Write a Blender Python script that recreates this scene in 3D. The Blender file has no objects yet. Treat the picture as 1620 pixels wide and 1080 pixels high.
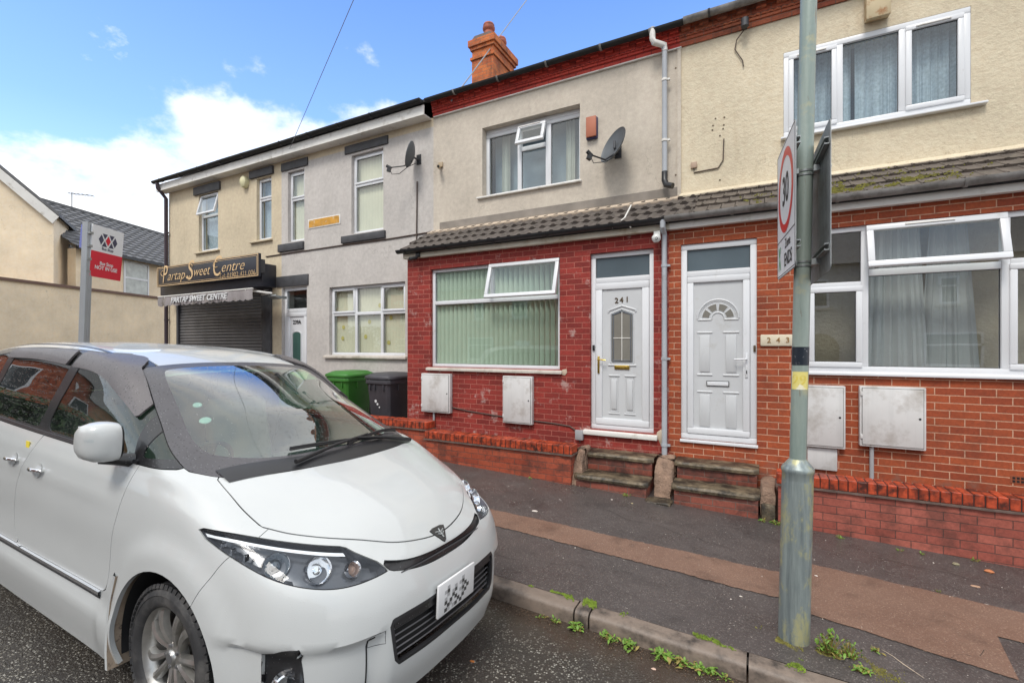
import bpy, bmesh, math, random
import numpy as np
from mathutils import Vector, Matrix, noise as mnoise
from mathutils.geometry import delaunay_2d_cdt
random.seed(7)
R = math.radians
SC = bpy.context.scene
COL = SC.collection

# ---------------------------------------------------------------- camera
FPX, YAW, CXP, HYP, EYE = 746.0, R(27.9), 810.0, 548.0, 1.8
cam = bpy.data.cameras.new("camera"); cam_o = bpy.data.objects.new("camera", cam); COL.objects.link(cam_o)
cam.sensor_width = 36; cam.lens = FPX / 1620 * 36; cam.shift_y = 8 / 1620
cam.clip_start = .05; cam.clip_end = 1500
cam_o.location = (0, 0, EYE); cam_o.rotation_euler = (R(90), 0, YAW)
SC.camera = cam_o

# ---------------------------------------------------------------- sky and sun
SUN_EL, SUN_AZ = R(54), R(178)          # azimuth of the sun, clockwise from +Y
world = bpy.data.worlds.new("World"); SC.world = world; world.use_nodes = True
wn = world.node_tree; wn.nodes.clear()
def N(nt, t, **k):
    n = nt.nodes.new(t)
    for a, b in k.items():
        if hasattr(n, a): setattr(n, a, b)
        else: n.inputs[a.replace('_', ' ')].default_value = b
    return n
def MATH(nt, op, a, b=None, c=None, clamp=False):
    n = nt.nodes.new('ShaderNodeMath'); n.operation = op; n.use_clamp = clamp
    for i, v in enumerate((a, b, c)):
        if v is None: continue
        if isinstance(v, (int, float)): n.inputs[i].default_value = v
        else: nt.links.new(v, n.inputs[i])
    return n.outputs[0]
def RAMP(nt, fac, stops, interp='LINEAR'):
    n = nt.nodes.new('ShaderNodeValToRGB'); r = n.color_ramp; r.interpolation = interp
    while len(r.elements) > 1: r.elements.remove(r.elements[-1])
    for i, (p, c) in enumerate(stops):
        e = r.elements[0] if i == 0 else r.elements.new(p)
        e.position = p; e.color = (c[0], c[1], c[2], 1) if not isinstance(c, (int, float)) else (c, c, c, 1)
    nt.links.new(fac, n.inputs[0]); return n.outputs[0]
def MIX(nt, fac, a, b, blend='MIX'):
    n = nt.nodes.new('ShaderNodeMix'); n.data_type = 'RGBA'; n.blend_type = blend
    for s, v in ((n.inputs[0], fac), (n.inputs[6], a), (n.inputs[7], b)):
        if isinstance(v, (int, float)): s.default_value = v
        elif isinstance(v, tuple): s.default_value = (v[0], v[1], v[2], 1)
        else: nt.links.new(v, s)
    return n.outputs[2]
def build_sky():
    nt = wn; L = nt.links.new
    sky = nt.nodes.new('ShaderNodeTexSky'); sky.sky_type = 'NISHITA'; sky.sun_disc = False
    sky.sun_elevation = SUN_EL; sky.sun_rotation = SUN_AZ
    sky.air_density = 1.0; sky.dust_density = .6; sky.ozone_density = 2.2
    tc = nt.nodes.new('ShaderNodeTexCoord')
    sep = nt.nodes.new('ShaderNodeSeparateXYZ'); L(tc.outputs['Generated'], sep.inputs[0])
    mp = nt.nodes.new('ShaderNodeMapping'); mp.inputs['Scale'].default_value = (1, 1, 1.7); mp.inputs['Location'].default_value = (.35, .2, .1)
    L(tc.outputs['Generated'], mp.inputs[0])
    n1 = N(nt, 'ShaderNodeTexNoise', Scale=2.3, Detail=9.0, Roughness=.55); L(mp.outputs[0], n1.inputs['Vector'])
    n2 = N(nt, 'ShaderNodeTexNoise', Scale=7.0, Detail=8.0, Roughness=.6); L(mp.outputs[0], n2.inputs['Vector'])
    # a cumulus bank over the side street, wisps beside it, unseen overcast behind, overhead and right, added to keep the light neutral
    el = sep.outputs[2]; X_, Y_ = sep.outputs[0], sep.outputs[1]
    zt = MATH(nt, 'MINIMUM', MATH(nt, 'MAXIMUM', MATH(nt, 'MULTIPLY_ADD', X_, 1.0, .275 + .9 * 1.0), .22), .455)
    zt = MATH(nt, 'SUBTRACT', zt, MATH(nt, 'MULTIPLY', MATH(nt, 'MAXIMUM', MATH(nt, 'ADD', X_, .60), 0.0), 1.6))
    bank = MATH(nt, 'MULTIPLY', MATH(nt, 'SUBTRACT', zt, el), 3.2)
    m = MATH(nt, 'ADD', MATH(nt, 'MULTIPLY_ADD', n1.outputs[0], 1.1, -.55), MATH(nt, 'MULTIPLY_ADD', n2.outputs[0], .8, -.40))
    m = MATH(nt, 'ADD', MATH(nt, 'ADD', m, bank), .5)
    mask = RAMP(nt, m, [(.38, 0), (.54, .6), (.72, 1)], 'EASE')
    wisp = RAMP(nt, MATH(nt, 'ADD', n2.outputs[0], MATH(nt, 'MULTIPLY', n1.outputs[0], .5)), [(.88, 0), (1.05, .6)])
    wisp = MATH(nt, 'MULTIPLY', wisp, RAMP(nt, MATH(nt, 'MULTIPLY', X_, -1.0), [(.60, 0), (.8, 1)]))
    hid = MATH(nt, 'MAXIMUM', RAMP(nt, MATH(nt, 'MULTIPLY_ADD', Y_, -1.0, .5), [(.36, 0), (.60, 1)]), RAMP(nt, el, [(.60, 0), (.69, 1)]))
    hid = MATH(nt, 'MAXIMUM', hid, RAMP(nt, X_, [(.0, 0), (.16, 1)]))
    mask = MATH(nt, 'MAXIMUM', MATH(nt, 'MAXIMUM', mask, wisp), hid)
    shade = RAMP(nt, n2.outputs[0], [(.3, (.80, .85, .93)), (.62, (1, 1, 1))])
    back = RAMP(nt, MATH(nt, 'MULTIPLY_ADD', Y_, -1.0, .5), [(.45, 0), (.8, 1)])
    cl = MIX(nt, 1.0, shade, (9.4, 9.4, 9.3), 'MULTIPLY')
    cl = MIX(nt, back, cl, MIX(nt, RAMP(nt, n1.outputs[0], [(.35, 0), (.65, 1)]), (5.0, 6.3, 7.9), (10.8, 10.5, 10.0)))
    tint = MIX(nt, 1.0, sky.outputs[0], (1.45, 1.78, 2.3), 'MULTIPLY')
    pale = RAMP(nt, el, [(.1, .5), (.36, .10), (.6, .0)])
    tint = MIX(nt, pale, tint, (6.2, 8.2, 10.2))
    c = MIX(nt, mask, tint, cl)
    bg = nt.nodes.new('ShaderNodeBackground'); bg.inputs[1].default_value = .1
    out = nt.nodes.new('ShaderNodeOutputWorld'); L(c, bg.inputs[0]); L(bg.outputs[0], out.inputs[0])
build_sky()
sl = bpy.data.lights.new("sun", 'SUN'); sl.energy = 1.5; sl.angle = R(18); sl.color = (1, .95, .88)
sun = bpy.data.objects.new("sun", sl); COL.objects.link(sun)
sd = Vector((math.sin(SUN_AZ) * math.cos(SUN_EL), math.cos(SUN_AZ) * math.cos(SUN_EL), math.sin(SUN_EL)))
sun.rotation_euler = sd.to_track_quat('Z', 'Y').to_euler()
vs = SC.view_settings; vs.view_transform = 'Standard'; vs.look = 'None'; vs.gamma = 1; vs.exposure = .68
SC.cycles.max_bounces = 7; SC.cycles.transparent_max_bounces = 12

# ---------------------------------------------------------------- measuring
def at(x, y, Y):
    """point on the vertical plane Y seen at photograph pixel (x, y)"""
    t = (x - CXP) / FPX
    dx = -math.sin(YAW) + t * math.cos(YAW); dy = math.cos(YAW) + t * math.sin(YAW); k = Y / dy
    return dx * k, EYE - (y - HYP) / FPX * k
def road_z(x, y):
    xc = min(max(x, -16), 30)
    return -.1248 - .037 * xc + .022 * min(max(3.02 - y, 0), 3.2)
def pav_z(x, y):
    xc = min(max(x, -16), 30)
    return .0054 - .037 * xc + (min(max(y, 3), 7) - 5.5) * .012

# ---------------------------------------------------------------- materials
def coords(nt):
    """object-space wall coordinates: (along the wall, up, 0) on any box-shaped thing"""
    L = nt.links.new
    tc = nt.nodes.new('ShaderNodeTexCoord'); g = nt.nodes.new('ShaderNodeNewGeometry')
    s = nt.nodes.new('ShaderNodeSeparateXYZ'); L(tc.outputs['Object'], s.inputs[0])
    n = nt.nodes.new('ShaderNodeSeparateXYZ'); L(g.outputs['True Normal'], n.inputs[0])
    ax = MATH(nt, 'GREATER_THAN', MATH(nt, 'ABSOLUTE', n.outputs[0]), .7)
    az = MATH(nt, 'GREATER_THAN', MATH(nt, 'ABSOLUTE', n.outputs[2]), .7)
    def lerp(f, a, b): return MATH(nt, 'ADD', MATH(nt, 'MULTIPLY', MATH(nt, 'SUBTRACT', 1.0, f), a), MATH(nt, 'MULTIPLY', f, b))
    u = lerp(ax, s.outputs[0], s.outputs[1]); v = lerp(az, s.outputs[2], s.outputs[1])
    c = nt.nodes.new('ShaderNodeCombineXYZ'); L(u, c.inputs[0]); L(v, c.inputs[1])
    return tc.outputs['Object'], c.outputs[0]
def start(name):
    m = bpy.data.materials.new(name); m.use_nodes = True; nt = m.node_tree
    return m, nt, nt.nodes['Principled BSDF'], nt.links.new
def noise(nt, vec, scale, detail=4, rough=.55, dist=0):
    n = N(nt, 'ShaderNodeTexNoise', Scale=float(scale), Detail=float(detail), Roughness=rough, Distortion=float(dist)); nt.links.new(vec, n.inputs['Vector']); return n.outputs[0]
def stretch(nt, vec, s):
    mp = nt.nodes.new('ShaderNodeMapping'); mp.inputs['Scale'].default_value = s; nt.links.new(vec, mp.inputs[0]); return mp.outputs[0]
def bump(nt, h, strength=.3, dist=.01, nrm=None):
    b = nt.nodes.new('ShaderNodeBump'); b.inputs['Strength'].default_value = strength; b.inputs['Distance'].default_value = dist
    nt.links.new(h, b.inputs['Height'])
    if nrm is not None: nt.links.new(nrm, b.inputs['Normal'])
    return b.outputs[0]
def sc(c, k): return tuple(max(0, min(1, v * k)) for v in c)
def mat(name, col, rough=.55, metal=0, var=.12, vs_=3, bstr=0, bscale=60, bdist=.004, dirt=None, dscale=2.5, damt=(.55, .75), coat=0, spec=.5, streak=0, drops=False):
    m, nt, p, L = start(name)
    tc = nt.nodes.new('ShaderNodeTexCoord'); o = tc.outputs['Object']
    n = noise(nt, o, vs_, 6)
    c = MIX(nt, RAMP(nt, n, [(.3, 0), (.7, 1)]), sc(col, 1 - var), sc(col, 1 + var))
    if streak:
        s = noise(nt, stretch(nt, o, (14, 14, .8)), 1, 5)
        c = MIX(nt, MATH(nt, 'MULTIPLY', RAMP(nt, s, [(.5, 0), (.75, 1)]), streak), c, sc(col, .45))
    if dirt is not None:
        d = noise(nt, o, dscale, 8, .65)
        c = MIX(nt, RAMP(nt, d, [(damt[0], 0), (damt[1], 1)]), c, dirt)
    if drops:
        v3 = nt.nodes.new('ShaderNodeTexVoronoi'); v3.inputs['Scale'].default_value = 62; L(o, v3.inputs['Vector'])
        k3 = MATH(nt, 'MULTIPLY', RAMP(nt, v3.outputs['Distance'], [(.18, 1), (.34, 0)]), RAMP(nt, v3.outputs['Color'], [(.45, 0), (.55, 1)]))
        c = MIX(nt, MATH(nt, 'MULTIPLY', k3, .75), c, sc(col, .25))
        v4 = nt.nodes.new('ShaderNodeTexVoronoi'); v4.inputs['Scale'].default_value = 90; L(o, v4.inputs['Vector'])
        k4 = MATH(nt, 'MULTIPLY', RAMP(nt, v4.outputs['Distance'], [(.1, 1), (.22, 0)]), RAMP(nt, v4.outputs['Color'], [(.6, 0), (.66, 1)]))
        c = MIX(nt, MATH(nt, 'MULTIPLY', k4, .6), c, (.34, .34, .36))
    L(c, p.inputs['Base Color']); p.inputs['Roughness'].default_value = rough; p.inputs['Metallic'].default_value = metal
    p.inputs['Specular IOR Level'].default_value = spec
    if coat: p.inputs['Coat Weight'].default_value = coat; p.inputs['Coat Roughness'].default_value = .04
    if bstr:
        L(bump(nt, noise(nt, o, bscale, 5), bstr, bdist), p.inputs['Normal'])
    if drops:
        v = nt.nodes.new('ShaderNodeTexVoronoi'); v.inputs['Scale'].default_value = 75; L(o, v.inputs['Vector'])
        dd = RAMP(nt, v.outputs['Distance'], [(.0, 1), (.28, 0)], 'EASE')
        g = RAMP(nt, v.outputs['Color'], [(.55, 0), (.6, 1)])
        b = bump(nt, MATH(nt, 'MULTIPLY', dd, g), .55, .002); L(b, p.inputs['Normal'])
        if coat: L(b, p.inputs['Coat Normal'])
    return m
def brick_mat(name, c1, c2, mortar, wet=0, soot=0, bw=.225, rh=.075, ms=.011, joint=1.0, eff=None, gx=0.0, gz=0.0, low=None):
    m, nt, p, L = start(name)
    o, w = coords(nt)
    mp = nt.nodes.new('ShaderNodeMapping'); mp.inputs['Location'].default_value = (gx, gz, 0); L(w, mp.inputs[0]); w = mp.outputs[0]
    wob = noise(nt, o, 9, 3); wob2 = noise(nt, o, 60, 3)
    wv = nt.nodes.new('ShaderNodeVectorMath'); wv.operation = 'ADD'; L(w, wv.inputs[0])
    cmb = nt.nodes.new('ShaderNodeCombineXYZ')
    L(MATH(nt, 'MULTIPLY_ADD', wob2, .005, -.0025), cmb.inputs[0]); L(MATH(nt, 'ADD', MATH(nt, 'MULTIPLY_ADD', wob, .008, -.004), MATH(nt, 'MULTIPLY_ADD', wob2, .004, -.002)), cmb.inputs[1]); L(cmb.outputs[0], wv.inputs[1])
    b = nt.nodes.new('ShaderNodeTexBrick'); L(wv.outputs[0], b.inputs['Vector'])
    b.inputs['Scale'].default_value = 1; b.inputs['Brick Width'].default_value = bw; b.inputs['Row Height'].default_value = rh
    b.inputs['Mortar Size'].default_value = ms / 2; b.inputs['Mortar Smooth'].default_value = .35; b.inputs['Bias'].default_value = 0
    b.inputs['Color1'].default_value = (*c1, 1); b.inputs['Color2'].default_value = (*c2, 1); b.inputs['Mortar'].default_value = (*mortar, 1)
    n = noise(nt, o, 1.3, 7, .6)
    c = MIX(nt, .35, b.outputs[0], RAMP(nt, n, [(.3, (.35, .35, .35)), (.7, (.75, .75, .75))]), 'OVERLAY')
    f = noise(nt, o, 45, 6, .7)
    c = MIX(nt, .45, c, RAMP(nt, f, [(.25, (.2, .2, .2)), (.75, (.82, .82, .82))]), 'OVERLAY')
    if soot:
        s = noise(nt, o, 3.2, 9, .68)
        c = MIX(nt, MATH(nt, 'MULTIPLY', RAMP(nt, s, [(.48, 0), (.62, 1)]), soot), c, (.035, .022, .018))
    if eff is not None:
        e = noise(nt, o, 4.5, 9, .7)
        c = MIX(nt, MATH(nt, 'MULTIPLY', RAMP(nt, e, [(.58, 0), (.66, 1)]), eff), c, (.62, .55, .5))
    if low is not None:   # bare worn plinth courses below this height, where the paint has gone
        g = nt.nodes.new('ShaderNodeSeparateXYZ'); L(nt.nodes.new('ShaderNodeNewGeometry').outputs['Position'], g.inputs[0])
        k = RAMP(nt, MATH(nt, 'MULTIPLY_ADD', wob, .5, MATH(nt, 'MULTIPLY', g.outputs[2], 1.0)), [(low[0], 1), (low[0] + .12, 0)])
        e = RAMP(nt, noise(nt, o, 7, 8, .7), [(.42, 0), (.6, 1)])
        c = MIX(nt, MATH(nt, 'MULTIPLY', MATH(nt, 'MULTIPLY', k, e), .8), c, low[1])
    L(c, p.inputs['Base Color'])
    h = MATH(nt, 'MULTIPLY_ADD', f, .18, MATH(nt, 'SUBTRACT', 1.0, b.outputs['Fac']))
    L(bump(nt, h, .7 * joint, .006), p.inputs['Normal'])
    p.inputs['Roughness'].default_value = .8 - .35 * wet
    if wet: L(RAMP(nt, n, [(.35, .85 - .6 * wet), (.65, .85)]), p.inputs['Roughness'])
    return m
def render_mat(name, col, rough_scale=35, bstr=.5, stain=(.35, .3, .22), samt=.35, bdist=.006, streak=.25, sstart=.55):
    m, nt, p, L = start(name)
    o = nt.nodes.new('ShaderNodeTexCoord').outputs['Object']
    n = noise(nt, o, 1.1, 8, .65)
    c = MIX(nt, RAMP(nt, n, [(.3, 0), (.7, 1)]), sc(col, .84), sc(col, 1.10))
    c = MIX(nt, .35, c, RAMP(nt, noise(nt, o, 13, 6, .7), [(.3, (.32, .32, .32)), (.7, (.68, .68, .68))]), 'OVERLAY')
    s = noise(nt, stretch(nt, o, (5, 5, .5)), 1.6, 7, .65)
    c = MIX(nt, MATH(nt, 'MULTIPLY', RAMP(nt, s, [(sstart, 0), (.8, 1)]), streak), c, stain)
    g = noise(nt, o, 90, 4, .7)
    c = MIX(nt, .25, c, RAMP(nt, g, [(.3, (.3, .3, .3)), (.7, (.72, .72, .72))]), 'OVERLAY')
    cr = nt.nodes.new('ShaderNodeTexVoronoi'); cr.feature = 'DISTANCE_TO_EDGE'; cr.inputs['Scale'].default_value = 1.1
    dv = nt.nodes.new('ShaderNodeVectorMath'); dv.operation = 'ADD'; L(o, dv.inputs[0])
    cc = nt.nodes.new('ShaderNodeTexNoise'); cc.inputs['Scale'].default_value = 3; cc.inputs['Detail'].default_value = 8; L(o, cc.inputs['Vector']); L(cc.outputs['Color'], dv.inputs[1]); L(dv.outputs[0], cr.inputs['Vector'])
    crk = MATH(nt, 'MULTIPLY', RAMP(nt, cr.outputs['Distance'], [(0, 1), (.006, 0)]), RAMP(nt, noise(nt, o, .7, 2), [(.5, 0), (.58, .5)]))
    c = MIX(nt, crk, c, sc(stain, .6))
    L(c, p.inputs['Base Color']); p.inputs['Roughness'].default_value = .85
    b1 = noise(nt, o, rough_scale, 6, .65)
    L(bump(nt, b1, bstr, bdist), p.inputs['Normal'])
    return m
def glass_mat(name, tint=(.93, .97, .95), refl=2.5, rough=.0, rain=False):
    m = bpy.data.materials.new(name); m.use_nodes = True; nt = m.node_tree; nt.nodes.clear(); L = nt.links.new
    tr = nt.nodes.new('ShaderNodeBsdfTransparent'); tr.inputs[0].default_value = (*tint, 1)
    gl = nt.nodes.new('ShaderNodeBsdfGlossy'); gl.inputs['Roughness'].default_value = rough; gl.inputs['Color'].default_value = (1, 1, 1, 1)
    ge = nt.nodes.new('ShaderNodeNewGeometry'); dt = nt.nodes.new('ShaderNodeVectorMath'); dt.operation = 'DOT_PRODUCT'; L(ge.outputs['Incoming'], dt.inputs[0]); L(ge.outputs['Normal'], dt.inputs[1])
    cs_ = MATH(nt, 'ABSOLUTE', dt.outputs['Value']); sch = MATH(nt, 'MULTIPLY_ADD', MATH(nt, 'POWER', MATH(nt, 'SUBTRACT', 1.0, cs_, clamp=True), 5.0), .96, .04)
    mx = nt.nodes.new('ShaderNodeMixShader'); out = nt.nodes.new('ShaderNodeOutputMaterial')
    o = nt.nodes.new('ShaderNodeTexCoord').outputs['Object']
    b = bump(nt, noise(nt, o, 1.4, 2), .03, .02)
    if rain:
        v = nt.nodes.new('ShaderNodeTexVoronoi'); v.inputs['Scale'].default_value = 85; L(o, v.inputs['Vector'])
        dd = RAMP(nt, v.outputs['Distance'], [(.0, 1), (.3, 0)], 'EASE'); g = RAMP(nt, v.outputs['Color'], [(.5, 0), (.56, 1)])
        b = bump(nt, MATH(nt, 'MULTIPLY', dd, g), .7, .003, b)
        df = nt.nodes.new('ShaderNodeBsdfDiffuse'); df.inputs[0].default_value = (.55, .66, .64, 1)
        mf = nt.nodes.new('ShaderNodeMixShader'); L(RAMP(nt, noise(nt, o, 2.2, 5), [(.35, .0), (.75, .045)]), mf.inputs[0]); L(tr.outputs[0], mf.inputs[1]); L(df.outputs[0], mf.inputs[2]); base = mf.outputs[0]
    else: base = tr.outputs[0]
    L(b, gl.inputs['Normal'])
    L(MATH(nt, 'MULTIPLY', sch, refl, clamp=True), mx.inputs[0]); L(base, mx.inputs[1]); L(gl.outputs[0], mx.inputs[2]); L(mx.outputs[0], out.inputs[0])
    return m

# ---------------------------------------------------------------- mesh building
def world_off(p):
    v = Vector((0, 0, 0))
    while p is not None: v += p.location; p = p.parent
    return v
class MB:
    def __init__(s): s.v = []; s.f = []; s.M = None
    def add(s, vs, fs):
        b = len(s.v)
        for q in vs:
            q = Vector(q)
            if s.M is not None: q = s.M @ q
            s.v.append(q)
        s.f += [[b + i for i in f] for f in fs]
        return s
    def box(s, x0, x1, y0, y1, z0, z1):
        x0, x1 = min(x0, x1), max(x0, x1); y0, y1 = min(y0, y1), max(y0, y1); z0, z1 = min(z0, z1), max(z0, z1)
        return s.add([(x0, y0, z0), (x1, y0, z0), (x1, y1, z0), (x0, y1, z0), (x0, y0, z1), (x1, y0, z1), (x1, y1, z1), (x0, y1, z1)],
                     [(0, 3, 2, 1), (4, 5, 6, 7), (0, 1, 5, 4), (1, 2, 6, 5), (2, 3, 7, 6), (3, 0, 4, 7)])
    def quad(s, *p): return s.add(p, [tuple(range(len(p)))])
    def prism(s, pts, y0, y1, axis='y'):
        """polygon in the plane across axis, extruded along it; pts in the two other axes' order"""
        def P(a, b, t): return {'y': (a, t, b), 'x': (t, a, b), 'z': (a, b, t)}[axis]
        n = len(pts); vs = [P(a, b, y0) for a, b in pts] + [P(a, b, y1) for a, b in pts]
        fs = [tuple(range(n)), tuple(range(2 * n - 1, n - 1, -1))] + [(i, i + n, (i + 1) % n + n, (i + 1) % n) for i in range(n)]
        return s.add(vs, fs)
    def tube(s, pts, r, n=10, caps=True):
        pts = [Vector(p) for p in pts]; rr = r if isinstance(r, (list, tuple)) else [r] * len(pts)
        vs = []; fs = []; up = None
        for i, p in enumerate(pts):
            d = (pts[min(i + 1, len(pts) - 1)] - pts[max(i - 1, 0)]).normalized()
            if up is None: up = Vector((0, 0, 1)) if abs(d.z) < .9 else Vector((1, 0, 0))
            a = d.cross(up)
            if a.length < 1e-4: a = d.cross(Vector((1, .3, .2)))
            a.normalize(); b = a.cross(d).normalized(); up = b
            for k in range(n):
                t = 2 * math.pi * k / n; vs.append(p + (a * math.cos(t) + b * math.sin(t)) * rr[i])
        for i in range(len(pts) - 1):
            for k in range(n): fs.append((i * n + k, i * n + (k + 1) % n, (i + 1) * n + (k + 1) % n, (i + 1) * n + k))
        if caps: fs += [tuple(range(n - 1, -1, -1)), tuple((len(pts) - 1) * n + k for k in range(n))]
        return s.add(vs, fs)
    def lathe(s, prof, n=24, M=None, closed=False, caps=True):
        """profile of (radius, height) turned round z, placed by M"""
        vs = []; fs = []; M = M or Matrix.Identity(4)
        for r, h in prof:
            for k in range(n):
                t = 2 * math.pi * k / n; vs.append(M @ Vector((r * math.cos(t), r * math.sin(t), h)))
        m = len(prof)
        for i in range(m - 1 + (1 if closed else 0)):
            j = (i + 1) % m
            for k in range(n): fs.append((i * n + k, i * n + (k + 1) % n, j * n + (k + 1) % n, j * n + k))
        if not closed and caps:
            if prof[0][0] > 1e-5: fs.append(tuple(range(n - 1, -1, -1)))
            if prof[-1][0] > 1e-5: fs.append(tuple((m - 1) * n + k for k in range(n)))
        return s.add(vs, fs)
    def obox(s, c, size, M3):
        sx, sy, sz = [v / 2 for v in size]; c = Vector(c)
        vs = [c + M3 @ Vector((a * sx, b * sy, d * sz)) for a, b, d in ((-1, -1, -1), (1, -1, -1), (1, 1, -1), (-1, 1, -1), (-1, -1, 1), (1, -1, 1), (1, 1, 1), (-1, 1, 1))]
        return s.add(vs, [(0, 3, 2, 1), (4, 5, 6, 7), (0, 1, 5, 4), (1, 2, 6, 5), (2, 3, 7, 6), (3, 0, 4, 7)])
    def build(s, name, m, parent=None, bevel=0, smooth=True, local=False, seg=2, merge=False, angle=35):
        off = Vector((0, 0, 0)) if (local or parent is None) else world_off(parent)
        me = bpy.data.meshes.new(name)
        me.from_pydata([tuple(v - off) for v in s.v], [], s.f)
        bm = bmesh.new(); bm.from_mesh(me)
        if merge: bmesh.ops.remove_doubles(bm, verts=bm.verts, dist=1e-4)
        bmesh.ops.recalc_face_normals(bm, faces=bm.faces)
        if bevel:
            es = [e for e in bm.edges if len(e.link_faces) == 2 and e.calc_face_angle(0) > R(30)]
            bmesh.ops.bevel(bm, geom=es, offset=bevel, segments=seg, affect='EDGES', profile=.5, clamp_overlap=True)
        bm.to_mesh(me); bm.free()
        if smooth:
            me.shade_smooth()
            try: me.set_sharp_from_angle(angle=R(angle))
            except Exception: pass
        ms = m if isinstance(m, (list, tuple)) else [m]
        for q in ms: me.materials.append(q)
        o = bpy.data.objects.new(name, me); COL.objects.link(o)
        if parent is not None: o.parent = parent
        return o
def tag(o, label=None, cat=None, group=None, kind=None):
    if label: o['label'] = label
    if cat: o['category'] = cat
    if group: o['group'] = group
    if kind: o['kind'] = kind
    return o
def thing(name, loc, label, cat, group=None, rot=None):
    o = bpy.data.objects.new(name, None); COL.objects.link(o); o.location = loc; o.empty_display_size = .1
    if rot: o.rotation_euler = rot
    return tag(o, label, cat, group)
def copy_tree(o, parent=None):
    c = o.copy(); COL.objects.link(c); c.parent = parent
    for ch in o.children: copy_tree(ch, c)
    return c
def text(name, s, size, m, parent, loc, rot=(R(90), 0, 0), depth=.004, shear=0, align='CENTER', sx=1, spacing=1, offset=0, local=False):
    cu = bpy.data.curves.new(name, 'FONT'); cu.body = s; cu.size = size; cu.extrude = depth / 2; cu.shear = shear
    cu.align_x = align; cu.align_y = 'CENTER'; cu.space_character = spacing; cu.offset = offset; cu.resolution_u = 4
    t = bpy.data.objects.new(name, cu); COL.objects.link(t)
    me = bpy.data.meshes.new_from_object(t.evaluated_get(bpy.context.evaluated_depsgraph_get()))
    bpy.data.objects.remove(t); bpy.data.curves.remove(cu)
    off = Vector((0, 0, 0)) if (local or parent is None) else world_off(parent)
    E = rot if isinstance(rot, Matrix) else Matrix.Rotation(rot[2], 4, 'Z') @ Matrix.Rotation(rot[1], 4, 'Y') @ Matrix.Rotation(rot[0], 4, 'X')
    me.transform(Matrix.Translation(Vector(loc) - off) @ E @ Matrix.Diagonal((sx, 1, 1, 1)))
    me.materials.clear(); me.materials.append(m)
    o = bpy.data.objects.new(name, me); COL.objects.link(o)
    if parent is not None: o.parent = parent
    return o
# ---------------------------------------------------------------- material library
M_UPVC = mat('upvc', (.70, .71, .73), .32, var=.04, vs_=1.5, dirt=(.45, .43, .39), dscale=5, damt=(.62, .85))
M_DOORW = mat('door_skin_white', (.56, .57, .58), .4, var=.05, vs_=2, dirt=(.40, .38, .34), dscale=4, damt=(.6, .85))
M_UPVC_B = mat('upvc_gasket', (.03, .03, .035), .6)
M_GLASS = glass_mat('window_glass')
M_GLASS_F = mat('frosted_glass', (.10, .13, .15), .12, var=.12, vs_=2, bstr=.1, bscale=90, bdist=.002)
M_GLASS_G = mat('frosted_green_glass', (.05, .12, .10), .3, var=.1, bstr=.3, bscale=120)
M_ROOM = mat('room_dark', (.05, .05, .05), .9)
M_SILL = mat('stone_sill', (.58, .53, .47), .75, var=.1, bstr=.3, bscale=40, dirt=(.3, .26, .2), dscale=4, damt=(.5, .75), streak=.3)
M_BRICK241 = brick_mat('red_painted_brick', (.285, .031, .022), (.165, .016, .012), (.37, .115, .085), eff=.4, joint=1.0, low=(.62, (.36, .20, .16)))
M_BRICK243 = brick_mat('orange_brick', (.35, .072, .022), (.25, .045, .015), (.52, .29, .19), soot=.22, gx=.05, gz=-.02, low=(.62, (.20, .10, .07)))
M_BRICKRED = brick_mat('cornice_brick_painted', (.60, .070, .045), (.44, .042, .03), (.22, .03, .025), soot=.25)
M_BRICKCOR = brick_mat('cornice_brick_bare', (.50, .15, .07), (.38, .09, .045), (.26, .13, .09), soot=.5)
M_BRICKCHI = brick_mat('chimney_brick', (.55, .15, .035), (.38, .085, .025), (.26, .14, .08), soot=.5)
M_BRICKDW = brick_mat('dwarf_wall_brick', (.36, .075, .035), (.25, .045, .022), (.13, .06, .045), wet=.7, soot=.6, ms=.008)
M_BRICKDW2 = brick_mat('dwarf_wall_brick_pale', (.36, .10, .07), (.27, .065, .045), (.11, .05, .04), wet=.7, soot=.5, ms=.008)
M_COPING = mat('coping_brick', (.40, .060, .022), .42, var=.45, vs_=14, bstr=.6, bscale=45, dirt=(.07, .018, .012), dscale=9, damt=(.46, .62))
M_COPJ = mat('coping_joint', (.05, .02, .018), .9)
M_CREEP = mat('creasing_tile', (.13, .09, .075), .6, var=.3, vs_=12, bstr=.5, bscale=50)
M_R241 = render_mat('render_cream_grey', (.55, .485, .405), 60, .35, samt=.3, streak=.25)
M_R243 = render_mat('render_roughcast_cream', (.65, .56, .41), 26, .9, bdist=.014, streak=.35, stain=(.40, .29, .17))
M_R239 = render_mat('render_grey', (.52, .485, .455), 70, .3, stain=(.3, .26, .22), streak=.2)
M_RSHOP = render_mat('render_yellow_cream', (.60, .505, .36), 60, .3, stain=(.36, .26, .15), streak=.3)
M_RSIDE = render_mat('render_side_street', (.88, .73, .53), 60, .25, stain=(.5, .4, .28), streak=.2)
M_RPALE = render_mat('render_opposite', (.40, .41, .42), 50, .3)
M_RUBBLE = render_mat('rubble_render', (.36, .235, .165), 14, 1.0, bdist=.05, stain=(.07, .05, .04), streak=.9, sstart=.38)
M_TREAD = mat('stone_tread', (.175, .135, .085), .5, var=.45, vs_=9, bstr=.9, bscale=28, bdist=.012, dirt=(.028, .022, .015), dscale=5, damt=(.40, .58))
M_STEPBR = brick_mat('step_riser_brick', (.26, .07, .045), (.13, .04, .028), (.16, .10, .08), wet=.5, soot=.8)
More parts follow.
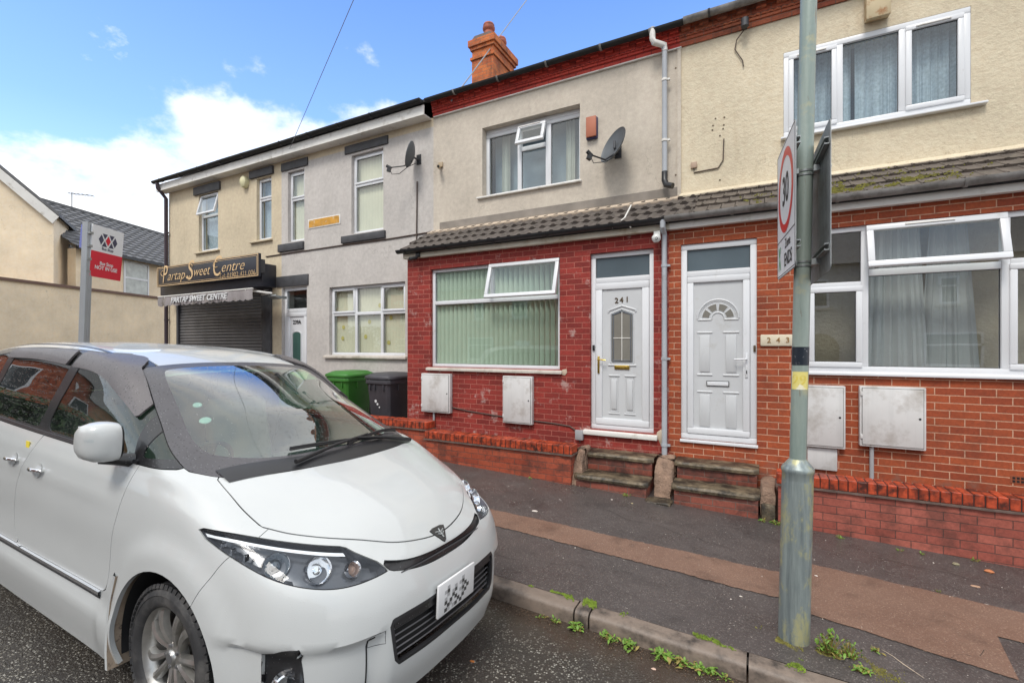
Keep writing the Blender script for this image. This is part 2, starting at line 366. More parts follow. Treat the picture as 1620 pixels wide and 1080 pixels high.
M_TILE = mat('concrete_roof_tile', (.092, .076, .066), .6, var=.28, vs_=7, bstr=.5, bscale=60, dirt=(.21, .18, .14), dscale=9, damt=(.6, .75))
M_TILEMOSS = mat('mossy_roof_tile', (.105, .085, .07), .65, var=.35, vs_=7, bstr=.6, bscale=60, dirt=(.22, .19, .14), dscale=9, damt=(.6, .72))
M_GLASS_R = glass_mat('reflective_window_glass', (.80, .84, .84), 4.2)
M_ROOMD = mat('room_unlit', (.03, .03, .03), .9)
M_SLATE = mat('slate', (.12, .12, .125), .7, var=.2, vs_=9, bstr=.3)
M_MOSS = mat('moss', (.16, .17, .025), .95, var=.45, vs_=14, bstr=.9, bscale=70, bdist=.01)
M_FLASH = mat('mortar_flashing', (.52, .42, .32), .85, var=.2, bstr=.6, bscale=30)
M_BLACKP = mat('black_plastic', (.018, .018, .02), .38, var=.2)
M_GUTG = mat('weathered_gutter', (.26, .25, .24), .5, var=.25, vs_=5, dirt=(.10, .09, .08), dscale=6, damt=(.45, .7))
M_GUTD = mat('dark_gutter', (.012, .012, .012), .75, var=.3, vs_=4, dirt=(.09, .085, .08), dscale=5, damt=(.6, .72))
M_PIPE = mat('grey_painted_pipe', (.40, .42, .45), .45, var=.08, vs_=3, dirt=(.25, .25, .25), dscale=8, damt=(.6, .8))
M_WHITE = mat('white_paint', (.72, .70, .66), .5, var=.06, dirt=(.42, .38, .32), dscale=5, damt=(.55, .75))
M_FASC = mat('fascia_paint', (.60, .55, .45), .6, var=.12, dirt=(.36, .28, .16), dscale=4, damt=(.55, .75))
M_LINTEL = mat('dark_painted_stone', (.055, .055, .06), .6, var=.25, vs_=6, bstr=.3, dirt=(.2, .19, .18), dscale=12, damt=(.7, .8))
M_METER = mat('meter_box_white', (.62, .61, .60), .45, var=.06, dirt=(.33, .29, .25), dscale=3.5, damt=(.5, .75), streak=.2)
M_BRASS = mat('brass', (.55, .38, .09), .3, metal=1, var=.1)
M_CHROME = mat('chrome', (.8, .8, .82), .12, metal=1, var=.03)
M_STEEL = mat('galvanised', (.36, .38, .38), .45, metal=.7, var=.2, vs_=9)
M_DARKM = mat('dark_metal', (.06, .06, .065), .5, metal=.3)
M_DISH = mat('dish_grey', (.10, .11, .12), .5, metal=.2, var=.15)
M_NUM = mat('bronze_number', (.10, .07, .04), .45, metal=.3)
M_BLACK = mat('black_paint', (.012, .012, .013), .5)
M_GREENB = mat('green_blind', (.50, .60, .48), .8, var=.05)
M_CREAMB = mat('cream_blind', (.66, .62, .48), .8, var=.05)
M_SHEER = mat('sheer_curtain', (.40, .42, .38), .9)
M_NET = mat('net_curtain', (.52, .54, .53), .9, var=.06)
M_LACE = mat('lace_curtain', (.36, .43, .49), .9, var=.2, vs_=30)
M_BROWN = mat('brown_pipe', (.05, .035, .045), .4)
M_SHUT = mat('roller_shutter', (.155, .150, .152), .42, metal=.35, var=.15, vs_=3)
M_SIGNBK = mat('shop_sign_black', (.022, .024, .034), .4, var=.25, vs_=2, dirt=(.05, .045, .045), dscale=6, damt=(.65, .85))
M_GOLD = mat('sign_gold', (.72, .50, .27), .5, var=.15)
M_AWN = mat('awning_canvas', (.30, .27, .27), .85, var=.2, vs_=3, bstr=.3, dirt=(.14, .12, .09), dscale=3, damt=(.5, .7))
M_AWNTXT = mat('awning_letter', (.62, .62, .62), .8)
M_TERRA = mat('terracotta', (.36, .10, .06), .7, var=.25, vs_=8, dirt=(.08, .05, .045), dscale=6, damt=(.5, .7))
M_GREYP = mat('grey_plastic', (.33, .33, .34), .5)
M_WIRE = mat('cable', (.22, .23, .25), .6)
M_BROWNC = mat('brown_cable', (.07, .045, .035), .6)
# ================================================================ ground
M_ROAD, nt, p, L = start('wet_chipped_asphalt')
o = nt.nodes.new('ShaderNodeTexCoord').outputs['Object']
v = nt.nodes.new('ShaderNodeTexVoronoi'); v.inputs['Scale'].default_value = 72; L(o, v.inputs['Vector'])
v2 = nt.nodes.new('ShaderNodeTexVoronoi'); v2.inputs['Scale'].default_value = 210; L(o, v2.inputs['Vector'])
base = MIX(nt, noise(nt, o, 1.2, 6), (.030, .026, .023), (.058, .050, .043))
chip = RAMP(nt, v.outputs['Color'], [(.40, (.04, .036, .03)), (.55, (.16, .145, .12)), (.72, (.36, .34, .29)), (.88, (.58, .56, .50))])
wear = RAMP(nt, noise(nt, o, 2.3, 6, .65), [(.38, 0), (.6, 1)])
stone = RAMP(nt, v.outputs['Distance'], [(.28, 1), (.5, 0)])
c = MIX(nt, MATH(nt, 'MULTIPLY', stone, MATH(nt, 'MULTIPLY_ADD', wear, .8, .2)), base, chip)
sepg = nt.nodes.new('ShaderNodeSeparateXYZ'); L(o, sepg.inputs[0])
gut = RAMP(nt, MATH(nt, 'MULTIPLY_ADD', noise(nt, o, 3.5, 5), .35, sepg.outputs[1]), [(0, 0), (1, 0)])
g1 = nt.nodes.new('ShaderNodeMapRange'); g1.inputs[1].default_value = 2.72; g1.inputs[2].default_value = 2.98; L(MATH(nt, 'MULTIPLY_ADD', noise(nt, o, 3.5, 5), .5, MATH(nt, 'SUBTRACT', sepg.outputs[1], .12)), g1.inputs[0])
c = MIX(nt, MATH(nt, 'MULTIPLY', g1.outputs[0], .85), c, (.052, .036, .026))
L(c, p.inputs['Base Color'])
puddle = RAMP(nt, noise(nt, o, .9, 5, .6), [(.45, .42), (.62, .12)])
L(MIX(nt, g1.outputs[0], puddle, (.10, .10, .10)), p.inputs['Roughness'])
hh = MATH(nt, 'ADD', MATH(nt, 'MULTIPLY', stone, .7), MATH(nt, 'MULTIPLY', RAMP(nt, v2.outputs['Distance'], [(.2, 1), (.6, 0)]), .3))
L(bump(nt, MATH(nt, 'MULTIPLY', hh, MATH(nt, 'SUBTRACT', 1.0, MATH(nt, 'MULTIPLY', g1.outputs[0], .8))), .85, .006), p.inputs['Normal'])
def asphalt(name, a, b, chipc, rr=(.75, .45)):
    m, nt, p, L = start(name); o = nt.nodes.new('ShaderNodeTexCoord').outputs['Object']
    c = MIX(nt, RAMP(nt, noise(nt, o, 1.6, 8, .65), [(.3, 0), (.7, 1)]), a, b)
    v = nt.nodes.new('ShaderNodeTexVoronoi'); v.inputs['Scale'].default_value = 85; L(o, v.inputs['Vector'])
    c = MIX(nt, MATH(nt, 'MULTIPLY', RAMP(nt, v.outputs['Color'], [(.45, 0), (.95, 1)]), RAMP(nt, v.outputs['Distance'], [(.2, .9), (.55, 0)])), c, chipc)
    st_ = noise(nt, o, 3.1, 9, .7); c = MIX(nt, RAMP(nt, st_, [(.52, 0), (.68, .6)]), c, sc(a, .55))
    f = noise(nt, o, 260, 3, .7); c = MIX(nt, .5, c, RAMP(nt, f, [(.3, (.2, .2, .2)), (.7, (.8, .8, .8))]), 'OVERLAY')
    L(c, p.inputs['Base Color']); L(RAMP(nt, noise(nt, o, 1.1, 6, .6), [(.35, rr[0]), (.65, rr[1])]), p.inputs['Roughness'])
    L(bump(nt, MATH(nt, 'ADD', RAMP(nt, v.outputs['Distance'], [(.1, 1), (.6, 0)]), f), .6, .003), p.inputs['Normal']); return m
M_PAVE = asphalt('wet_pavement_asphalt', (.056, .048, .046), (.085, .073, .069), (.23, .20, .18), (.5, .18))
M_TRENCH = asphalt('brown_trench_asphalt', (.155, .088, .062), (.205, .122, .086), (.34, .23, .165), (.6, .35))
M_KERB = mat('concrete_kerb', (.225, .175, .14), .55, var=.3, vs_=5, bstr=.5, bscale=90, dirt=(.05, .04, .034), dscale=5, damt=(.45, .65))
M_KERBJ = mat('kerb_joint', (.035, .03, .026), .9)
def sheet(name, xs, ys, zf, m, label=None, skirt=0):
    vs = [(x, y, zf(x, y)) for y in ys for x in xs]; n = len(xs)
    fs = [(j * n + i, j * n + i + 1, (j + 1) * n + i + 1, (j + 1) * n + i) for j in range(len(ys) - 1) for i in range(n - 1)]
    o = MB().add(vs, fs).build(name, m); o['kind'] = 'structure'; return o
def lin(a, b, n): return [a + (b - a) * i / n for i in range(n + 1)]
xs = [-900, -300, -100, -40] + lin(-25, 20, 90) + [40, 100, 300, 900]
ys = [-900, -300, -100, -30, -12] + lin(-6, 8, 56) + [20, 60, 200, 900]
def gz(x, y): return road_z(x, y) + (mnoise.noise((x * .8, y * 1.4, 0)) * .008 if -12 < x < 8 and -2 < y < 3.1 else 0) - (0 if y < 3.3 else .25)
sheet('road', xs, ys, gz, M_ROAD)
pxs = lin(-15.2, 14, 146); pys = lin(3.145, 6.95, 30)
def pz(x, y): return pav_z(x, y) + mnoise.noise((x * 1.3, y * 1.3, 4)) * .006
sheet('pavement', pxs, pys, pz, M_PAVE)
# opposite pavement
sheet('opposite_pavement', lin(-40, 30, 70), lin(-7.2, -4.6, 4), lambda x, y: road_z(x, -4) + .1, M_PAVE)
# brown reinstated trenches: edges as seen between kerb and wall
def strip(pts_hi, pts_lo, name='trench_strip'):
    vs = []; n = len(pts_hi); K = 5
    for a, b in zip(pts_hi, pts_lo):
        for k in range(K + 1):
            x = a[0] + (b[0] - a[0]) * k / K; y = a[1] + (b[1] - a[1]) * k / K; vs.append((x, y, pz(x, y) + .005))
    fs = [(i * (K + 1) + k, i * (K + 1) + k + 1, (i + 1) * (K + 1) + k + 1, (i + 1) * (K + 1) + k) for i in range(n - 1) for k in range(K)]
    o = MB().add(vs, fs).build(name, M_TRENCH); o['kind'] = 'structure'
    for side, sg_ in ():
        vs = []
        for i, (x, y) in enumerate(side):
            w_ = .006 + .006 * abs(mnoise.noise((x * 7, y, 2)))
            vs += [(x, y - .004 * sg_, pz(x, y) + .0065), (x, y + w_ * sg_, pz(x, y) + .0065)]
        o = MB().add(vs, [(2 * i, 2 * i + 1, 2 * i + 3, 2 * i + 2) for i in range(len(side) - 1)]).build('trench_joint', M_KERBJ); o['kind'] = 'structure'
def gp(x, y):
    """where a pixel's ray meets the pavement"""
    Y = 4.0
    for _ in range(25):
        X, Z = at(x, y, Y); Y += (Z - pav_z(X, Y)) * 2.0 * (1 if True else 0)
        Y = min(max(Y, 2.5), 8)
    return at(x, y, Y)[0], Y
def edge(a, b, n, j=.012):
    rnd = random.Random(int(a[0] * 100)); n *= 5; return [(a[0] + (b[0] - a[0]) * i / n + 0, a[1] + (b[1] - a[1]) * i / n + rnd.uniform(-j, j) * .7 + mnoise.noise((a[0] + (b[0] - a[0]) * i / n * 2.5, a[1], 7)) * .012) for i in range(n + 1)]
def isect_line(p, q, x): t = (x - p[0]) / (q[0] - p[0]); return (x, p[1] + (q[1] - p[1]) * t)
h0, h1 = gp(790, 808), gp(1232, 905); l0, l1 = gp(790, 833), gp(1232, 946)
xa, xb = h0[0] - 5, .28
hi = edge(isect_line(h0, h1, xa), isect_line(h0, h1, xb), 60); lo = edge(isect_line(l0, l1, xa), isect_line(l0, l1, xb), 60)
strip(hi, lo)
h0, h1 = gp(1306, 897), gp(1610, 968); l0, l1 = gp(1290, 975), gp(1590, 1069)
hi = edge(isect_line(h0, h1, .285), isect_line(h0, h1, 9), 80); lo = edge(isect_line(l0, l1, .285), isect_line(l0, l1, 1.02), 40) 
lo2 = [isect_line(l0, l1, .285 + (1.27 - .285) * i / 80) for i in range(81)]
hi2 = [isect_line(h0, h1, .285 + (1.40 - .285) * i / 80) for i in range(81)]
lo2 = [(x_, y_ + mnoise.noise((x_ * 6, 1, 1)) * .012 + mnoise.noise((x_ * 60, 1, 1)) * .01) for x_, y_ in lo2]; hi2 = [(x_, y_ + mnoise.noise((x_ * 6, 5, 1)) * .012 + mnoise.noise((x_ * 60, 3, 1)) * .01) for x_, y_ in hi2]
strip(hi2, lo2)
hi3 = [isect_line(h0, h1, 1.40 + 6 * i / 40) for i in range(41)]
q0 = gp(1575, 1032)
lo3 = [(1.27 + 6.13 * i / 40, (hi3[i][1] - .47 + mnoise.noise((i * .7, 3, 1)) * .03)) for i in range(41)]
strip(hi3, lo3)
# kerb stones: each its own object
KW = .125; joints = [-15.0]
x = -15.0
kx = []
for a_, b_ in ((-15.0, -1.125), ):
    n = 15
    for i in range(n): kx.append((a_ + (b_ - a_) * i / n, a_ + (b_ - a_) * (i + 1) / n))
kx += [(-1.125, -1.02), (-1.02, -.072), (-.072, .82), (.82, 1.73), (1.73, 2.64), (2.64, 3.55), (3.55, 4.46)]
for i, (x0, x1) in enumerate(kx):
    g = .006; n = 8; vs = []
    prof = [(3.02, -.25), (3.018, -.03), (3.026, -.012), (3.04, -.003), (3.06, .0), (3.02 + KW, .0), (3.02 + KW, -.25)]
    for k in range(n + 1):
        xx = x0 + g + (x1 - x0 - 2 * g) * k / n
        wv = mnoise.noise((xx * 3, 1, 1)) * .006
        for y, z in prof: vs.append((xx, y + wv, pav_z(xx, 3.02) + z + wv * .5))
    m = len(prof); fs = [(k * m + q, k * m + q + 1, (k + 1) * m + q + 1, (k + 1) * m + q) for k in range(n) for q in range(m - 1)] + [tuple(range(m)), tuple(n * m + q for q in range(m))]
    o = MB().add(vs, fs).build('kerb_stone', M_KERB, angle=60); o['kind'] = 'structure'
o = MB().add([(-15, 3.05, pav_z(-15, 3) - .02), (4.5, 3.05, pav_z(4.5, 3) - .02), (4.5, 3.13, pav_z(4.5, 3) - .02), (-15, 3.13, pav_z(-15, 3) - .02)], [(0, 1, 2, 3)]).build('kerb_bed', M_KERBJ); o['kind'] = 'structure'

# ================================================================ houses
YB, YU = 6.1, 6.8                    # ground-floor bay plane, upper wall plane
XA, XB_, XC, XD, XE = -13.9, -9.46, -5.19, -1.02, 4.3
def panel(mb, X0, X1, Z0, Z1, Y, holes, depth=.1, thick=.25):
    """a wall in plane Y with rectangular openings and their reveals"""
    xs = sorted({X0, X1, *[h[0] for h in holes], *[h[1] for h in holes]}); zs = sorted({Z0, Z1, *[h[2] for h in holes], *[h[3] for h in holes]})
    xs = [x for x in xs if X0 <= x <= X1]; zs = [z for z in zs if Z0 <= z <= Z1]
    for i in range(len(xs) - 1):
        for j in range(len(zs) - 1):
            cx, cz = (xs[i] + xs[i + 1]) / 2, (zs[j] + zs[j + 1]) / 2
            if any(h[0] < cx < h[1] and h[2] < cz < h[3] for h in holes): continue
            mb.quad((xs[i], Y, zs[j]), (xs[i + 1], Y, zs[j]), (xs[i + 1], Y, zs[j + 1]), (xs[i], Y, zs[j + 1]))
    for x0, x1, z0, z1 in holes:
        D = Y + thick
        mb.quad((x0, Y, z0), (x0, Y, z1), (x0, D, z1), (x0, D, z0)); mb.quad((x1, Y, z0), (x1, D, z0), (x1, D, z1), (x1, Y, z1))
        mb.quad((x0, Y, z1), (x1, Y, z1), (x1, D, z1), (x0, D, z1)); mb.quad((x0, Y, z0), (x0, D, z0), (x1, D, z0), (x1, Y, z0))
    return mb
def frame(mb, x0, x1, z0, z1, y, w, d=.06):
    """four mitred-looking members"""
    mb.box(x0, x1, y, y + d, z0, z0 + w); mb.box(x0, x1, y, y + d, z1 - w, z1)
    mb.box(x0, x0 + w, y, y + d, z0 + w, z1 - w); mb.box(x1 - w, x1, y, y + d, z0 + w, z1 - w)
def pane(x0, x1, z0, z1, y, parent, m=None, name='pane'):
    o = (MB().box(x0, x1, y, y + .006, z0, z1) if m not in (None, M_GLASS_R) else MB().quad((x0, y, z0), (x1, y, z0), (x1, y, z1), (x0, y, z1))).build(name, m or M_GLASS, parent, smooth=False)
    g = MB(); e = .006
    frame(g, x0 - .001, x1 + .001, z0 - .001, z1 + .001, y - .006, e, .006)
    g.build('gasket', M_UPVC_B, parent, smooth=False)
    return o
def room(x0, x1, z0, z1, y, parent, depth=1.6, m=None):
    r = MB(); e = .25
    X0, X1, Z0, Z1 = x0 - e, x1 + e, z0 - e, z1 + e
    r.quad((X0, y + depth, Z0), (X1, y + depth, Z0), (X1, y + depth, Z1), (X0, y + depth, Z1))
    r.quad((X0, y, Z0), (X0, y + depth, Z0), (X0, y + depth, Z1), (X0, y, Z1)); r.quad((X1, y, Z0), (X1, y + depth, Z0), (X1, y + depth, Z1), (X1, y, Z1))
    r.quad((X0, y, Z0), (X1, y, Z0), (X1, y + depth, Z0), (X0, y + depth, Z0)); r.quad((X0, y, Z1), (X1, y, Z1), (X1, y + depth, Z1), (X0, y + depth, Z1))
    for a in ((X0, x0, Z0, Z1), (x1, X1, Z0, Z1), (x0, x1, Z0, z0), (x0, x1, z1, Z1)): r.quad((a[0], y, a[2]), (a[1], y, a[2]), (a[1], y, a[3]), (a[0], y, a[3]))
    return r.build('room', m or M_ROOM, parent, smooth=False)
def curtain(x0, x1, z0, z1, y, parent, m, waves=9, amp=.02, name='curtain', flare=0, seed=1):
    rnd = random.Random(seed); ph = [rnd.uniform(0, 6) for _ in range(4)]; n = max(12, int((x1 - x0) * 90)); K = 6
    vs = []
    for k in range(K + 1):
        t = k / K
        for i in range(n + 1):
            u = i / n; xx = x0 + (x1 - x0) * u + flare * (1 - t) * (u - .5)
            yy = y + amp * (.6 * math.sin(u * waves * 6.28 + ph[0]) + .4 * math.sin(u * waves * 9.9 + ph[1] + t * .8) + .25 * math.sin(u * waves * 17 + ph[2]))
            vs.append((xx, yy, z0 + (z1 - z0) * t))
    fs = [(k * (n + 1) + i, k * (n + 1) + i + 1, (k + 1) * (n + 1) + i + 1, (k + 1) * (n + 1) + i) for k in range(K) for i in range(n)]
    return MB().add(vs, fs).build(name, m, parent)
def vblind(x0, x1, z0, z1, y, parent, m, pitch=.078, w=.086, ang0=10, ang1=10):
    mb = MB(); n = int((x1 - x0) / pitch)
    for i in range(n + 1):
        t = i / max(n, 1); a = R(ang0 + (ang1 - ang0) * t ** 2); xc = x0 + pitch * (i + .5)
        if xc > x1 + .02: break
        dx, dy = math.cos(a) * w / 2, math.sin(a) * w / 2; cs = []
        for s_ in (-1, -.5, 0, .5, 1): cs.append((xc + dx * s_ - (1 - s_ * s_) * .006 * math.sin(a), y + dy * s_ - (1 - s_ * s_) * .007))
        vs = [(a_, b_, z0) for a_, b_ in cs] + [(a_, b_, z1) for a_, b_ in cs]
        mb.add(vs, [(k, k + 1, k + 6, k + 5) for k in range(4)])
    mb.box(x0, x1, y - .02, y + .02, z1, z1 + .03)
    return mb.build('vertical_blind', m, parent)
def gutter(x0, x1, y, z, r, m, parent, name='gutter', brackets=None, bm_=None):
    """half-round channel along x whose rim is at z, centre y"""
    n = 10; mb = MB()
    xs_ = lin(x0, x1, max(2, int((x1 - x0) / .5))); vs = []
    for x in xs_:
        sag = mnoise.noise((x * .6, 3, 3)) * .008
        for rr in (r, r - .006):
            for k in range(n + 1):
                t = math.pi + math.pi * k / n; vs.append((x, y + rr * math.cos(t), z + rr * math.sin(t) + sag))
    w = 2 * (n + 1)
    for i in range(len(xs_) - 1):
        for k in range(n):
            mb_f = (i * w + k, i * w + k + 1, (i + 1) * w + k + 1, (i + 1) * w + k); mb.f.append(list(mb_f))
            q = n + 1; mb.f.append([i * w + q + k, (i + 1) * w + q + k, (i + 1) * w + q + k + 1, i * w + q + k + 1])
        for k in (0, n): mb.f.append([i * w + k, i * w + k + n + 1, (i + 1) * w + k + n + 1, (i + 1) * w + k])
    mb.v = [Vector(v) for v in vs]
    for i in (0, len(xs_) - 1): mb.f.append([i * w + k for k in range(n + 1)])
    g = mb.build(name, m, parent)
    for bx in brackets or []:
        b = MB(); pts = [(bx, y + (r + .004) * math.cos(math.pi + math.pi * k / 8), z + (r + .004) * math.sin(math.pi + math.pi * k / 8)) for k in range(9)]
        vs = [(p[0] + d, p[1], p[2]) for p in pts for d in (-.014, .014)] + [(p[0] + d, y + (p[1] - y) * 1.12, z + (p[2] - z) * 1.12) for p in pts for d in (-.014, .014)]
        b.add(vs, [(2 * k, 2 * k + 1, 2 * k + 3, 2 * k + 2) for k in range(8)] + [(18 + 2 * k, 18 + 2 * k + 1, 18 + 2 * k + 3, 18 + 2 * k + 2) for k in range(8)] + [(2 * k, 2 * k + 2, 20 + 2 * k, 18 + 2 * k) for k in range(8)] + [(2 * k + 1, 2 * k + 3, 21 + 2 * k, 19 + 2 * k) for k in range(8)])
        b.build('gutter_bracket', bm_ or m, g)
    return g
def tiles(X0, X1, Yl, Zl, Yh, Zh, m, parent, gauge=.26, tw=.15, prof='roll', name='lean_to_roof', lift=.022, seed=2, verge=None):
    mb = MB(); Ls = math.hypot(Yh - Yl, Zh - Zl); uy, uz = (Yh - Yl) / Ls, (Zh - Zl) / Ls; ny, nz = -uz, uy
    rnd = random.Random(seed); nrow = int(math.ceil(Ls / gauge))
    for k in range(nrow):
        s0 = k * gauge - (.03 if k == 0 else 0); s1 = min((k + 1) * gauge + .02, Ls); off = (k % 2) * tw / 2
        x = X0 - off - rnd.uniform(0, .004)
        while x < X1:
            a, b = max(x + .003, X0), min(x + tw - .003, X1)
            if b - a > .02:
                jit = rnd.uniform(-.004, .004); j2 = rnd.uniform(0, .006)
                if prof == 'roll': hs = [(0, .0), (.12, .004), (.2, .018), (.34, .022), (.48, .018), (.56, .004), (.75, 0), (1, 0)]
                else: hs = [(0, .003), (.06, .010), (.12, .010), (.2, .002), (.55, 0), (.9, 0), (1, .004)]
                vs = []
                for u_, h in hs:
                    xx = a + (b - a) * u_
                    for s_, hh in ((s0 + jit, -.012), (s0 + jit, h + lift + j2), (s1, h * .9)):
                        vs.append((xx, Yl + uy * s_ + ny * hh, Zl + uz * s_ + nz * hh))
                n = len(hs); mb.add(vs, [(3 * i + q, 3 * i + 3 + q, 3 * i + 4 + q, 3 * i + 1 + q) for i in range(n - 1) for q in (0, 1)] + [(0, 1, 2), (3 * n - 1, 3 * n - 2, 3 * n - 3)])
            x += tw
    return mb.build(name, m, parent, angle=50)
def downpipe(pts, r, m, parent, clips=(), name='downpipe', clipm=None):
    d = MB().tube(pts, r, 14).build(name, m, parent)
    for cx, cy, cz in clips:
        MB().lathe([(r + .001, -.016), (r + .008, -.016), (r + .008, .016), (r + .001, .016)], 16, Matrix.Translation((cx, cy, cz))).box(cx + r, cx + r + .035, cy - .008, cy + .03, cz - .012, cz + .012).build('pipe_clip', clipm or m, d)
    return d
def sill(x0, x1, z, y, m, parent, h=.05, out=.06, name='sill', back=.12):
    return MB().prism([(y - out, z - h), (y - out, z - .012), (y + back, z + .008), (y + back, z - h)], x0, x1, 'x').build(name, m, parent, bevel=.006)
EAVE, RIDGE_Y, RIDGE_Z = 6.17, 10.6, 8.45
def main_roof(parent, x0, x1, m=None):
    r = MB(); r.prism([(6.64, EAVE + .0), (RIDGE_Y, RIDGE_Z), (14.6, EAVE - .05), (14.6, EAVE - .17), (RIDGE_Y, RIDGE_Z - .14), (6.66, EAVE - .03)], x0, x1, 'x')
    return r.build('roof', m or M_SLATE, parent, smooth=False)
def backwalls(mb, x0, x1):
    mb.quad((x0, 14.4, 0), (x1, 14.4, 0), (x1, 14.4, EAVE - .1), (x0, 14.4, EAVE - .1))
    for x in (x0, x1): mb.add([(x, 6.8, -.4), (x, 14.4, -.4), (x, 14.4, EAVE - .1), (x, RIDGE_Y, RIDGE_Z - .15), (x, 6.8, EAVE - .1)], [(0, 1, 2, 3, 4)])
def cornice(x0, x1, m, parent, dent_m=None):
    """corbelled brick eaves with a dentil course"""
    Y = YU; mb = MB(); z = EYE + 4.093
    mb.box(x0, x1, Y - .022, Y + .05, z, z + .068); mb.box(x0, x1, Y - .040, Y + .05, z + .070, z + .105)
    # saw-tooth cable course
    x = x0
    while x < x1 - .01:
        b = min(x + .075, x1); mb.add([(x, Y - .045, z + .107), ((x + b) / 2, Y - .066, z + .107), (b, Y - .045, z + .107), (x, Y - .045, z + .135), ((x + b) / 2, Y - .066, z + .135), (b, Y - .045, z + .135)], [(0, 1, 4, 3), (1, 2, 5, 4), (0, 2, 1), (3, 4, 5)]); x += .075
    mb.box(x0, x1, Y - .055, Y + .05, z + .137, z + .17)
    x = x0 + .03
    while x < x1 - .05:
        mb.box(x, min(x + .112, x1), Y - .115, Y + .05, z + .172, z + .245); x += .225
    mb.box(x0, x1, Y - .060, Y + .05, z + .171, z + .248); mb.box(x0, x1, Y - .13, Y + .05, z + .25, z + .31)
    return mb.build('cornice', m, parent, smooth=False)

# ---------------------------------------------------------------- number 241
h241 = thing('terraced_house', (XC, YU, .1), 'terraced house 241 with the red-painted brick ground floor and green vertical blinds', 'house', 'terraced houses along the street')
wx0, wx1 = at(681, 500, YB)[0], at(885.5, 500, YB)[0]; wz0, wz1 = EYE - .325, EYE + 1.24
dx0, dx1 = at(933.5, 500, YB)[0], at(1034, 500, YB)[0]; dz0, dz1 = EYE - 1.105, EYE + 1.247
w = panel(MB(), XC, XD, -.4, EYE + 1.44, YB, [(wx0, wx1, wz0, wz1), (dx0, dx1, dz0, dz1)])
w.quad((XC, YB, -.4), (XC, YU + .3, -.4), (XC, YU + .3, EYE + 1.44), (XC, YB, EYE + 1.44))
w.build('bay_wall', M_BRICK241, h241, smooth=False)
ux0, ux1 = at(763, 300, YU)[0], at(917.5, 250, YU)[0]; uz0 = EYE + (548 - 311) / (.4679 / YU * (762 + 600)); uz1 = EYE + (548 - 203) / (.4679 / YU * 1362)
w = panel(MB(), XC, XD + .03, -.4, EYE + 4.10, YU, [(ux0, ux1, uz0, uz1)], thick=.3); backwalls(w, XC, XD)
w.build('wall', M_R241, h241, smooth=False)
main_roof(h241, XC, XD); 
MB().box(XC + .02, XD + .05, YU - .035, YU + .02, EYE + 4.078, EYE + 4.092).build('drip_bead', M_WHITE, h241)
MB().box(XD + .0, XD + .045, YU - .028, YU + .02, EYE + 1.9, EYE + 4.077).build('corner_bead', M_R241, h241)
cornice(XC, XD + .03, M_BRICKRED, h241)
gutter(XC - .02, XD + .1, YU - .19, EYE + 4.33, .055, M_GUTD, h241, brackets=[-4.6, -3.75, -2.9, -2.05, -1.35], bm_=M_GUTG)
# front window
win = MB(); f_y = YB + .055; zt = EYE + .70; xm = at(775, 500, YB)[0]
frame(win, wx0, wx1, wz0, wz1, f_y, .050, .065); win.box(wx0 + .05, wx1 - .05, f_y, f_y + .065, zt - .03, zt + .03); win.box(xm - .028, xm + .028, f_y, f_y + .065, zt + .03, wz1 - .05)
win = win.build('window', M_UPVC, h241, bevel=.006)
pane(wx0 + .05, wx1 - .05, wz0 + .05, zt - .03, f_y + .03, win); pane(wx0 + .05, xm - .028, zt + .03, wz1 - .05, f_y + .03, win)
vblind(wx0 + .04, wx1 - .04, wz0 + .03, wz1 - .06, f_y + .085, win, M_GREENB, pitch=.083, ang0=34, ang1=70)
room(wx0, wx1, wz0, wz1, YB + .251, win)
sill(wx0 - .06, wx1 + .04, wz0 - .002, YB, M_SILL, h241, h=.055, out=.05)
def tophung(x0, x1, z0, z1, y, ang, parent, fw=.052, glass=None, vent=False):
    """an outward-opened sash hinged along its top edge"""
    s = bpy.data.objects.new('open_sash', None)
    Mx = Matrix.Translation((0, y, z1)) @ Matrix.Rotation(R(-ang), 4, 'X') @ Matrix.Translation((0, 0, -z1))
    mb = MB(); mb.M = Mx; frame(mb, x0, x1, z0, z1, -.03, fw, .05); s = mb.build('open_sash', M_UPVC, parent, bevel=.006)
    g = MB(); g.M = Mx; g.quad((x0 + fw, -.005, z0 + fw), (x1 - fw, -.005, z0 + fw), (x1 - fw, -.005, z1 - fw), (x0 + fw, -.005, z1 - fw)); g.build('pane', glass or M_GLASS, s, smooth=False)
    if vent:
        v = MB(); v.M = Mx; v.box((x0 + x1) / 2 - .22, (x0 + x1) / 2 + .16, -.042, -.028, z1 - .034, z1 - .018); v.build('trickle_vent', M_WHITE, s)
    return s
tophung(xm - .02, wx1 - .01, zt - .01, wz1 - .012, YB + .03, 17, win)
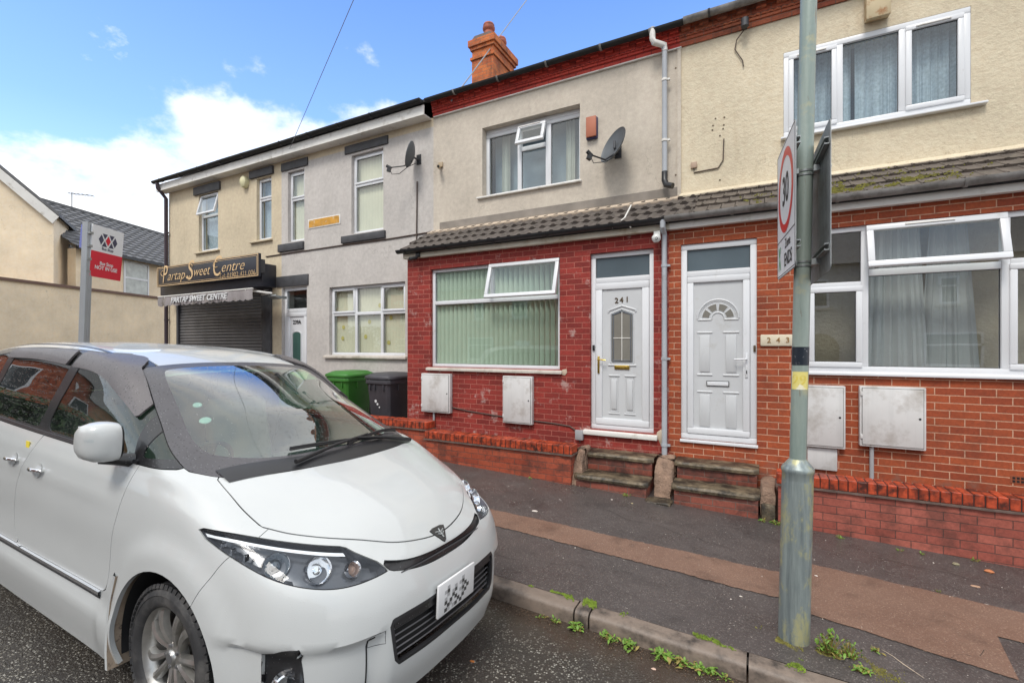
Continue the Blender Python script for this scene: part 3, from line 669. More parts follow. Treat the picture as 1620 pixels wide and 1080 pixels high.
# front door
def door241():
    d = MB(); y = YB + .05; fr = .062
    frame(d, dx0, dx1, dz0, dz1, y, .062, .07); zt_ = EYE + .885; d.box(dx0 + .062, dx1 - .062, y, y + .07, zt_ - .035, zt_ + .035)
    d = d.build('door_frame', M_UPVC, h241, bevel=.007)
    pane(dx0 + .062, dx1 - .062, zt_ + .035, dz1 - .062, y + .03, d, M_GLASS_F, 'fanlight')
    X0, X1, Z0, Z1 = dx0 + .062, dx1 - .062, dz0 + .062, zt_ - .035
    lf = MB(); lf.box(X0, X1, y + .012, y + .05, Z0, Z1); 
    l = MB(); frame(l, X0 + .003, X1 - .003, Z0 + .003, Z1 - .003, y - .010, .088, .03); 
    leaf = lf.build('door', M_DOORW, h241); l.build('sash_frame', M_UPVC, leaf, bevel=.008)
    cx = (X0 + X1) / 2; py = y + .012
    def ridge(pts, r=.009, nm='moulding'): return MB().tube([(a, py, b) for a, b in pts], r, 8).build(nm, M_DOORW, leaf)
    gx0, gx1 = cx - .135, cx + .135; gz0, gz1 = EYE - .20, EYE + .42
    MB().prism([(gx0, gz0), (gx1, gz0), (gx1, gz1), (cx, gz1 + .05), (gx0, gz1)], py - .006, py - .002).build('door_light', mat('grey_frosted', (.20, .19, .165), .25, var=.1, bstr=.3, bscale=150), leaf, smooth=False)
    ld = MB()
    for q in ([(gx0 + .022, gz0 + .018), (gx1 - .022, gz0 + .018)], [(gx0 + .022, gz0), (gx0 + .022, gz1 + .005)], [(gx1 - .022, gz0), (gx1 - .022, gz1 + .005)], [(gx0 + .022, gz1), (cx, gz1 + .035), (gx1 - .022, gz1)],
              [(gx0, gz0), (gx1, gz0), (gx1, gz1), (cx, gz1 + .05), (gx0, gz1), (gx0, gz0)]):
        ld.tube([(a, py - .008, b) for a, b in q], .005, 6)
    ld.build('leading', mat('lead_grey', (.09, .11, .14), .5), leaf)
    wb = MB(); wb.tube([(cx, py - .009, gz0 + .018), (cx, py - .009, gz1 + .035)], .0055, 6); wb.tube([(gx0 + .022, py - .009, gz0 + .31), (gx1 - .022, py - .009, gz0 + .31)], .0055, 6); wb.build('glazing_bar', M_WHITE, leaf)
    ridge([(gx0 - .045, gz1 + .03), (gx0 - .045, gz1 + .055), (cx, gz1 + .115), (gx1 + .045, gz1 + .055), (gx1 + .045, gz1 + .03)], .013)
    ridge([(gx0 - .02, gz0 - .015), (gx0 - .02, gz1 + .01), (cx, gz1 + .072), (gx1 + .02, gz1 + .01), (gx1 + .02, gz0 - .015), (gx0 - .02, gz0 - .015)], .008)
    ridge([(gx0 - .05, gz0 - .045), (gx1 + .05, gz0 - .045)], .014)
    zb0, zb1 = EYE - .88, EYE - .385
    for s_ in (-1, 1):
        c0 = cx + s_ * .105; a, b = c0 - .066, c0 + .066
        MB().prism([(a + .03, zb0 + .05), (b - .03, zb0 + .05), (b - .03, zb1 - .05), (a + .03, zb1 - .05)], py - .014, py).build('raised_panel', M_DOORW, leaf, bevel=.006)
        ridge([(a + .012, zb0 + .02), (b - .012, zb0 + .02), (b - .012, zb1 - .02), (a + .012, zb1 - .02), (a + .012, zb0 + .02)], .006)
        ridge([(a - .006, zb1), (b + .006, zb1)], .011); ridge([(a - .006, zb0 - .004), (b + .006, zb0 - .004)], .012)
    MB().box(cx - .10, cx + .10, py - .016, py, EYE - .30, EYE - .245).build('letterbox', M_BRASS, leaf, bevel=.006)
    MB().box(cx - .075, cx + .075, py - .020, py - .014, EYE - .288, EYE - .257).build('letterbox_flap', M_BRASS, leaf, bevel=.004)
    hx = X0 + .045; hb = MB().box(hx - .014, hx + .014, y - .026, y - .008, EYE - .36, EYE - .13); hb = hb.build('door_handle', M_BRASS, leaf, bevel=.007)
    MB().tube([(hx, y - .02, EYE - .175), (hx, y - .06, EYE - .175), (hx + .03, y - .065, EYE - .172), (hx + .11, y - .06, EYE - .182)], .009, 8).build('lever', M_BRASS, hb)
    for i, ch in enumerate('241'): text('door_number', ch, .098, M_NUM, leaf, (cx + (-.062, .004, .078)[i] - .01, py - .004, EYE + .605 + i * .004), offset=.002, depth=.008)
    MB().box(dx0 + .022, dx0 + .052, y - .022, y, EYE - .055, EYE + .02).build('video_doorbell', M_BLACK, d, bevel=.005)
door241()
sill(dx0 - .085, dx1 + .05, dz0 - .003, YB, M_WHITE, h241, h=.07, out=.05, name='door_sill')
# lean-to roof over the bay, fascia and gutter of 241
Yl, Zl = YB - .13, EYE + 1.565; Yh, Zh = YU, EYE + 2.05
MB().box(XC - .02, XD + .02, YB - .085, YB - .065, EYE + 1.435, EYE + 1.54).build('fascia', M_FASC, h241)
MB().box(XC - .02, XD + .02, YB - .064, YB + .0, EYE + 1.437, EYE + 1.452).build('soffit', M_FASC, h241)
tiles(XC - .04, XD + .3, Yl, Zl, Yh, Zh, M_TILE, h241, gauge=.27, tw=.165, prof='roll')
MB().prism([(Yl + .03, Zl - .03), (Yh, Zh - .03), (Yh, Zh - .12), (Yl + .03, Zl - .06)], XC - .01, XD, 'x').build('roof_deck', M_LINTEL, h241)
MB().prism([(YU - .16, EYE + 2.00), (YU - .001, EYE + 2.075), (YU - .001, EYE + 2.01), (YU - .14, EYE + 1.955)], XC - .03, XD + .02, 'x').build('mortar_flashing', M_FLASH, h241, bevel=.01)
MB().prism([(YU - .02, EYE + 2.07), (YU - .02, EYE + 2.19), (YU, EYE + 2.19), (YU, EYE + 2.07)], XC + .15, XD, 'x').build('render_band', mat('bare_render_band', (.25, .22, .19), .85, var=.25, bstr=.4), h241)
gutter(XC - .08, XD - .03, YB - .155, EYE + 1.565, .055, M_BLACKP, h241, 'gutter', brackets=[-5.1, -4.3, -3.45, -2.6, -1.7])
# upper window
uf = YU + .13; U = MB(); sy0, sy1 = uz0 + .005, uz1 - .0; cx1, cx2 = at(816, 250, YU)[0], at(862, 250, YU)[0]
frame(U, ux0, ux1, uz0, uz1 - .07, uf, .06, .07); U.box(cx1 - .035, cx1 + .035, uf, uf + .07, uz0 + .06, uz1 - .13); U.box(cx2 - .045, cx2 + .045, uf, uf + .07, uz0 + .06, uz1 - .13)
tz = uz0 + (uz1 - uz0) * .62; U.box(cx1 + .035, cx2 - .045, uf, uf + .07, tz - .035, tz + .035); U.box(ux0, ux1, uf, uf + .07, uz1 - .07, uz1)
U = U.build('window', M_UPVC, h241, bevel=.006)
pane(ux0 + .06, cx1 - .035, uz0 + .06, uz1 - .13, uf + .035, U); pane(cx1 + .035, cx2 - .045, uz0 + .06, tz - .035, uf + .035, U); pane(cx2 + .045, ux1 - .06, uz0 + .06, uz1 - .13, uf + .035, U)
tophung(cx1 + .0, cx2 - .02, tz - .0, uz1 - .09, YU + .10, 20, U, vent=True)
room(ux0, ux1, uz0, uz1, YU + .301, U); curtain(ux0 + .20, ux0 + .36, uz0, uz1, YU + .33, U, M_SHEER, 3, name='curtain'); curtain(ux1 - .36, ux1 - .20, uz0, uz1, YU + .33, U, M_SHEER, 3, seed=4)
MB().box(ux0, ux1, YU + .45, YU + .452, uz0, uz1).build('net_curtain', mat('dim_net', (.22, .29, .35), .9), U)
sill(ux0 - .09, ux1 + .03, uz0 + .0, YU, M_WHITE, h241, h=.04, out=.05, back=.13)
# rainwater pipes of 241
pz0 = .27
downpipe([(XD - .045, YB - .17, EYE + 1.54), (XD - .045, YB - .17, EYE + 1.46), (XD - .045, YB - .055, EYE + 1.38), (XD - .045, YB - .05, 1.0), (XD - .045, YB - .05, pz0 + .06)], .033, M_PIPE, h241, [(XD - .045, YB - .05, EYE + v) for v in (1.0, -.15, -1.22)])
px_, py_ = at(1051.5, 200, YU - .09)[0], YU - .09
dp = downpipe([(px_ - .14, YU - .21, EYE + 4.35), (px_ - .14, YU - .21, EYE + 4.22), (px_ - .13, YU - .2, EYE + 4.15), (px_ - .02, YU - .11, EYE + 4.13), (px_, YU - .09, EYE + 4.05), (px_, YU - .09, EYE + 2.36)], .035, M_PIPE, h241, [(px_, py_, EYE + v) for v in (3.66, 2.83)], clipm=M_WHITE)
MB().tube([(px_, YU - .09, EYE + 4.06), (px_ - .0, YU - .10, EYE + 4.13), (px_ - .12, YU - .2, EYE + 4.15), (px_ - .14, YU - .21, EYE + 4.2), (px_ - .14, YU - .21, EYE + 4.32)], .041, 12).build('swan_neck', M_WHITE, dp)
MB().tube([(px_, YU - .09, EYE + 2.40), (px_, YU - .10, EYE + 2.28), (px_ + .03, YU - .14, EYE + 2.20), (px_ + .12, YU - .18, EYE + 2.16)], .041, 12).build('shoe', M_BLACKP, dp)
# meter cupboards of 241
def meter(x0, x1, z0, z1, y, parent, hinge=1, d=.075, name='meter_box', lock='r'):
    b = MB().box(x0, x1, y - d, y, z0, z1).build(name, M_METER, parent, bevel=.008)
    t = .022; dr = MB().box(x0 + t, x1 - t, y - d - .009, y - d, z0 + t, z1 - t).build('cupboard_door', M_METER, b, bevel=.004)
    k = x1 - t - .028 if lock == 'r' else x0 + t + .028
    MB().lathe([(0, .004), (.010, .003), (.011, 0)], 12, Matrix.Translation((k, y - d - .009, (z0 + z1) / 2)) @ Matrix.Rotation(R(90), 4, 'X')).build('lock', M_BLACK, dr)
    hm = MB(); hx = x0 + .012 if lock == 'r' else x1 - .012
    for zz in (z0 + .08, z1 - .10): hm.box(hx - .007, hx + .012, y - d - .013, y - d + .002, zz, zz + .045)
    hm.build('hinge', M_METER, dr, bevel=.002)
    g = MB(); frame(g, x0 + t - .004, x1 - t + .004, z0 + t - .004, z1 - t + .004, y - d - .0012, .004, .002); g.build('door_seam', M_BLACK, b, smooth=False)
    return b
def mbox(px0, px1, y0, y1, parent, **k):
    X0, X1 = at(px0, 600, YB)[0], at(px1, 600, YB)[0]; xm_ = (px0 + px1) / 2
    Z1 = at(xm_, y0, YB)[1]; Z0 = at(xm_, y1, YB)[1]; return meter(X0, X1, Z0, Z1, YB, parent, **k), X0, X1, Z0, Z1
b1, a0, a1, a2, a3 = mbox(671, 716, 590.5, 651.5, h241, lock='r')
mbox(799, 845, 594.5, 669, h241)
MB().tube([(a0 + .22, YB - .03, a2), (a0 + .22, YB - .03, .55)], .017, 8).build('conduit', M_GREYP, b1)
jb = MB().box(*[at(v, 690, YB)[0] for v in (912, 924)], YB - .06, YB, EYE - 1.26, EYE - 1.13).build('junction_box', M_GREYP, h241, bevel=.005)
x_ = at(700, 665, YB)[0]
MB().tube([(x_ - .35, YB - .014, EYE - .86), (x_, YB - .012, EYE - .93), (x_ + .5, YB - .012, EYE - .99), (x_ + 1.2, YB - .012, EYE - 1.04), (x_ + 1.9, YB - .012, EYE - 1.07), (x_ + 2.15, YB - .014, EYE - 1.09), (x_ + 2.28, YB - .02, EYE - 1.16), (x_ + 2.30, YB - .02, EYE - 1.30)], .009, 6).build('wall_cable', M_BROWNC, h241)

# ---------------------------------------------------------------- number 243
h243 = thing('terraced_house', (XD, YU, .1), 'terraced house 243 in orange brick with roughcast cream upper wall and wide white windows', 'house', 'terraced houses along the street')
bx0, bx1 = at(1272, 500, YB)[0], 3.35; bz0, bz1 = EYE - .265, EYE + 1.275
ex0, ex1 = at(1077, 500, YB)[0], at(1197.5, 500, YB)[0]; ez0, ez1 = EYE - 1.13, EYE + 1.249
w = panel(MB(), XD, XE, -.5, EYE + 1.44, YB, [(bx0, bx1, bz0, bz1), (ex0, ex1, ez0, ez1)])
w.quad((XE, YB, -.4), (XE, YU + .3, -.4), (XE, YU + .3, EYE + 1.44), (XE, YB, EYE + 1.44)); w.build('bay_wall', M_BRICK243, h243, smooth=False)
vx0, vx1 = at(1239.5, 150, YU)[0], at(1536, 100, YU)[0]; vz0 = EYE + (548 - 218) / (.4679 / YU * (1240 + 600)); vz1 = EYE + (548 - 84) / (.4679 / YU * 1840)
w = panel(MB(), XD + .03, XE, -.5, EYE + 4.10, YU, [(vx0, vx1, vz0, vz1)], thick=.3); backwalls(w, XD + .03, XE); w.build('wall', M_R243, h243, smooth=False)
main_roof(h243, XD, XE); cornice(XD + .03, XE, M_BRICKCOR, h243)
gutter(XD + .1, XE, YU - .19, EYE + 4.345, .06, M_GUTG, h243, brackets=[-.6, .3, 1.2, 2.1], bm_=M_DARKM)
# wide ground-floor window
W2 = MB(); f_y = YB + .03; pj = .0; m1 = at(1369, 500, YB)[0]; m2 = at(1594, 500, YB)[0]; tz2 = EYE + .775
frame(W2, bx0, bx1, bz0, bz1, f_y, .055, .07)
m3 = m2 + (m1 - bx0)
for mx in (m1, m2): W2.box(mx - .032, mx + .032, f_y, f_y + .07, bz0 + .055, bz1 - .055)
W2.box(bx0 + .055, m1 - .032, f_y, f_y + .07, EYE + .63, EYE + .69); W2.box(m1 + .032, m2 - .032, f_y, f_y + .07, tz2 - .035, tz2 + .035); W2.box(m2 + .032, bx1 - .055, f_y, f_y + .07, EYE + .77, EYE + .83)
W2 = W2.build('window', M_UPVC, h243, bevel=.006)
def sash(x0, x1, z0, z1, y, parent, fw=.055, vent=False, g=None):
    s = MB(); frame(s, x0, x1, z0, z1, y - .018, fw, .05); s = s.build('sash', M_UPVC, parent, bevel=.009); pane(x0 + fw, x1 - fw, z0 + fw, z1 - fw, y + .012, s, g)
    if vent: MB().box((x0 + x1) / 2 - .16, (x0 + x1) / 2 + .14, y - .032, y - .016, z1 - .036, z1 - .020).build('trickle_vent', M_WHITE, s, bevel=.003)
    return s
sash(bx0 + .045, m1 - .022, bz0 + .045, EYE + .64, f_y, W2, g=M_GLASS_R)
pane(bx0 + .055, m1 - .032, EYE + .69, bz1 - .055, f_y + .035, W2, M_GLASS_R)
pane(m1 + .032, m2 - .032, bz0 + .055, tz2 - .035, f_y + .035, W2, M_GLASS_R)
sash(m2 + .022, bx1 - .045, bz0 + .045, EYE + .78, f_y, W2, g=M_GLASS_R); pane(m2 + .032, bx1 - .055, EYE + .83, bz1 - .055, f_y + .035, W2, M_GLASS_R)
tophung(m1 + .005, m2 - .005, tz2 + .02, bz1 - .02, YB + .005, 15, W2, fw=.06, vent=True)
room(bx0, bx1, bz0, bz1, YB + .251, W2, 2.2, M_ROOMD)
curtain(m1 + .08, m1 + .52, bz0, bz1, YB + .34, W2, M_NET, 6, .022, name='net_curtain', flare=.15, seed=3)
curtain(m1 + .62, m1 + .92, bz0, bz1, YB + .40, W2, M_NET, 4, .022, name='net_curtain', flare=.2, seed=8)
sill(bx0 - .03, bx1 + .03, bz0 - .001, YB, M_UPVC, h243, h=.04, out=.05, back=.03)
# door of 243
def door243():
    d = MB(); y = YB + .02; fr = .07
    frame(d, ex0, ex1, ez0, ez1, y, .07, .08); zt_ = EYE + .885; d.box(ex0 + .07, ex1 - .07, y, y + .08, zt_ - .035, zt_ + .035)
    d = d.build('door_frame', M_UPVC, h243, bevel=.008)
    pane(ex0 + .07, ex1 - .07, zt_ + .035, ez1 - .07, y + .03, d, M_GLASS_F, 'fanlight')
    X0, X1, Z0, Z1 = ex0 + .07, ex1 - .07, ez0 + .07, zt_ - .035
    leaf = MB().box(X0, X1, y + .015, y + .06, Z0, Z1).build('door', M_DOORW, h243)
    l = MB(); frame(l, X0 + .003, X1 - .003, Z0 + .003, Z1 - .003, y - .012, .072, .032); l.build('sash_frame', M_UPVC, leaf, bevel=.008)
    cx = (X0 + X1) / 2; py = y + .015
    def ridge(pts, r=.009): return MB().tube([(a, py, b) for a, b in pts], r, 8).build('moulding', M_DOORW, leaf)
    zc = EYE + .335
    def arc(r, a0=0, a1=180, n=20): return [(cx + r * math.cos(R(a0 + (a1 - a0) * i / n)), zc + r * math.sin(R(a0 + (a1 - a0) * i / n))) for i in range(n + 1)]
    ridge(arc(.225), .012); ridge(arc(.205), .006)
    for i in range(4):
        a, b = 180 - 45 * i - 6, 180 - 45 * (i + 1) + 6; o_ = arc(.175, a, b, 6); n_ = arc(.098, b, a, 6)
        MB().prism(o_ + n_, py - .005, py - .001).build('fan_light', bpy.data.materials['grey_frosted'], leaf, smooth=False)
        ridge(o_ + n_ + [o_[0]], .005)
    ridge(arc(.072), .010); ridge([(cx - .225, zc - .012), (cx - .072, zc - .012), (cx - .072, zc)], .011); ridge([(cx + .072, zc), (cx + .072, zc - .012), (cx + .225, zc - .012)], .011)
    for z0, z1 in ((EYE - .34, EYE + .17), (EYE - 1.0, EYE - .545)):
        for s_ in (-1, 1):
            c0 = cx + s_ * .145; a, b = c0 - .085, c0 + .085
            MB().prism([(a + .028, z0 + .035), (b - .028, z0 + .035), (b - .028, z1 - .035), (a + .028, z1 - .035)], py - .010, py).build('raised_panel', M_DOORW, leaf, bevel=.006)
            ridge([(a, z1), (b, z1)], .011); ridge([(a, z0), (b, z0)], .012)
    MB().box(cx - .125, cx + .125, py - .012, py, EYE - .475, EYE - .41).build('letterbox', M_BLACK, leaf, bevel=.004)
    MB().box(cx - .117, cx + .117, py - .016, py - .010, EYE - .467, EYE - .418).build('letterbox_flap', M_UPVC, leaf, bevel=.003)
    hx = X1 - .036; hb = MB().box(hx - .014, hx + .014, y - .026, y - .012, EYE - .36, EYE - .08).build('door_handle', M_UPVC, leaf, bevel=.007)
    MB().tube([(hx, y - .02, EYE - .145), (hx, y - .06, EYE - .145), (hx - .03, y - .065, EYE - .145), (hx - .13, y - .06, EYE - .15)], .009, 8).build('lever', M_UPVC, hb)
    MB().box(hx - .005, hx + .005, y - .029, y - .025, EYE - .315, EYE - .275).build('keyhole', M_BLACK, hb)
    MB().box(ex1 - .036, ex1 - .012, y - .02, y, EYE - .06, EYE + .015).build('doorbell', M_NUM, d, bevel=.006)
    MB().box(ex0 - .008, ex1 + .012, YB - .03, YB + .019, ez0 - .035, ez0).build('threshold', M_UPVC, d, bevel=.006)
door243()
# carved number plaque
pxx0, pxx1 = at(1203, 540, YB)[0], at(1257, 540, YB)[0]; pc = (pxx0 + pxx1) / 2
npq = MB().box(pxx0, pxx1, YB - .025, YB, EYE + .005, EYE + .135).build('number_plaque', mat('cream_stone', (.62, .55, .42), .7, bstr=.3), h243, bevel=.01)
for i, ch in enumerate('243'): text('plaque_number', ch, .082, mat('worn_gold', (.28, .16, .06), .5) if i == 0 else bpy.data.materials['worn_gold'], npq, (pxx0 + .085 + i * .092, YB - .028, EYE + .07), depth=.006, offset=.001)
# fascia, tiles, gutter
MB().box(XD + .02, XE, YB - .085, YB - .065, EYE + 1.435, EYE + 1.56).build('fascia', M_WHITE, h243)
MB().box(XD + .02, XE, YB - .064, YB + .0, EYE + 1.437, EYE + 1.452).build('soffit', M_WHITE, h243)
tiles(XD + .3, XE + .05, Yl, Zl + .015, Yh, Zh + .02, M_TILEMOSS, h243, gauge=.25, tw=.15, prof='flat', seed=5)
MB().prism([(Yl + .03, Zl - .03), (Yh, Zh - .03), (Yh, Zh - .12), (Yl + .03, Zl - .06)], XD + .01, XE, 'x').build('roof_deck', M_LINTEL, h243)
MB().prism([(YU - .12, EYE + 2.03), (YU - .001, EYE + 2.10), (YU - .001, EYE + 2.03), (YU - .10, EYE + 1.98)], XD + .03, XE, 'x').build('mortar_flashing', M_R243, h243, bevel=.01)
gutter(XD - .02, XE, YB - .16, EYE + 1.575, .062, M_GUTG, h243, brackets=[-.3, .7, 1.7, 2.6], bm_=M_GUTG)
# upper window
vf = YU + .0; V = MB(); c1, c2 = at(1328, 100, YU)[0], at(1428, 100, YU)[0]
frame(V, vx0, vx1, vz0, vz1, vf, .065, .09); V.box(c1 - .035, c1 + .035, vf, vf + .09, vz0 + .065, vz1 - .065); V.box(c2 - .035, c2 + .035, vf, vf + .09, vz0 + .065, vz1 - .065)
V = V.build('window', M_UPVC, h243, bevel=.008)
sash(vx0 + .055, c1 - .025, vz0 + .055, vz1 - .055, vf, V, vent=True); pane(c1 + .035, c2 - .035, vz0 + .065, vz1 - .065, vf + .045, V); sash(c2 + .025, vx1 - .055, vz0 + .055, vz1 - .055, vf, V, vent=True)
room(vx0, vx1, vz0, vz1, YU + .301, V); mid = (c1 + c2) / 2 - .14
curtain(vx0 + .05, mid - .02, vz0, vz1, YU + .22, V, M_LACE, 10, .022, seed=5); curtain(mid + .02, vx1 - .05, vz0, vz1, YU + .22, V, M_LACE, 11, .022, seed=6)
sill(vx0 - .03, vx1 + .12, vz0 - .0, YU, M_UPVC, h243, h=.035, out=.07, back=.02)
b2, q0, q1, q2, q3 = mbox(1358, 1462, 611, 707, h243); MB().tube([((q0 + q1) / 2 - .16, YB - .03, q2), ((q0 + q1) / 2 - .16, YB - .03, .42)], .019, 10).build('conduit', M_GREYP, b2)
mbox(1270, 1336, 609, 706, h243)
X0, X1 = at(1277, 720, YB)[0], at(1324, 720, YB)[0]; MB().box(X0, X1, YB - .035, YB, EYE - 1.33, EYE - 1.095).build('access_cover', M_METER, h243, bevel=.006)
X0, X1 = at(1598, 758, YB)[0], at(1640, 758, YB)[0]; ab = MB().box(X0, X1, YB - .004, YB + .01, EYE - 1.277, EYE - 1.205).build('air_brick', mat('air_brick', (.26, .07, .03), .8), h243)
mb = MB()
for i in range(7):
    for j in range(2): mb.box(X0 + .015 + i * .029, X0 + .034 + i * .029, YB - .006, YB, EYE - 1.268 + j * .03, EYE - 1.248 + j * .03)
mb.build('vent_hole', M_BLACK, ab, smooth=False)
# alarm stub, cable ends, fixings on the roughcast
xx, zz = at(1098, 262, YU); ct = MB().box(xx - .04, xx + .04, YU - .03, YU, zz - .04, zz + .04).build('cable_terminal', mat('beige_box', (.42, .30, .22), .7), h243, bevel=.006)
MB().tube([(xx, YU - .012, zz - .03), (xx, YU - .012, zz - .1), (xx + .30, YU - .012, zz - .09), (xx + .36, YU - .012, zz + .0), (xx + .37, YU - .012, zz + .28)], .008, 6).build('terminal_cable', M_BROWNC, ct)
xx, zz = at(1179, 45, YU); db = MB().lathe([(.03, -.06), (.045, -.05), (.045, .05), (.03, .06)], 14, Matrix.Translation((xx, YU - .12, zz))).box(xx - .04, xx + .02, YU - .1, YU, zz - .02, zz + .03).build('sensor_lamp', M_DARKM, h243)
MB().tube([(xx, YU - .06, zz - .04), (xx - .10, YU - .03, zz - .14), (xx - .12, YU - .02, zz - .25), (xx - .03, YU - .02, zz - .42), (xx - .02, YU - .02, zz - .5)], .007, 6).build('loose_cable', M_BROWNC, db)
mb = MB()
for x, y in ((1132, 188), (1146, 186), (1145, 198), (1144, 204), (1128, 199), (1127, 206), (1139, 215), (1139, 285), (1069, 108), (1069, 277)):
    a, b = at(x, y, YU); mb.lathe([(0, .004), (.012, .003), (.012, 0)], 8, Matrix.Translation((a, YU - .001, b)) @ Matrix.Rotation(R(90), 4, 'X'))
mb.build('screw_fixing', M_NUM, h243)
# bell housing under the eaves
xx, zz = at(1387, 21, YU); MB().prism([(YU - .14, zz - .12), (YU - .14, zz + .22), (YU, zz + .26), (YU, zz - .09)], at(1367, 21, YU)[0], at(1405, 21, YU)[0], 'x').build('rusty_bell_box', mat('rusty_cream', (.52, .42, .26), .6, dirt=(.34, .15, .05), dscale=9, damt=(.5, .65)), h243, bevel=.008)

# ---------------------------------------------------------------- number 239 (grey render) and the shop
def plainhouse(root, X0, X1, holes, m, zb=-.4, top=EYE + 4.09):
    w = panel(MB(), X0, X1, zb, top, YU, holes, thick=.3); backwalls(w, X0, X1); return w.build('wall', m, root, smooth=False)
def hole(x0, x1, ytop, ybot, Y=YU):
    X0, X1 = at(x0, 400, Y)[0], at(x1, 400, Y)[0]; Z1 = at(x0, ytop, Y)[1]; Z0 = at(x0, ybot, Y)[1]; return X0, X1, Z0, Z1
def simplewin(root, h, split=None, y=.07, fw=.055, mull=(), blind=None, silly=None, open_=False, vent=False, sm=None):
    x0, x1, z0, z1 = h; F = MB(); Y = YU + y; frame(F, x0, x1, z0, z1, Y, fw, .07)
    xs_ = [x0 + fw] + [v for v in mull] + [x1 - fw]
    for mx in mull: F.box(mx - .03, mx + .03, Y, Y + .07, z0 + fw, z1 - fw)
    if split: F.box(x0 + fw, x1 - fw, Y + .001, Y + .069, split - .032, split + .032)
    F = F.build('window', M_UPVC, root, bevel=.006)
    for i in range(len(xs_) - 1):
        a = xs_[i] + (.03 if i else 0); b = xs_[i + 1] - (.03 if i + 1 < len(xs_) - 1 else 0)
        if split:
            pane(a, b, z0 + fw, split - .032, Y + .035, F)
            if i != 1 or len(mull) == 0:
                if not open_: sash(a - .012, b + .012, split + .02, z1 - fw + .012, Y, F, .042, vent=vent)
            else: pane(a, b, split + .032, z1 - fw, Y + .035, F)
        else: pane(a, b, z0 + fw, z1 - fw, Y + .035, F)
    if open_: tophung(x0 + .03, x1 - .03, split + .0, z1 - .03, Y - .01, 14, F, .045)
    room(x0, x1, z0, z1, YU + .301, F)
    return F
h239 = thing('terraced_house', (XB_, YU, .2), 'terraced house rendered grey with dark lintels and cream vertical blinds, left of the red-painted one', 'house', 'terraced houses along the street')
hA = hole(556, 606.5, 246.5, 370.5); hB = hole(455.5, 481.5, 273, 383.5); hD = hole(446.5, 485.5, 455.5, 622); hG = hole(521, 641, 451, 562)
hG = (hG[0], hG[1], EYE - .175, EYE + 1.21)
plainhouse(h239, XB_ + .12, XC, [hA, hB, hD, hG], M_R239, top=EYE + 3.93)
MB().quad((XB_ + .12, YU, EYE + 3.93), (XC, YU, EYE + 3.93), (XC, YU, EYE + 4.09), (XB_ + .12, YU, EYE + 4.09)).build('cream_band', M_RSHOP, h239, smooth=False)
main_roof(h239, XB_ + .12, XC)
fA = simplewin(h239, hA, hA[2] + (hA[3] - hA[2]) * .62); vblind(hA[0] + .03, hA[1] - .03, hA[2], hA[3], YU + .165, fA, M_CREAMB, ang0=12, ang1=12)
fB = simplewin(h239, hB, hB[2] + (hB[3] - hB[2]) * .61); vblind(hB[0] + .03, hB[1] - .03, hB[2], hB[3], YU + .165, fB, M_CREAMB, ang0=12, ang1=12)
fG = simplewin(h239, hG, hG[2] + (hG[3] - hG[2]) * .60, mull=(at(559, 500, YU)[0], at(600, 500, YU)[0])); vblind(hG[0] + .03, hG[1] - .03, hG[2] + .03, hG[3], YU + .165, fG, M_CREAMB, ang0=10, ang1=10)
mb = MB(); rnd = random.Random(5)
for i in range(9):
    cx = hG[0] + .2 + rnd.random() * 1.4; cz = hG[2] + .15 + rnd.random() * .9
    mb.lathe([(0, .003), (.045, .0)], 9, Matrix.Translation((cx, YU + .152, cz)) @ Matrix.Rotation(R(90), 4, 'X'))
mb.build('printed_flowers', mat('print_yellow', (.55, .47, .16), .9), fG)
def lintel(px0, px1, z0, z1, root, out=.03): MB().box(at(px0, 300, YU)[0], at(px1, 300, YU)[0], YU - out, YU + .06, z0, z1).build('lintel', M_LINTEL, root, bevel=.01)
def slab(px0, px1, ytop, ybot, root, name='lintel', out=.03):
    a, b = at(px0, 300, YU)[0], at(px1, 300, YU)[0]; MB().box(a, b, YU - out, YU + .06, at(px0, ybot, YU)[1], at(px0, ytop, YU)[1]).build(name, M_LINTEL, root, bevel=.008)
slab(546.5, 614.5, 233, 245.5, h239); slab(446, 487.5, 260, 272.5, h239); slab(438.5, 488.5, 438.5, 455, h239)
slab(542, 610.5, 375, 386, h239, 'sill', .05); slab(442, 481.5, 388, 399.5, h239, 'sill', .05)
sill(hG[0] - .12, hG[1] + .05, hG[2], YU, M_SILL, h239, h=.06, out=.06)
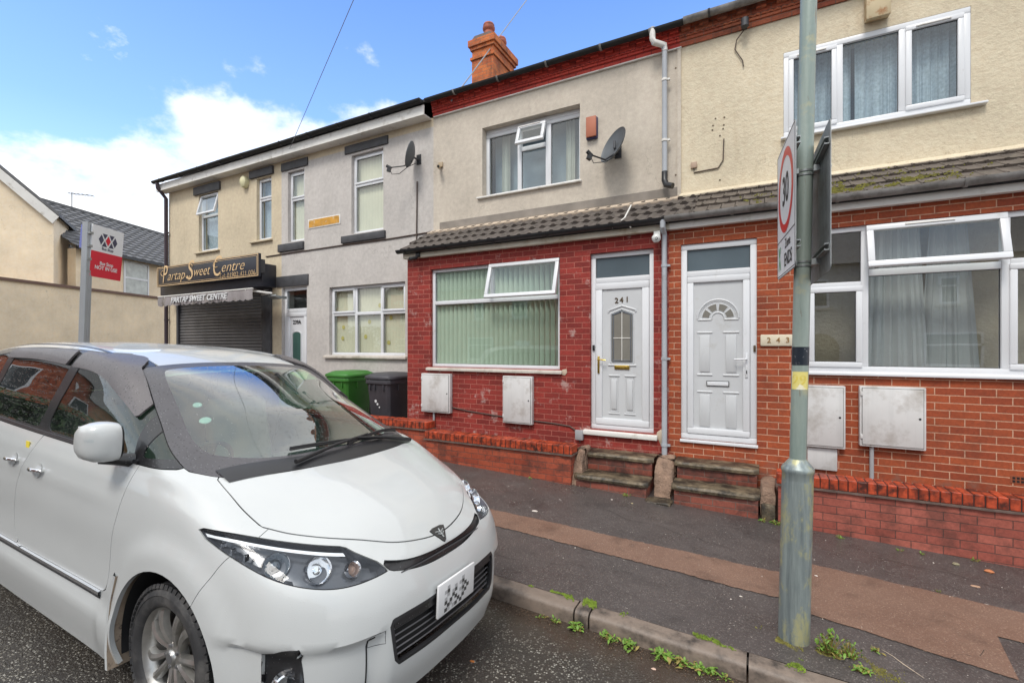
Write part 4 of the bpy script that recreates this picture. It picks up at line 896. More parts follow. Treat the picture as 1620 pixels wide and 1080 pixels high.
def door239():
    x0, x1, z0, z1 = hD; y = YU + .06; F = MB(); frame(F, x0, x1, z0, z1, y, .07, .07); zt_ = z1 - .50; F.box(x0 + .07, x1 - .07, y, y + .07, zt_ - .04, zt_ + .04); F = F.build('door_frame', M_UPVC, h239, bevel=.006)
    pane(x0 + .07, x1 - .07, zt_ + .04, z1 - .07, y + .03, F, name='fanlight'); leaf = MB().box(x0 + .07, x1 - .07, y + .01, y + .05, z0 + .07, zt_ - .04).build('door', M_UPVC, h239)
    s = MB(); frame(s, x0 + .075, x1 - .075, z0 + .075, zt_ - .045, y - .012, .09, .03); s.build('sash_frame', M_UPVC, leaf, bevel=.008)
    cx = (x0 + x1) / 2; g = [(cx - .14, zt_ - 1.22), (cx + .14, zt_ - 1.22), (cx + .14, zt_ - .52)] + [(cx + .14 * math.cos(t), zt_ - .52 + .06 * math.sin(t)) for t in [math.pi * i / 8 for i in range(1, 8)]] + [(cx - .14, zt_ - .52)]
    MB().prism(g, y + .002, y + .008).build('door_light', M_GLASS_G, leaf, smooth=False); MB().tube([(a, y + .006, b) for a, b in g + [g[0]]], .016, 8).build('moulding', M_DOORW, leaf)
    text('door_number', '239A', .12, M_BLACK, leaf, (cx, y + .006, zt_ - .26), depth=.006, offset=.003)
    lb = MB().box(cx - .13, cx + .13, y + .0, y + .01, zt_ - 1.45, zt_ - 1.36).build('letterbox', M_BLACK, leaf); MB().box(cx - .12, cx + .12, y - .004, y + .0, zt_ - 1.44, zt_ - 1.37).build('letterbox_flap', M_UPVC, lb)
    MB().box(x0 + .10, x0 + .13, y - .03, y - .012, zt_ - 1.35, zt_ - 1.1).build('door_handle', M_UPVC, leaf, bevel=.005)
    MB().quad((x0 - .1, YU + .3, z0), (x1 + .1, YU + .3, z0), (x1 + .1, YU + .3, z1), (x0 - .1, YU + .3, z1)).build('hall', M_ROOM, F)
door239()
def eaves(root, x0, x1, m=M_WHITE):
    MB().box(x0, x1, YU - .23, YU - .205, EYE + 4.06, EYE + 4.23).build('fascia', m, root); MB().box(x0, x1, YU - .204, YU, EYE + 4.062, EYE + 4.08).build('soffit', m, root)
    gutter(x0, x1, YU - .295, EYE + 4.30, .06, M_GUTD, root, brackets=[x0 + .4 + i * .85 for i in range(int((x1 - x0) / .85))], bm_=M_BLACKP)
eaves(h239, XB_ + .12, XC - .04)
x0, x1 = at(488, 350, YU)[0], at(539, 350, YU)[0]; zc = at(513, 351, YU)[1]
pl = MB().box(x0, x1, YU - .012, YU, zc - .10, zc + .10).build('street_nameplate', M_WHITE, h239, bevel=.006); MB().box(x0 + .03, x1 - .03, YU - .0145, YU - .0125, zc - .075, zc + .08).build('faded_face', mat('faded_orange', (.55, .27, .03), .6, var=.3, vs_=6, dirt=(.6, .5, .35), dscale=9, damt=(.55, .65)), pl)
MB().tube([(XB_ - .4, YU - .012, EYE + 2.02), (-7.5, YU - .014, EYE + 2.035), (-6.3, YU - .012, EYE + 2.03), (XC, YU - .012, EYE + 2.05)], .013, 6).build('wall_cable', M_BROWNC, h239)
# continuous storey band, slightly proud
MB().tube([(at(661, 240, YU)[0], YU - .02, EYE + 3.0), (at(661, 240, YU)[0] - .02, YU - .02, EYE + 1.5)], .012, 6).build('aerial_cable', M_BROWNC, h239)
# ---- shop
shop = thing('corner_shop', (XA, YU, .35), 'cream corner shop with closed grey shutter, black fascia sign and faded awning', 'shop')
hC = hole(314.5, 345, 309, 399); hE = hole(406, 429.5, 283.5, 381); sx0, sx1 = at(280, 500, YU)[0], at(421, 500, YU)[0]; hS = (sx0, sx1, -.2, EYE + 1.52)
plainhouse(shop, XA, XB_ + .12, [hC, hE, hS], M_RSHOP); main_roof(shop, XA - .15, XB_ + .12)
fC = simplewin(shop, hC, hC[2] + (hC[3] - hC[2]) * .62, open_=True); fE = simplewin(shop, hE, hE[2] + (hE[3] - hE[2]) * .66, vent=True)
for F, h in ((fC, hC), (fE, hE)): curtain(h[0], h[1], h[2], h[3], YU + .22, F, M_LACE, 7, .012, seed=2)
slab(308.5, 349.5, 298, 310.5, shop, out=.05); slab(396.5, 433.5, 272.5, 284.5, shop, out=.05)
sill(hC[0] - .12, hC[1] + .08, hC[2], YU, M_RSHOP, shop, h=.05, out=.06); sill(hE[0] - .2, hE[1] + .05, hE[2], YU, M_RSHOP, shop, h=.05, out=.06)
eaves(shop, XA - .15, XB_ + .12)
downpipe([(XA + .03, YU - .29, EYE + 4.24), (XA + .03, YU - .28, EYE + 4.12), (XA - .0, YU - .07, EYE + 3.9), (XA - .0, YU - .06, .3)], .045, M_BROWN, shop, [(XA, YU - .06, EYE + v) for v in (3.0, 1.9, .7)])
# roller shutter
n = 46; vs = []; zt_ = EYE + 1.45; H_ = zt_ + .1; pit = .075; rows_ = int(H_ / pit)
for i in range(rows_):
    z = -.1 + i * pit
    for dz, dy in ((0, .012), (.008, .0), (.04, -.012), (.066, 0), (.072, .012)): vs.append((sx0, YU + .05 + dy, z + dz)); vs.append((sx1, YU + .05 + dy, z + dz))
MB().add(vs, [(2 * i, 2 * i + 1, 2 * i + 3, 2 * i + 2) for i in range(len(vs) // 2 - 1)]).build('roller_shutter', M_SHUT, shop, angle=20)
MB().box(sx0 - .02, sx0 + .06, YU - .01, YU + .045, -.2, zt_).build('shutter_guide', M_LINTEL, shop, bevel=.006); MB().box(sx1 - .08, sx1 + .22, YU - .06, YU + .045, -.2, zt_).build('shutter_guide', M_LINTEL, shop, bevel=.006)
MB().box(sx0 - .1, at(432, 410, 6.72)[0], YU - .34, YU - .001, EYE + 1.30, EYE + 1.80).build('shutter_box', M_SIGNBK, shop, bevel=.01)
# fascia sign
YS = YU - .52; s0, s1 = at(248.5, 430, YS)[0], at(409, 420, YS)[0]; zs0, zs1 = at(409, 437, YS)[1], at(409, 400.5, YS)[1]; zl0, zl1 = at(248.5, 454, YS)[1], at(248.5, 423, YS)[1]
za, zb_ = (zs0 + zl0) / 2, (zs1 + zl1) / 2
sg_ = MB().box(s0, s1, YS, YS + .06, za, zb_).build('fascia_sign', M_SIGNBK, shop, bevel=.004)
MB().box(s1 - .2, s1 - .1, YS + .06, YU - .3, za + .1, zb_ - .1).build('sign_bracket', M_LINTEL, sg_)
g = MB(); frame(g, s0 + .01, s1 - .01, za + .01, zb_ - .01, YS - .006, .014, .008); frame(g, s0 + .06, s1 - .06, za + .05, zb_ - .05, YS - .004, .006, .004); g.build('sign_border', M_GOLD, sg_, smooth=False)
sw = s1 - s0; sh = zb_ - za; zc = (za + zb_) / 2
def word(s, f0, f1, zf, hgt, shear=.35, big=1.0):
    # a flowing initial, larger than the rest of the word
    X0, X1 = s0 + sw * f0, s0 + sw * f1
    o = text('sign_lettering', s, hgt, M_GOLD, None, (0, 0, 0), shear=shear, align='LEFT', offset=-.004, local=True, rot=Matrix.Identity(4))
    vs_ = [v.co for v in o.data.vertices]; a, b = min(v.x for v in vs_), max(v.x for v in vs_); k = (X1 - X0) / (b - a)
    for v in o.data.vertices: v.co = Vector((X0 + (v.co.x - a) * k, YS - .006 + v.co.z, zc + sh * zf + v.co.y)) - world_off(sg_)
    o.parent = sg_; return o
word('P', .07, .125, .06, .62, .25); word('artap', .125, .315, -.03, .32)
word('S', .335, .41, .10, .66, .25); word('weet', .41, .57, .03, .32)
word('C', .60, .68, .12, .66, .25); word('entre', .68, .885, .06, .32)
for cx, cz, r0, a0, a1 in ((s0 + sw * .075, zc + sh * .16, .10, 80, 300), (s0 + sw * .375, zc + sh * .34, .06, -40, 220), (s0 + sw * .625, zc + sh * .24, .10, 60, 300), (s0 + sw * .345, zc - sh * .15, .07, 150, 380)):
    MB().tube([(cx + r0 * math.cos(R(a0 + (a1 - a0) * i / 16)), YS - .008, cz + r0 * .62 * math.sin(R(a0 + (a1 - a0) * i / 16))) for i in range(17)], .008, 5).build('flourish', M_GOLD, sg_)
o = word('Tel: 01902 421 006', .655, .975, -.33, .16, 0)
# awning
awn = bpy.data.objects.new('awning', None); COL.objects.link(awn); awn.parent = shop; awn.location = (0, 0, 0)
ya0, ya1 = YU - .35, YU - 1.05
p = [at(280, 455, ya0), at(426, 447, ya0)]; f0, f1 = at(250, 469, ya1), at(400, 457, ya1)
ax0, ax1 = p[0][0], p[1][0]; zt2 = EYE + 1.20; zf = EYE + .97
bx0_, bx1_ = f0[0], f1[0]; zf = (f0[1] + f1[1]) / 2
nA = 24; vs = []
for i in range(nA + 1):
    t = i / nA; xa_ = ax0 + (ax1 - ax0) * t; xb2 = bx0_ + (bx1_ - bx0_) * t
    for s_ in (0, .33, .66, 1): vs.append((xa_ + (xb2 - xa_) * s_, ya0 + (ya1 - ya0) * s_, zt2 + (zf - zt2) * s_ - .03 * math.sin(s_ * 3.14) + .006 * math.sin(t * 40)))
aw = MB().add(vs, [(4 * i + k, 4 * i + k + 1, 4 * i + k + 5, 4 * i + k + 4) for i in range(nA) for k in range(3)]).build('awning_canopy', M_AWN, shop)
bpy.data.objects.remove(awn)
nv = 96; vs = []
for i in range(nv + 1):
    t = i / nv; x = bx0_ + (bx1_ - bx0_) * t; wob = .012 * math.sin(t * 31) + .01 * math.sin(t * 57)
    vs += [(x, ya1, zf), (x, ya1 - .01 + wob, zf - .12), (x, ya1 + wob * 1.5, zf - .20 - .028 * abs(math.sin(t * math.pi * 16)))]
va = MB().add(vs, [(3 * i + k, 3 * i + k + 1, 3 * i + k + 4, 3 * i + k + 3) for i in range(nv) for k in range(2)]).build('valance', M_AWN, aw)
MB().tube([(bx0_, ya1, zf), (bx1_, ya1, zf)], .014, 8).build('front_rail', M_WHITE, aw)
for t in (.08, .93): MB().tube([(ax0 + (ax1 - ax0) * t, ya0, zt2 - .08), (bx0_ + (bx1_ - bx0_) * t + .3, (ya0 + ya1) / 2, zt2 - .13), (bx0_ + (bx1_ - bx0_) * t, ya1, zf - .02)], .02, 8).build('awning_arm', M_WHITE, aw)
L_ = bx1_ - bx0_; o = text('awning_lettering', 'PARTAP SWEET CENTRE', .17, M_AWNTXT, va, (bx0_ + L_ * .47, ya1 - .03, zf - .11), shear=.15, offset=.004, depth=.01)
mx_ = max(v.co.x for v in o.data.vertices) - min(v.co.x for v in o.data.vertices); k = L_ * .60 / mx_; cxx = sum(v.co.x for v in o.data.vertices) / len(o.data.vertices)
for v in o.data.vertices: v.co.x = cxx + (v.co.x - cxx) * k
xx, zz = at(436, 470, YU - .25); fl = MB().obox((xx, YU - .28, zz), (.26, .15, .045), Matrix.Rotation(R(-20), 3, 'X')).box(xx - .03, xx + .03, YU - .2, YU, zz - .02, zz + .04).build('floodlight', M_STEEL, shop, bevel=.008)
# chimney between 239 and 241
ch = MB(); cx0, cx1, cy0, cy1 = -5.60, -5.06, 8.7, 9.68
top = EYE + 494 / (.4679 / 8.7 * 1381)
ch.box(cx0, cx1, cy0, cy1, 6.9, top - .42); ch.box(cx0 - .03, cx1 + .03, cy0 - .03, cy1 + .03, top - .419, top - .36); ch.box(cx0 + .005, cx1 - .005, cy0 + .005, cy1 - .005, top - .359, top - .21)
ch.box(cx0 - .03, cx1 + .03, cy0 - .03, cy1 + .03, top - .209, top - .14); ch.box(cx0 - .065, cx1 + .065, cy0 - .065, cy1 + .065, top - .139, top - .0)
chim = thing('chimney_stack', ((cx0 + cx1) / 2, cy0, 6.9), 'orange brick chimney stack with two clay pots rising behind the gutter', 'chimney')
cs = ch.build('stack', M_BRICKCHI, chim, bevel=.004, smooth=False)
MB().prism([(cx0 - .02, top), (cx1 + .02, top), (cx1 - .08, top + .09), (cx0 + .08, top + .09)], cy0 - .02, cy1 + .02).build('flaunching', M_CREEP, chim)
for cy in (cy0 + .22, cy1 - .22):
    MB().lathe([(.13, 0), (.12, .05), (.105, .10), (.10, .20), (.125, .23), (.135, .25), (.135, .29), (.118, .31), (.125, .34), (.11, .37), (.085, .37), (.08, .25)], 24, Matrix.Translation(((cx0 + cx1) / 2 + .03, cy, top + .05)), caps=False).build('chimney_pot', M_TERRA, chim)

# ---------------------------------------------------------------- doorsteps
def steps(px0, px1, pyr, topz, lowz, label, tx, lx, right_slump=False):
    s = thing('doorsteps', ((tx[0] + tx[1]) / 2, 5.5, .0), label, 'steps')
    def tread(x0, x1, y0, y1, z, h, seed):
        rnd = random.Random(seed); n = 26; vs = []
        for i in range(n + 1):
            x = x0 + (x1 - x0) * i / n; e = (mnoise.noise((x * 4, seed, 0)) * .012 + mnoise.noise((x * 14, seed, 2)) * .006); zt = z + mnoise.noise((x * 2.5, seed, 5)) * .008
            r = .05 if i in (0, n) else (.02 if i in (1, n - 1) else 0)
            for y, zz_ in ((y0 + e + r, z - h), (y0 + e + r - .006, z - h * .45), (y0 + e + r + .012, zt - .003), (y0 + .06, zt), ((y0 + y1) / 2, zt - .004), (y1, zt)): vs.append((x, y, zz_))
        fs = [(6 * i + k, 6 * i + k + 1, 6 * i + k + 7, 6 * i + k + 6) for i in range(n) for k in range(5)] + [tuple(range(6)), tuple(6 * n + k for k in range(6))] + [(6 * i, 6 * i + 6, 6 * i + 11, 6 * i + 5) for i in range(n)]
        return MB().add(vs, fs).build('tread', M_TREAD, s, angle=45)
    tread(tx[0], tx[1], 5.80, YB, topz, .055, 3 + tx[0]); tread(lx[0], lx[1], 5.50, 5.83, lowz, .055, 9 + tx[0])
    MB().box(tx[0] + .03, tx[1] - .02, 5.835, YB, lowz - .02, topz - .05).build('riser', M_STEPBR, s, bevel=.006)
    MB().box(lx[0] + .03, lx[1] - .02, 5.53, YB, -.2, lowz - .05).build('riser', M_STEPBR, s, bevel=.006)
    return s
X = lambda x, Y: at(x, 700, Y)[0]
s1_ = steps(0, 0, 0, EYE - 1.352, EYE - 1.572, 'two worn stone steps on brick risers up to the brass-handled door 241', (X(917, 5.8), X(1033, 5.8)), (X(906, 5.5), X(1024, 5.5)))
s2_ = steps(0, 0, 0, EYE - 1.349, EYE - 1.545, 'two worn stone steps on brick risers up to the white-handled door 243', (X(1066, 5.8), X(1201, 5.8)), (X(1061, 5.5), X(1203, 5.5)))
def lump(x0, x1, y0, y1, z0, z1, m, name, parent, seed=1, amp=.035, res=9, taper=0):
    """a rough rendered block: subdivided box pushed about by noise"""
    mb = MB(); bm = bmesh.new(); bmesh.ops.create_cube(bm, size=1); bmesh.ops.subdivide_edges(bm, edges=bm.edges, cuts=res, use_grid_fill=True)
    for v in bm.verts:
        q = Vector(v.co); r = Vector((q.x, q.y, q.z)); 
        for i in range(3): r[i] = q[i] * (1 - .12 * (abs(q[(i + 1) % 3]) * 2) ** 6 * (abs(q[(i + 2) % 3]) * 2) ** 2)
        t = taper * (q.z + .5) * (y1 - y0)
        p_ = Vector((x0 + (x1 - x0) * (r.x + .5), y0 + (y1 - y0) * (r.y + .5) + (t if q.y < 0 else 0), z0 + (z1 - z0) * (r.z + .5)))
        nv = mnoise.noise_vector(p_ * 6 + Vector((seed, 0, 0))) * amp + mnoise.noise_vector(p_ * 22) * amp * .3; v.co = p_ + nv
    me = bpy.data.meshes.new(name); off = world_off(parent)
    for v in bm.verts: v.co -= off
    bm.to_mesh(me); bm.free(); me.shade_smooth(); me.materials.append(m); o = bpy.data.objects.new(name, me); COL.objects.link(o); o.parent = parent; return o
lump(X(1032, 5.66), X(1062, 5.66), 5.62, YB + .02, -.05, EYE - 1.33, M_RUBBLE, 'rubble_pier', s1_, 2, taper=.5)
lump(X(1021, 5.45), X(1062, 5.45), 5.40, 5.6, -.1, .07, M_TREAD, 'broken_slab', s1_, 5, .02)
lump(X(901, 5.5), X(916, 5.5), 5.47, 5.98, -.05, EYE - 1.30, M_RUBBLE, 'rubble_pier', s1_, 7, .03, taper=.5)
lump(X(1203, 5.6), X(1227, 5.6), 5.53, YB, -.1, EYE - 1.46, M_RUBBLE, 'rubble_pier', s2_, 9, .02)
MB().box(X(1204, 5.53), X(1227, 5.53), 5.515, 5.7, -.1, EYE - 1.62).build('concrete_block', M_TREAD, s2_, bevel=.02)

# ---------------------------------------------------------------- dwarf walls
def dwarf(x0, x1, ztop, y0, label, m, ends=(True, True), ret=0):
    t = thing('dwarf_wall', ((x0 + x1) / 2, y0, .1), label, 'wall', 'low front walls')
    zc = ztop - .105; W = .215
    b = MB().box(x0 + .012, x1 - .012, y0 + .012, y0 + W - .012, -.35, zc - .022)
    if ret: b.box(x1 - W, x1 - .014, y0 + W - .012, YB, -.35, zc - .022)
    b.build('brickwork', m, t, smooth=False)
    # thin creasing course, chipped along its edge
    vs = []; n = max(10, int((x1 - x0) / .06))
    for i in range(n + 1):
        x = x0 - .012 + (x1 - x0 + .024) * i / n; e = mnoise.noise((x * 9, 2, 2)) * .012 + mnoise.noise((x * 31, 1, 2)) * .006
        for y, z in ((y0 - .014 + e, zc - .020), (y0 - .014 + e, zc - .002), (y0 + W + .01, zc - .002), (y0 + W + .01, zc - .020)): vs.append((x, y, z))
    MB().add(vs, [(4 * i + k, 4 * i + (k + 1) % 4, 4 * i + 4 + (k + 1) % 4, 4 * i + 4 + k) for i in range(n) for k in range(4)] + [(0, 1, 2, 3), (4 * n, 4 * n + 1, 4 * n + 2, 4 * n + 3)]).build('creasing_course', M_CREEP, t)
    # brick-on-edge coping as one patterned course
    cp = MB(); rnd = random.Random(int(x0 * 10)); x = x0
    while x < x1 - .02:
        b_ = min(x + .066, x1); j = rnd.uniform(-.004, .004); k = rnd.uniform(-.003, .003); cp.box(x, b_, y0 + j, y0 + W + j, zc, ztop + k); x += .075
    cp.build('coping', M_COPING, t, bevel=.005, seg=1)
    MB().box(x0 + .004, x1 - .008, y0 + .008, y0 + W - .008, zc - .001, ztop - .008).build('coping_joint', M_COPJ, t)
    return t
XW0 = at(672, 690, 5.5)[0]
dwarf(XW0, X(904, 5.5), EYE - 1.235, 5.5, 'low brick wall with orange brick coping below the green-blind window, between the car and the steps', M_BRICKDW, ret=1)
dwarf(-9.6, XW0 - .02, EYE - 1.12, 5.56, 'short higher stretch of low wall by the wheelie bins, partly behind the car', M_BRICKDW)
dwarf(X(1229, 5.5), XE, EYE - 1.285, 5.5, 'low brick wall with orange coping running right from the lamp column, stained dark in places', M_BRICKDW2)
# earth and render between the walls and the houses
vs = []
o = MB().box(XW0 + .2, X(904, 5.5) - .2, 5.7, YB, -.2, .33).box(X(1229, 5.5), XE, 5.7, YB, -.2, .28).build('front_bed', mat('mortar_bed', (.22, .15, .12), .8, var=.3, bstr=.5), smooth=False); o['kind'] = 'structure'
o = MB().box(-9.6, XC - .0, 5.76, YU, -.2, .25).build('forecourt', M_PAVE, smooth=False); o['kind'] = 'structure'

# ================================================================ side street at the left
ud = Vector((-.39, .92, 0)).normalized(); A0 = Vector((-18.8, 5.0, 0)); nd = Vector((-ud.y, ud.x, 0))
def P3(s, n, z): q = A0 + ud * s + nd * n; return (q.x, q.y, z)
def slabw(mb, s0, s1, n0, n1, z0, z1):
    return mb.add([P3(s0, n0, z0), P3(s1, n0, z0), P3(s1, n1, z0), P3(s0, n1, z0), P3(s0, n0, z1), P3(s1, n0, z1), P3(s1, n1, z1), P3(s0, n1, z1)], [(0, 3, 2, 1), (4, 5, 6, 7), (0, 1, 5, 4), (1, 2, 6, 5), (2, 3, 7, 6), (3, 0, 4, 7)])
ext = thing('ground_floor_extension', (A0.x, A0.y, .4), 'plain cream rendered ground-floor extension wall behind the bus stop post', 'wall')
slabw(MB(), -1.6, 9, 0, .6, 0, 3.66).build('wall', M_RSIDE, ext, smooth=False); slabw(MB(), -1.66, 9, -.06, .66, 3.66, 3.74).build('coping', mat('brown_coping', (.17, .10, .075), .7), ext)
ga = thing('gabled_house', (-19.5, 6.3, .4), 'cream gabled house with white bargeboard at the far left edge', 'house')
C0 = Vector((-19.5, 6.3, 0)); dS = Vector((-.875, .48, 0)).normalized(); dG = Vector((-dS.y, dS.x, 0)) * 1.0; 
if dG.y > 0: dG = -dG
gw = 6.2; ze = 5.95; za_ = ze + 3.0
def G(a, b, z): q = C0 + dG * a + dS * b; return (q.x, q.y, z)
wl = MB(); wl.add([G(0, 0, 0), G(gw, 0, 0), G(gw, 0, ze), G(gw / 2, 0, za_), G(0, 0, ze)], [(0, 1, 2, 3, 4)])
wl.quad(G(0, 0, 0), G(0, 3.1, 0), G(0, 3.1, ze), G(0, 0, ze)); wl.quad(G(0, 3.1, 0), G(gw, 3.1, 0), G(gw, 3.1, ze), G(0, 3.1, ze)); wl.build('wall', M_RSIDE, ga, smooth=False)
rf = MB(); o_ = .12
for sgn_ in (0, 1):
    aE, aR = (-.15 if sgn_ == 0 else gw + .15), gw / 2; zE = ze - .10
    rf.add([G(aE, -o_, zE), G(aR, -o_, za_ + .05), G(aR, 3.2, za_ + .05), G(aE, 3.2, zE), G(aE, -o_, zE + .1), G(aR, -o_, za_ + .15), G(aR, 3.2, za_ + .15), G(aE, 3.2, zE + .1)], [(0, 1, 2, 3), (4, 7, 6, 5), (0, 4, 5, 1), (1, 5, 6, 2), (2, 6, 7, 3), (3, 7, 4, 0)])
rf.build('roof', M_SLATE, ga, smooth=False)
bb = MB(); bb.add([G(-.15, -o_ - .03, ze - .12), G(gw / 2, -o_ - .03, za_ + .03), G(gw / 2, -o_ - .03, za_ - .22), G(-.0, -o_ - .03, ze - .35), G(-.15, -o_, ze - .12), G(gw / 2, -o_, za_ + .03), G(gw / 2, -o_, za_ - .22), G(-.0, -o_, ze - .35)], [(0, 1, 2, 3), (4, 7, 6, 5), (0, 4, 5, 1), (2, 6, 7, 3), (0, 3, 7, 4)])
bb.build('bargeboard', M_WHITE, ga)
def Gwin(b0, b1, z0, z1):
    F = MB()
    def bx(a, b, c, d, pr, th): q = [G(-pr, a, c), G(-pr, b, c), G(-pr, b, d), G(-pr, a, d), G(-pr + th, a, c), G(-pr + th, b, c), G(-pr + th, b, d), G(-pr + th, a, d)]; return q, [(0, 1, 2, 3), (7, 6, 5, 4), (0, 4, 5, 1), (1, 5, 6, 2), (2, 6, 7, 3), (3, 7, 4, 0)]
    w_ = .07
    for a, b, c, d in ((b0, b1, z0, z0 + w_), (b0, b1, z1 - w_, z1), (b0, b0 + w_, z0 + w_, z1 - w_), (b1 - w_, b1, z0 + w_, z1 - w_), (b0 + w_, b1 - w_, z0 + (z1 - z0) * .5, z0 + (z1 - z0) * .5 + w_)): F.add(*bx(a, b, c, d, .03, .04))
    F = F.build('window', M_UPVC, ga); g = MB(); g.add(*bx(b0 + w_, b1 - w_, z0 + w_, z1 - w_, .015, .01)); g.build('pane', mat('olive_glass', (.14, .14, .10), .08, var=.2, vs_=1, coat=1) if not bpy.data.materials.get('olive_glass') else bpy.data.materials['olive_glass'], F)
    s_ = MB(); s_.add(*bx(b0 - .1, b1 + .1, z0 - .08, z0, .12, .12)); s_.build('sill', M_SILL, F)
Gwin(2.0, 2.95, 3.80, 5.35)
def ray_s(x, off=.35):
    """position along the side-street wall line seen at pixel column x"""
    t = (x - CXP) / FPX; d = Vector((-math.sin(YAW) + t * math.cos(YAW), math.cos(YAW) + t * math.sin(YAW), 0)); o = A0 + nd * off
    # o + ud*s = d*k
    det = ud.x * (-d.y) + d.x * ud.y; k = 0
    s_ = (-o.x * (-d.y) - d.x * o.y) / det; kk = (ud.x * -o.y - ud.y * -o.x) / det * -1
    q = o + ud * s_; dep = -q.x * math.sin(YAW) + q.y * math.cos(YAW); return s_, dep
sb = thing('slate_roofed_house', (A0.x - 1, A0.y + 4, .4), 'cream house with dark tiled roof and one net-curtained window, behind the bus stop sign', 'house')
nn0 = .35; s_a, s_b = ray_s(120)[0], 13
slabw(MB(), s_a, s_b, nn0, nn0 + .3, 0, 5.05).build('wall', M_RSIDE, sb, smooth=False)
# roof as courses of tiles following the wall
rv = MB(); nrows = 14; e0, e1 = nn0 - .25, nn0 + 3.4; z0_, z1_ = 5.05, 7.25
ncol = 110
for k in range(nrows):
    n0 = e0 + (e1 - e0) * k / nrows; n1 = e0 + (e1 - e0) * (k + 1) / nrows; za0 = z0_ + (z1_ - z0_) * k / nrows; zb0 = z0_ + (z1_ - z0_) * (k + 1) / nrows; vs = []
    for i in range(ncol + 1):
        s_ = s_a - .2 + (s_b - s_a + .2) * i / ncol; hh = .03 * (1 if i % 4 in (1, 2) else 0)
        vs += [P3(s_, n0, za0 - .01), P3(s_, n0 - .01, za0 + .05 + hh), P3(s_, n1, zb0 + .012 + hh * .6)]
    rv.add(vs, [(3 * i + q, 3 * i + 3 + q, 3 * i + 4 + q, 3 * i + 1 + q) for i in range(ncol) for q in (0, 1)])
rv.add([P3(s_a - .2, e1, z1_), P3(s_b, e1, z1_), P3(s_b, e1 + 3.4, z0_), P3(s_a - .2, e1 + 3.4, z0_)], [(0, 1, 2, 3)])
rv.build('roof', M_SLATE, sb, angle=30)
slabw(MB(), s_a, s_b, e1 - .08, e1 + .08, z1_, z1_ + .1).build('ridge_tiles', M_SLATE, sb); slabw(MB(), s_a - .2, s_b, e0 - .08, e0 - .02, 4.98, 5.08).build('gutter', M_BLACKP, sb)
sA, dA = ray_s(195); sB, dB = ray_s(235)
zt1, zb1 = EYE + (548 - 411) / FPX * dA, EYE + (548 - 468) / FPX * dA
F = MB(); w_ = .07
for a, b, c, d in ((sA, sB, zb1, zb1 + w_), (sA, sB, zt1 - w_, zt1), (sA, sA + w_, zb1 + w_, zt1 - w_), (sB - w_, sB, zb1 + w_, zt1 - w_), (sA + w_, sB - w_, (zb1 + zt1) / 2, (zb1 + zt1) / 2 + w_)): slabw(F, a, b, nn0 - .03, nn0 + .02, c, d)
F = F.build('window', M_UPVC, sb); slabw(MB(), sA + w_, sB - w_, nn0 - .015, nn0 - .005, zb1 + w_, zt1 - w_).build('pane', mat('netted_glass', (.36, .39, .37), .12, var=.25, vs_=5, coat=1), F)
# television aerial
sC, dC = ray_s(121, nn0 + 3.2); q = P3(sC, e1, 0); ar = thing('tv_aerial', (q[0], q[1], 7.2), 'thin television aerial on the ridge of the dark tiled roof', 'aerial')
m_ = MB(); m_.tube([(q[0], q[1], 7.1), (q[0], q[1], 7.95)], .018, 6); m_.build('mast', M_WIRE, ar); m_ = MB(); m_.tube([(q[0] - .1, q[1] - .1, 7.9), (q[0] + .9, q[1] + .35, 7.78)], .014, 6)
for i in range(5): bxp = (q[0] + .1 + i * .18, q[1] + i * .07, 7.87 - i * .024); m_.tube([(bxp[0] - .06, bxp[1] + .16, bxp[2]), (bxp[0] + .06, bxp[1] - .16, bxp[2])], .008, 5)
m_.build('boom', M_WIRE, ar)

# ================================================================ the other side of the street (seen in the reflections)
def opposite(x0, x1, m, label, arch):
    h = thing('opposite_house', ((x0 + x1) / 2, -10, 0), label, 'house', 'houses across the road')
    Y = -9.6; W = MB()
    cx = (x0 + x1) / 2
    W.box(x0, x1, Y - 7, Y, -.5, 5.1); W = W.build('wall', m, h, smooth=False)
    MB().prism([(Y + .35, 4.95), (Y - 3.5, 7.6), (Y - 7.3, 4.95)], x0 - .02, x1 + .02, 'x').build('roof', M_SLATE, h, smooth=False)
    for (wx, wz, ww, wh_) in ((cx - 1.4, 3.3, .55, 1.0), (cx + 1.1, 3.3, .9, 1.1), (cx - 1.3, 1.1, 1.6, 1.2)):
        f = MB(); frame(f, wx - ww / 2, wx + ww / 2, wz, wz + wh_, Y, .07, .05); f.box(wx - ww / 2, wx + ww / 2, Y + .001, Y + .05, wz + wh_ * .62, wz + wh_ * .62 + .06); f = f.build('window', M_UPVC, h)
        MB().box(wx - ww / 2 + .06, wx + ww / 2 - .06, Y + .005, Y + .012, wz + .06, wz + wh_ - .06).build('pane', mat('dark_glass', (.05, .06, .07), .05, var=.1) if not bpy.data.materials.get('dark_glass') else bpy.data.materials['dark_glass'], f)
        MB().box(wx - ww / 2 - .1, wx + ww / 2 + .1, Y, Y + .08, wz - .08, wz - .001).build('sill', M_SILL, f)
    if arch:
        a = [(cx + .7, 0), (cx + 1.9, 0)] + [(cx + 1.3 + .6 * math.cos(R(t)), 1.7 + .6 * math.sin(R(t))) for t in range(0, 181, 15)]
        MB().prism(a, Y + .001, Y + .03).build('archway', mat('dark_recess', (.06, .055, .05), .9) if not bpy.data.materials.get('dark_recess') else bpy.data.materials['dark_recess'], h, smooth=False)
    else:
        MB().box(cx + .8, cx + 1.7, Y, Y + .05, .1, 2.1).build('door', M_UPVC, h, bevel=.01)
    MB().box(cx - .0 - .5, cx + .5, Y - 4, Y - 3, 7.4, 9.0).build('chimney', M_BRICKCHI, h, smooth=False)
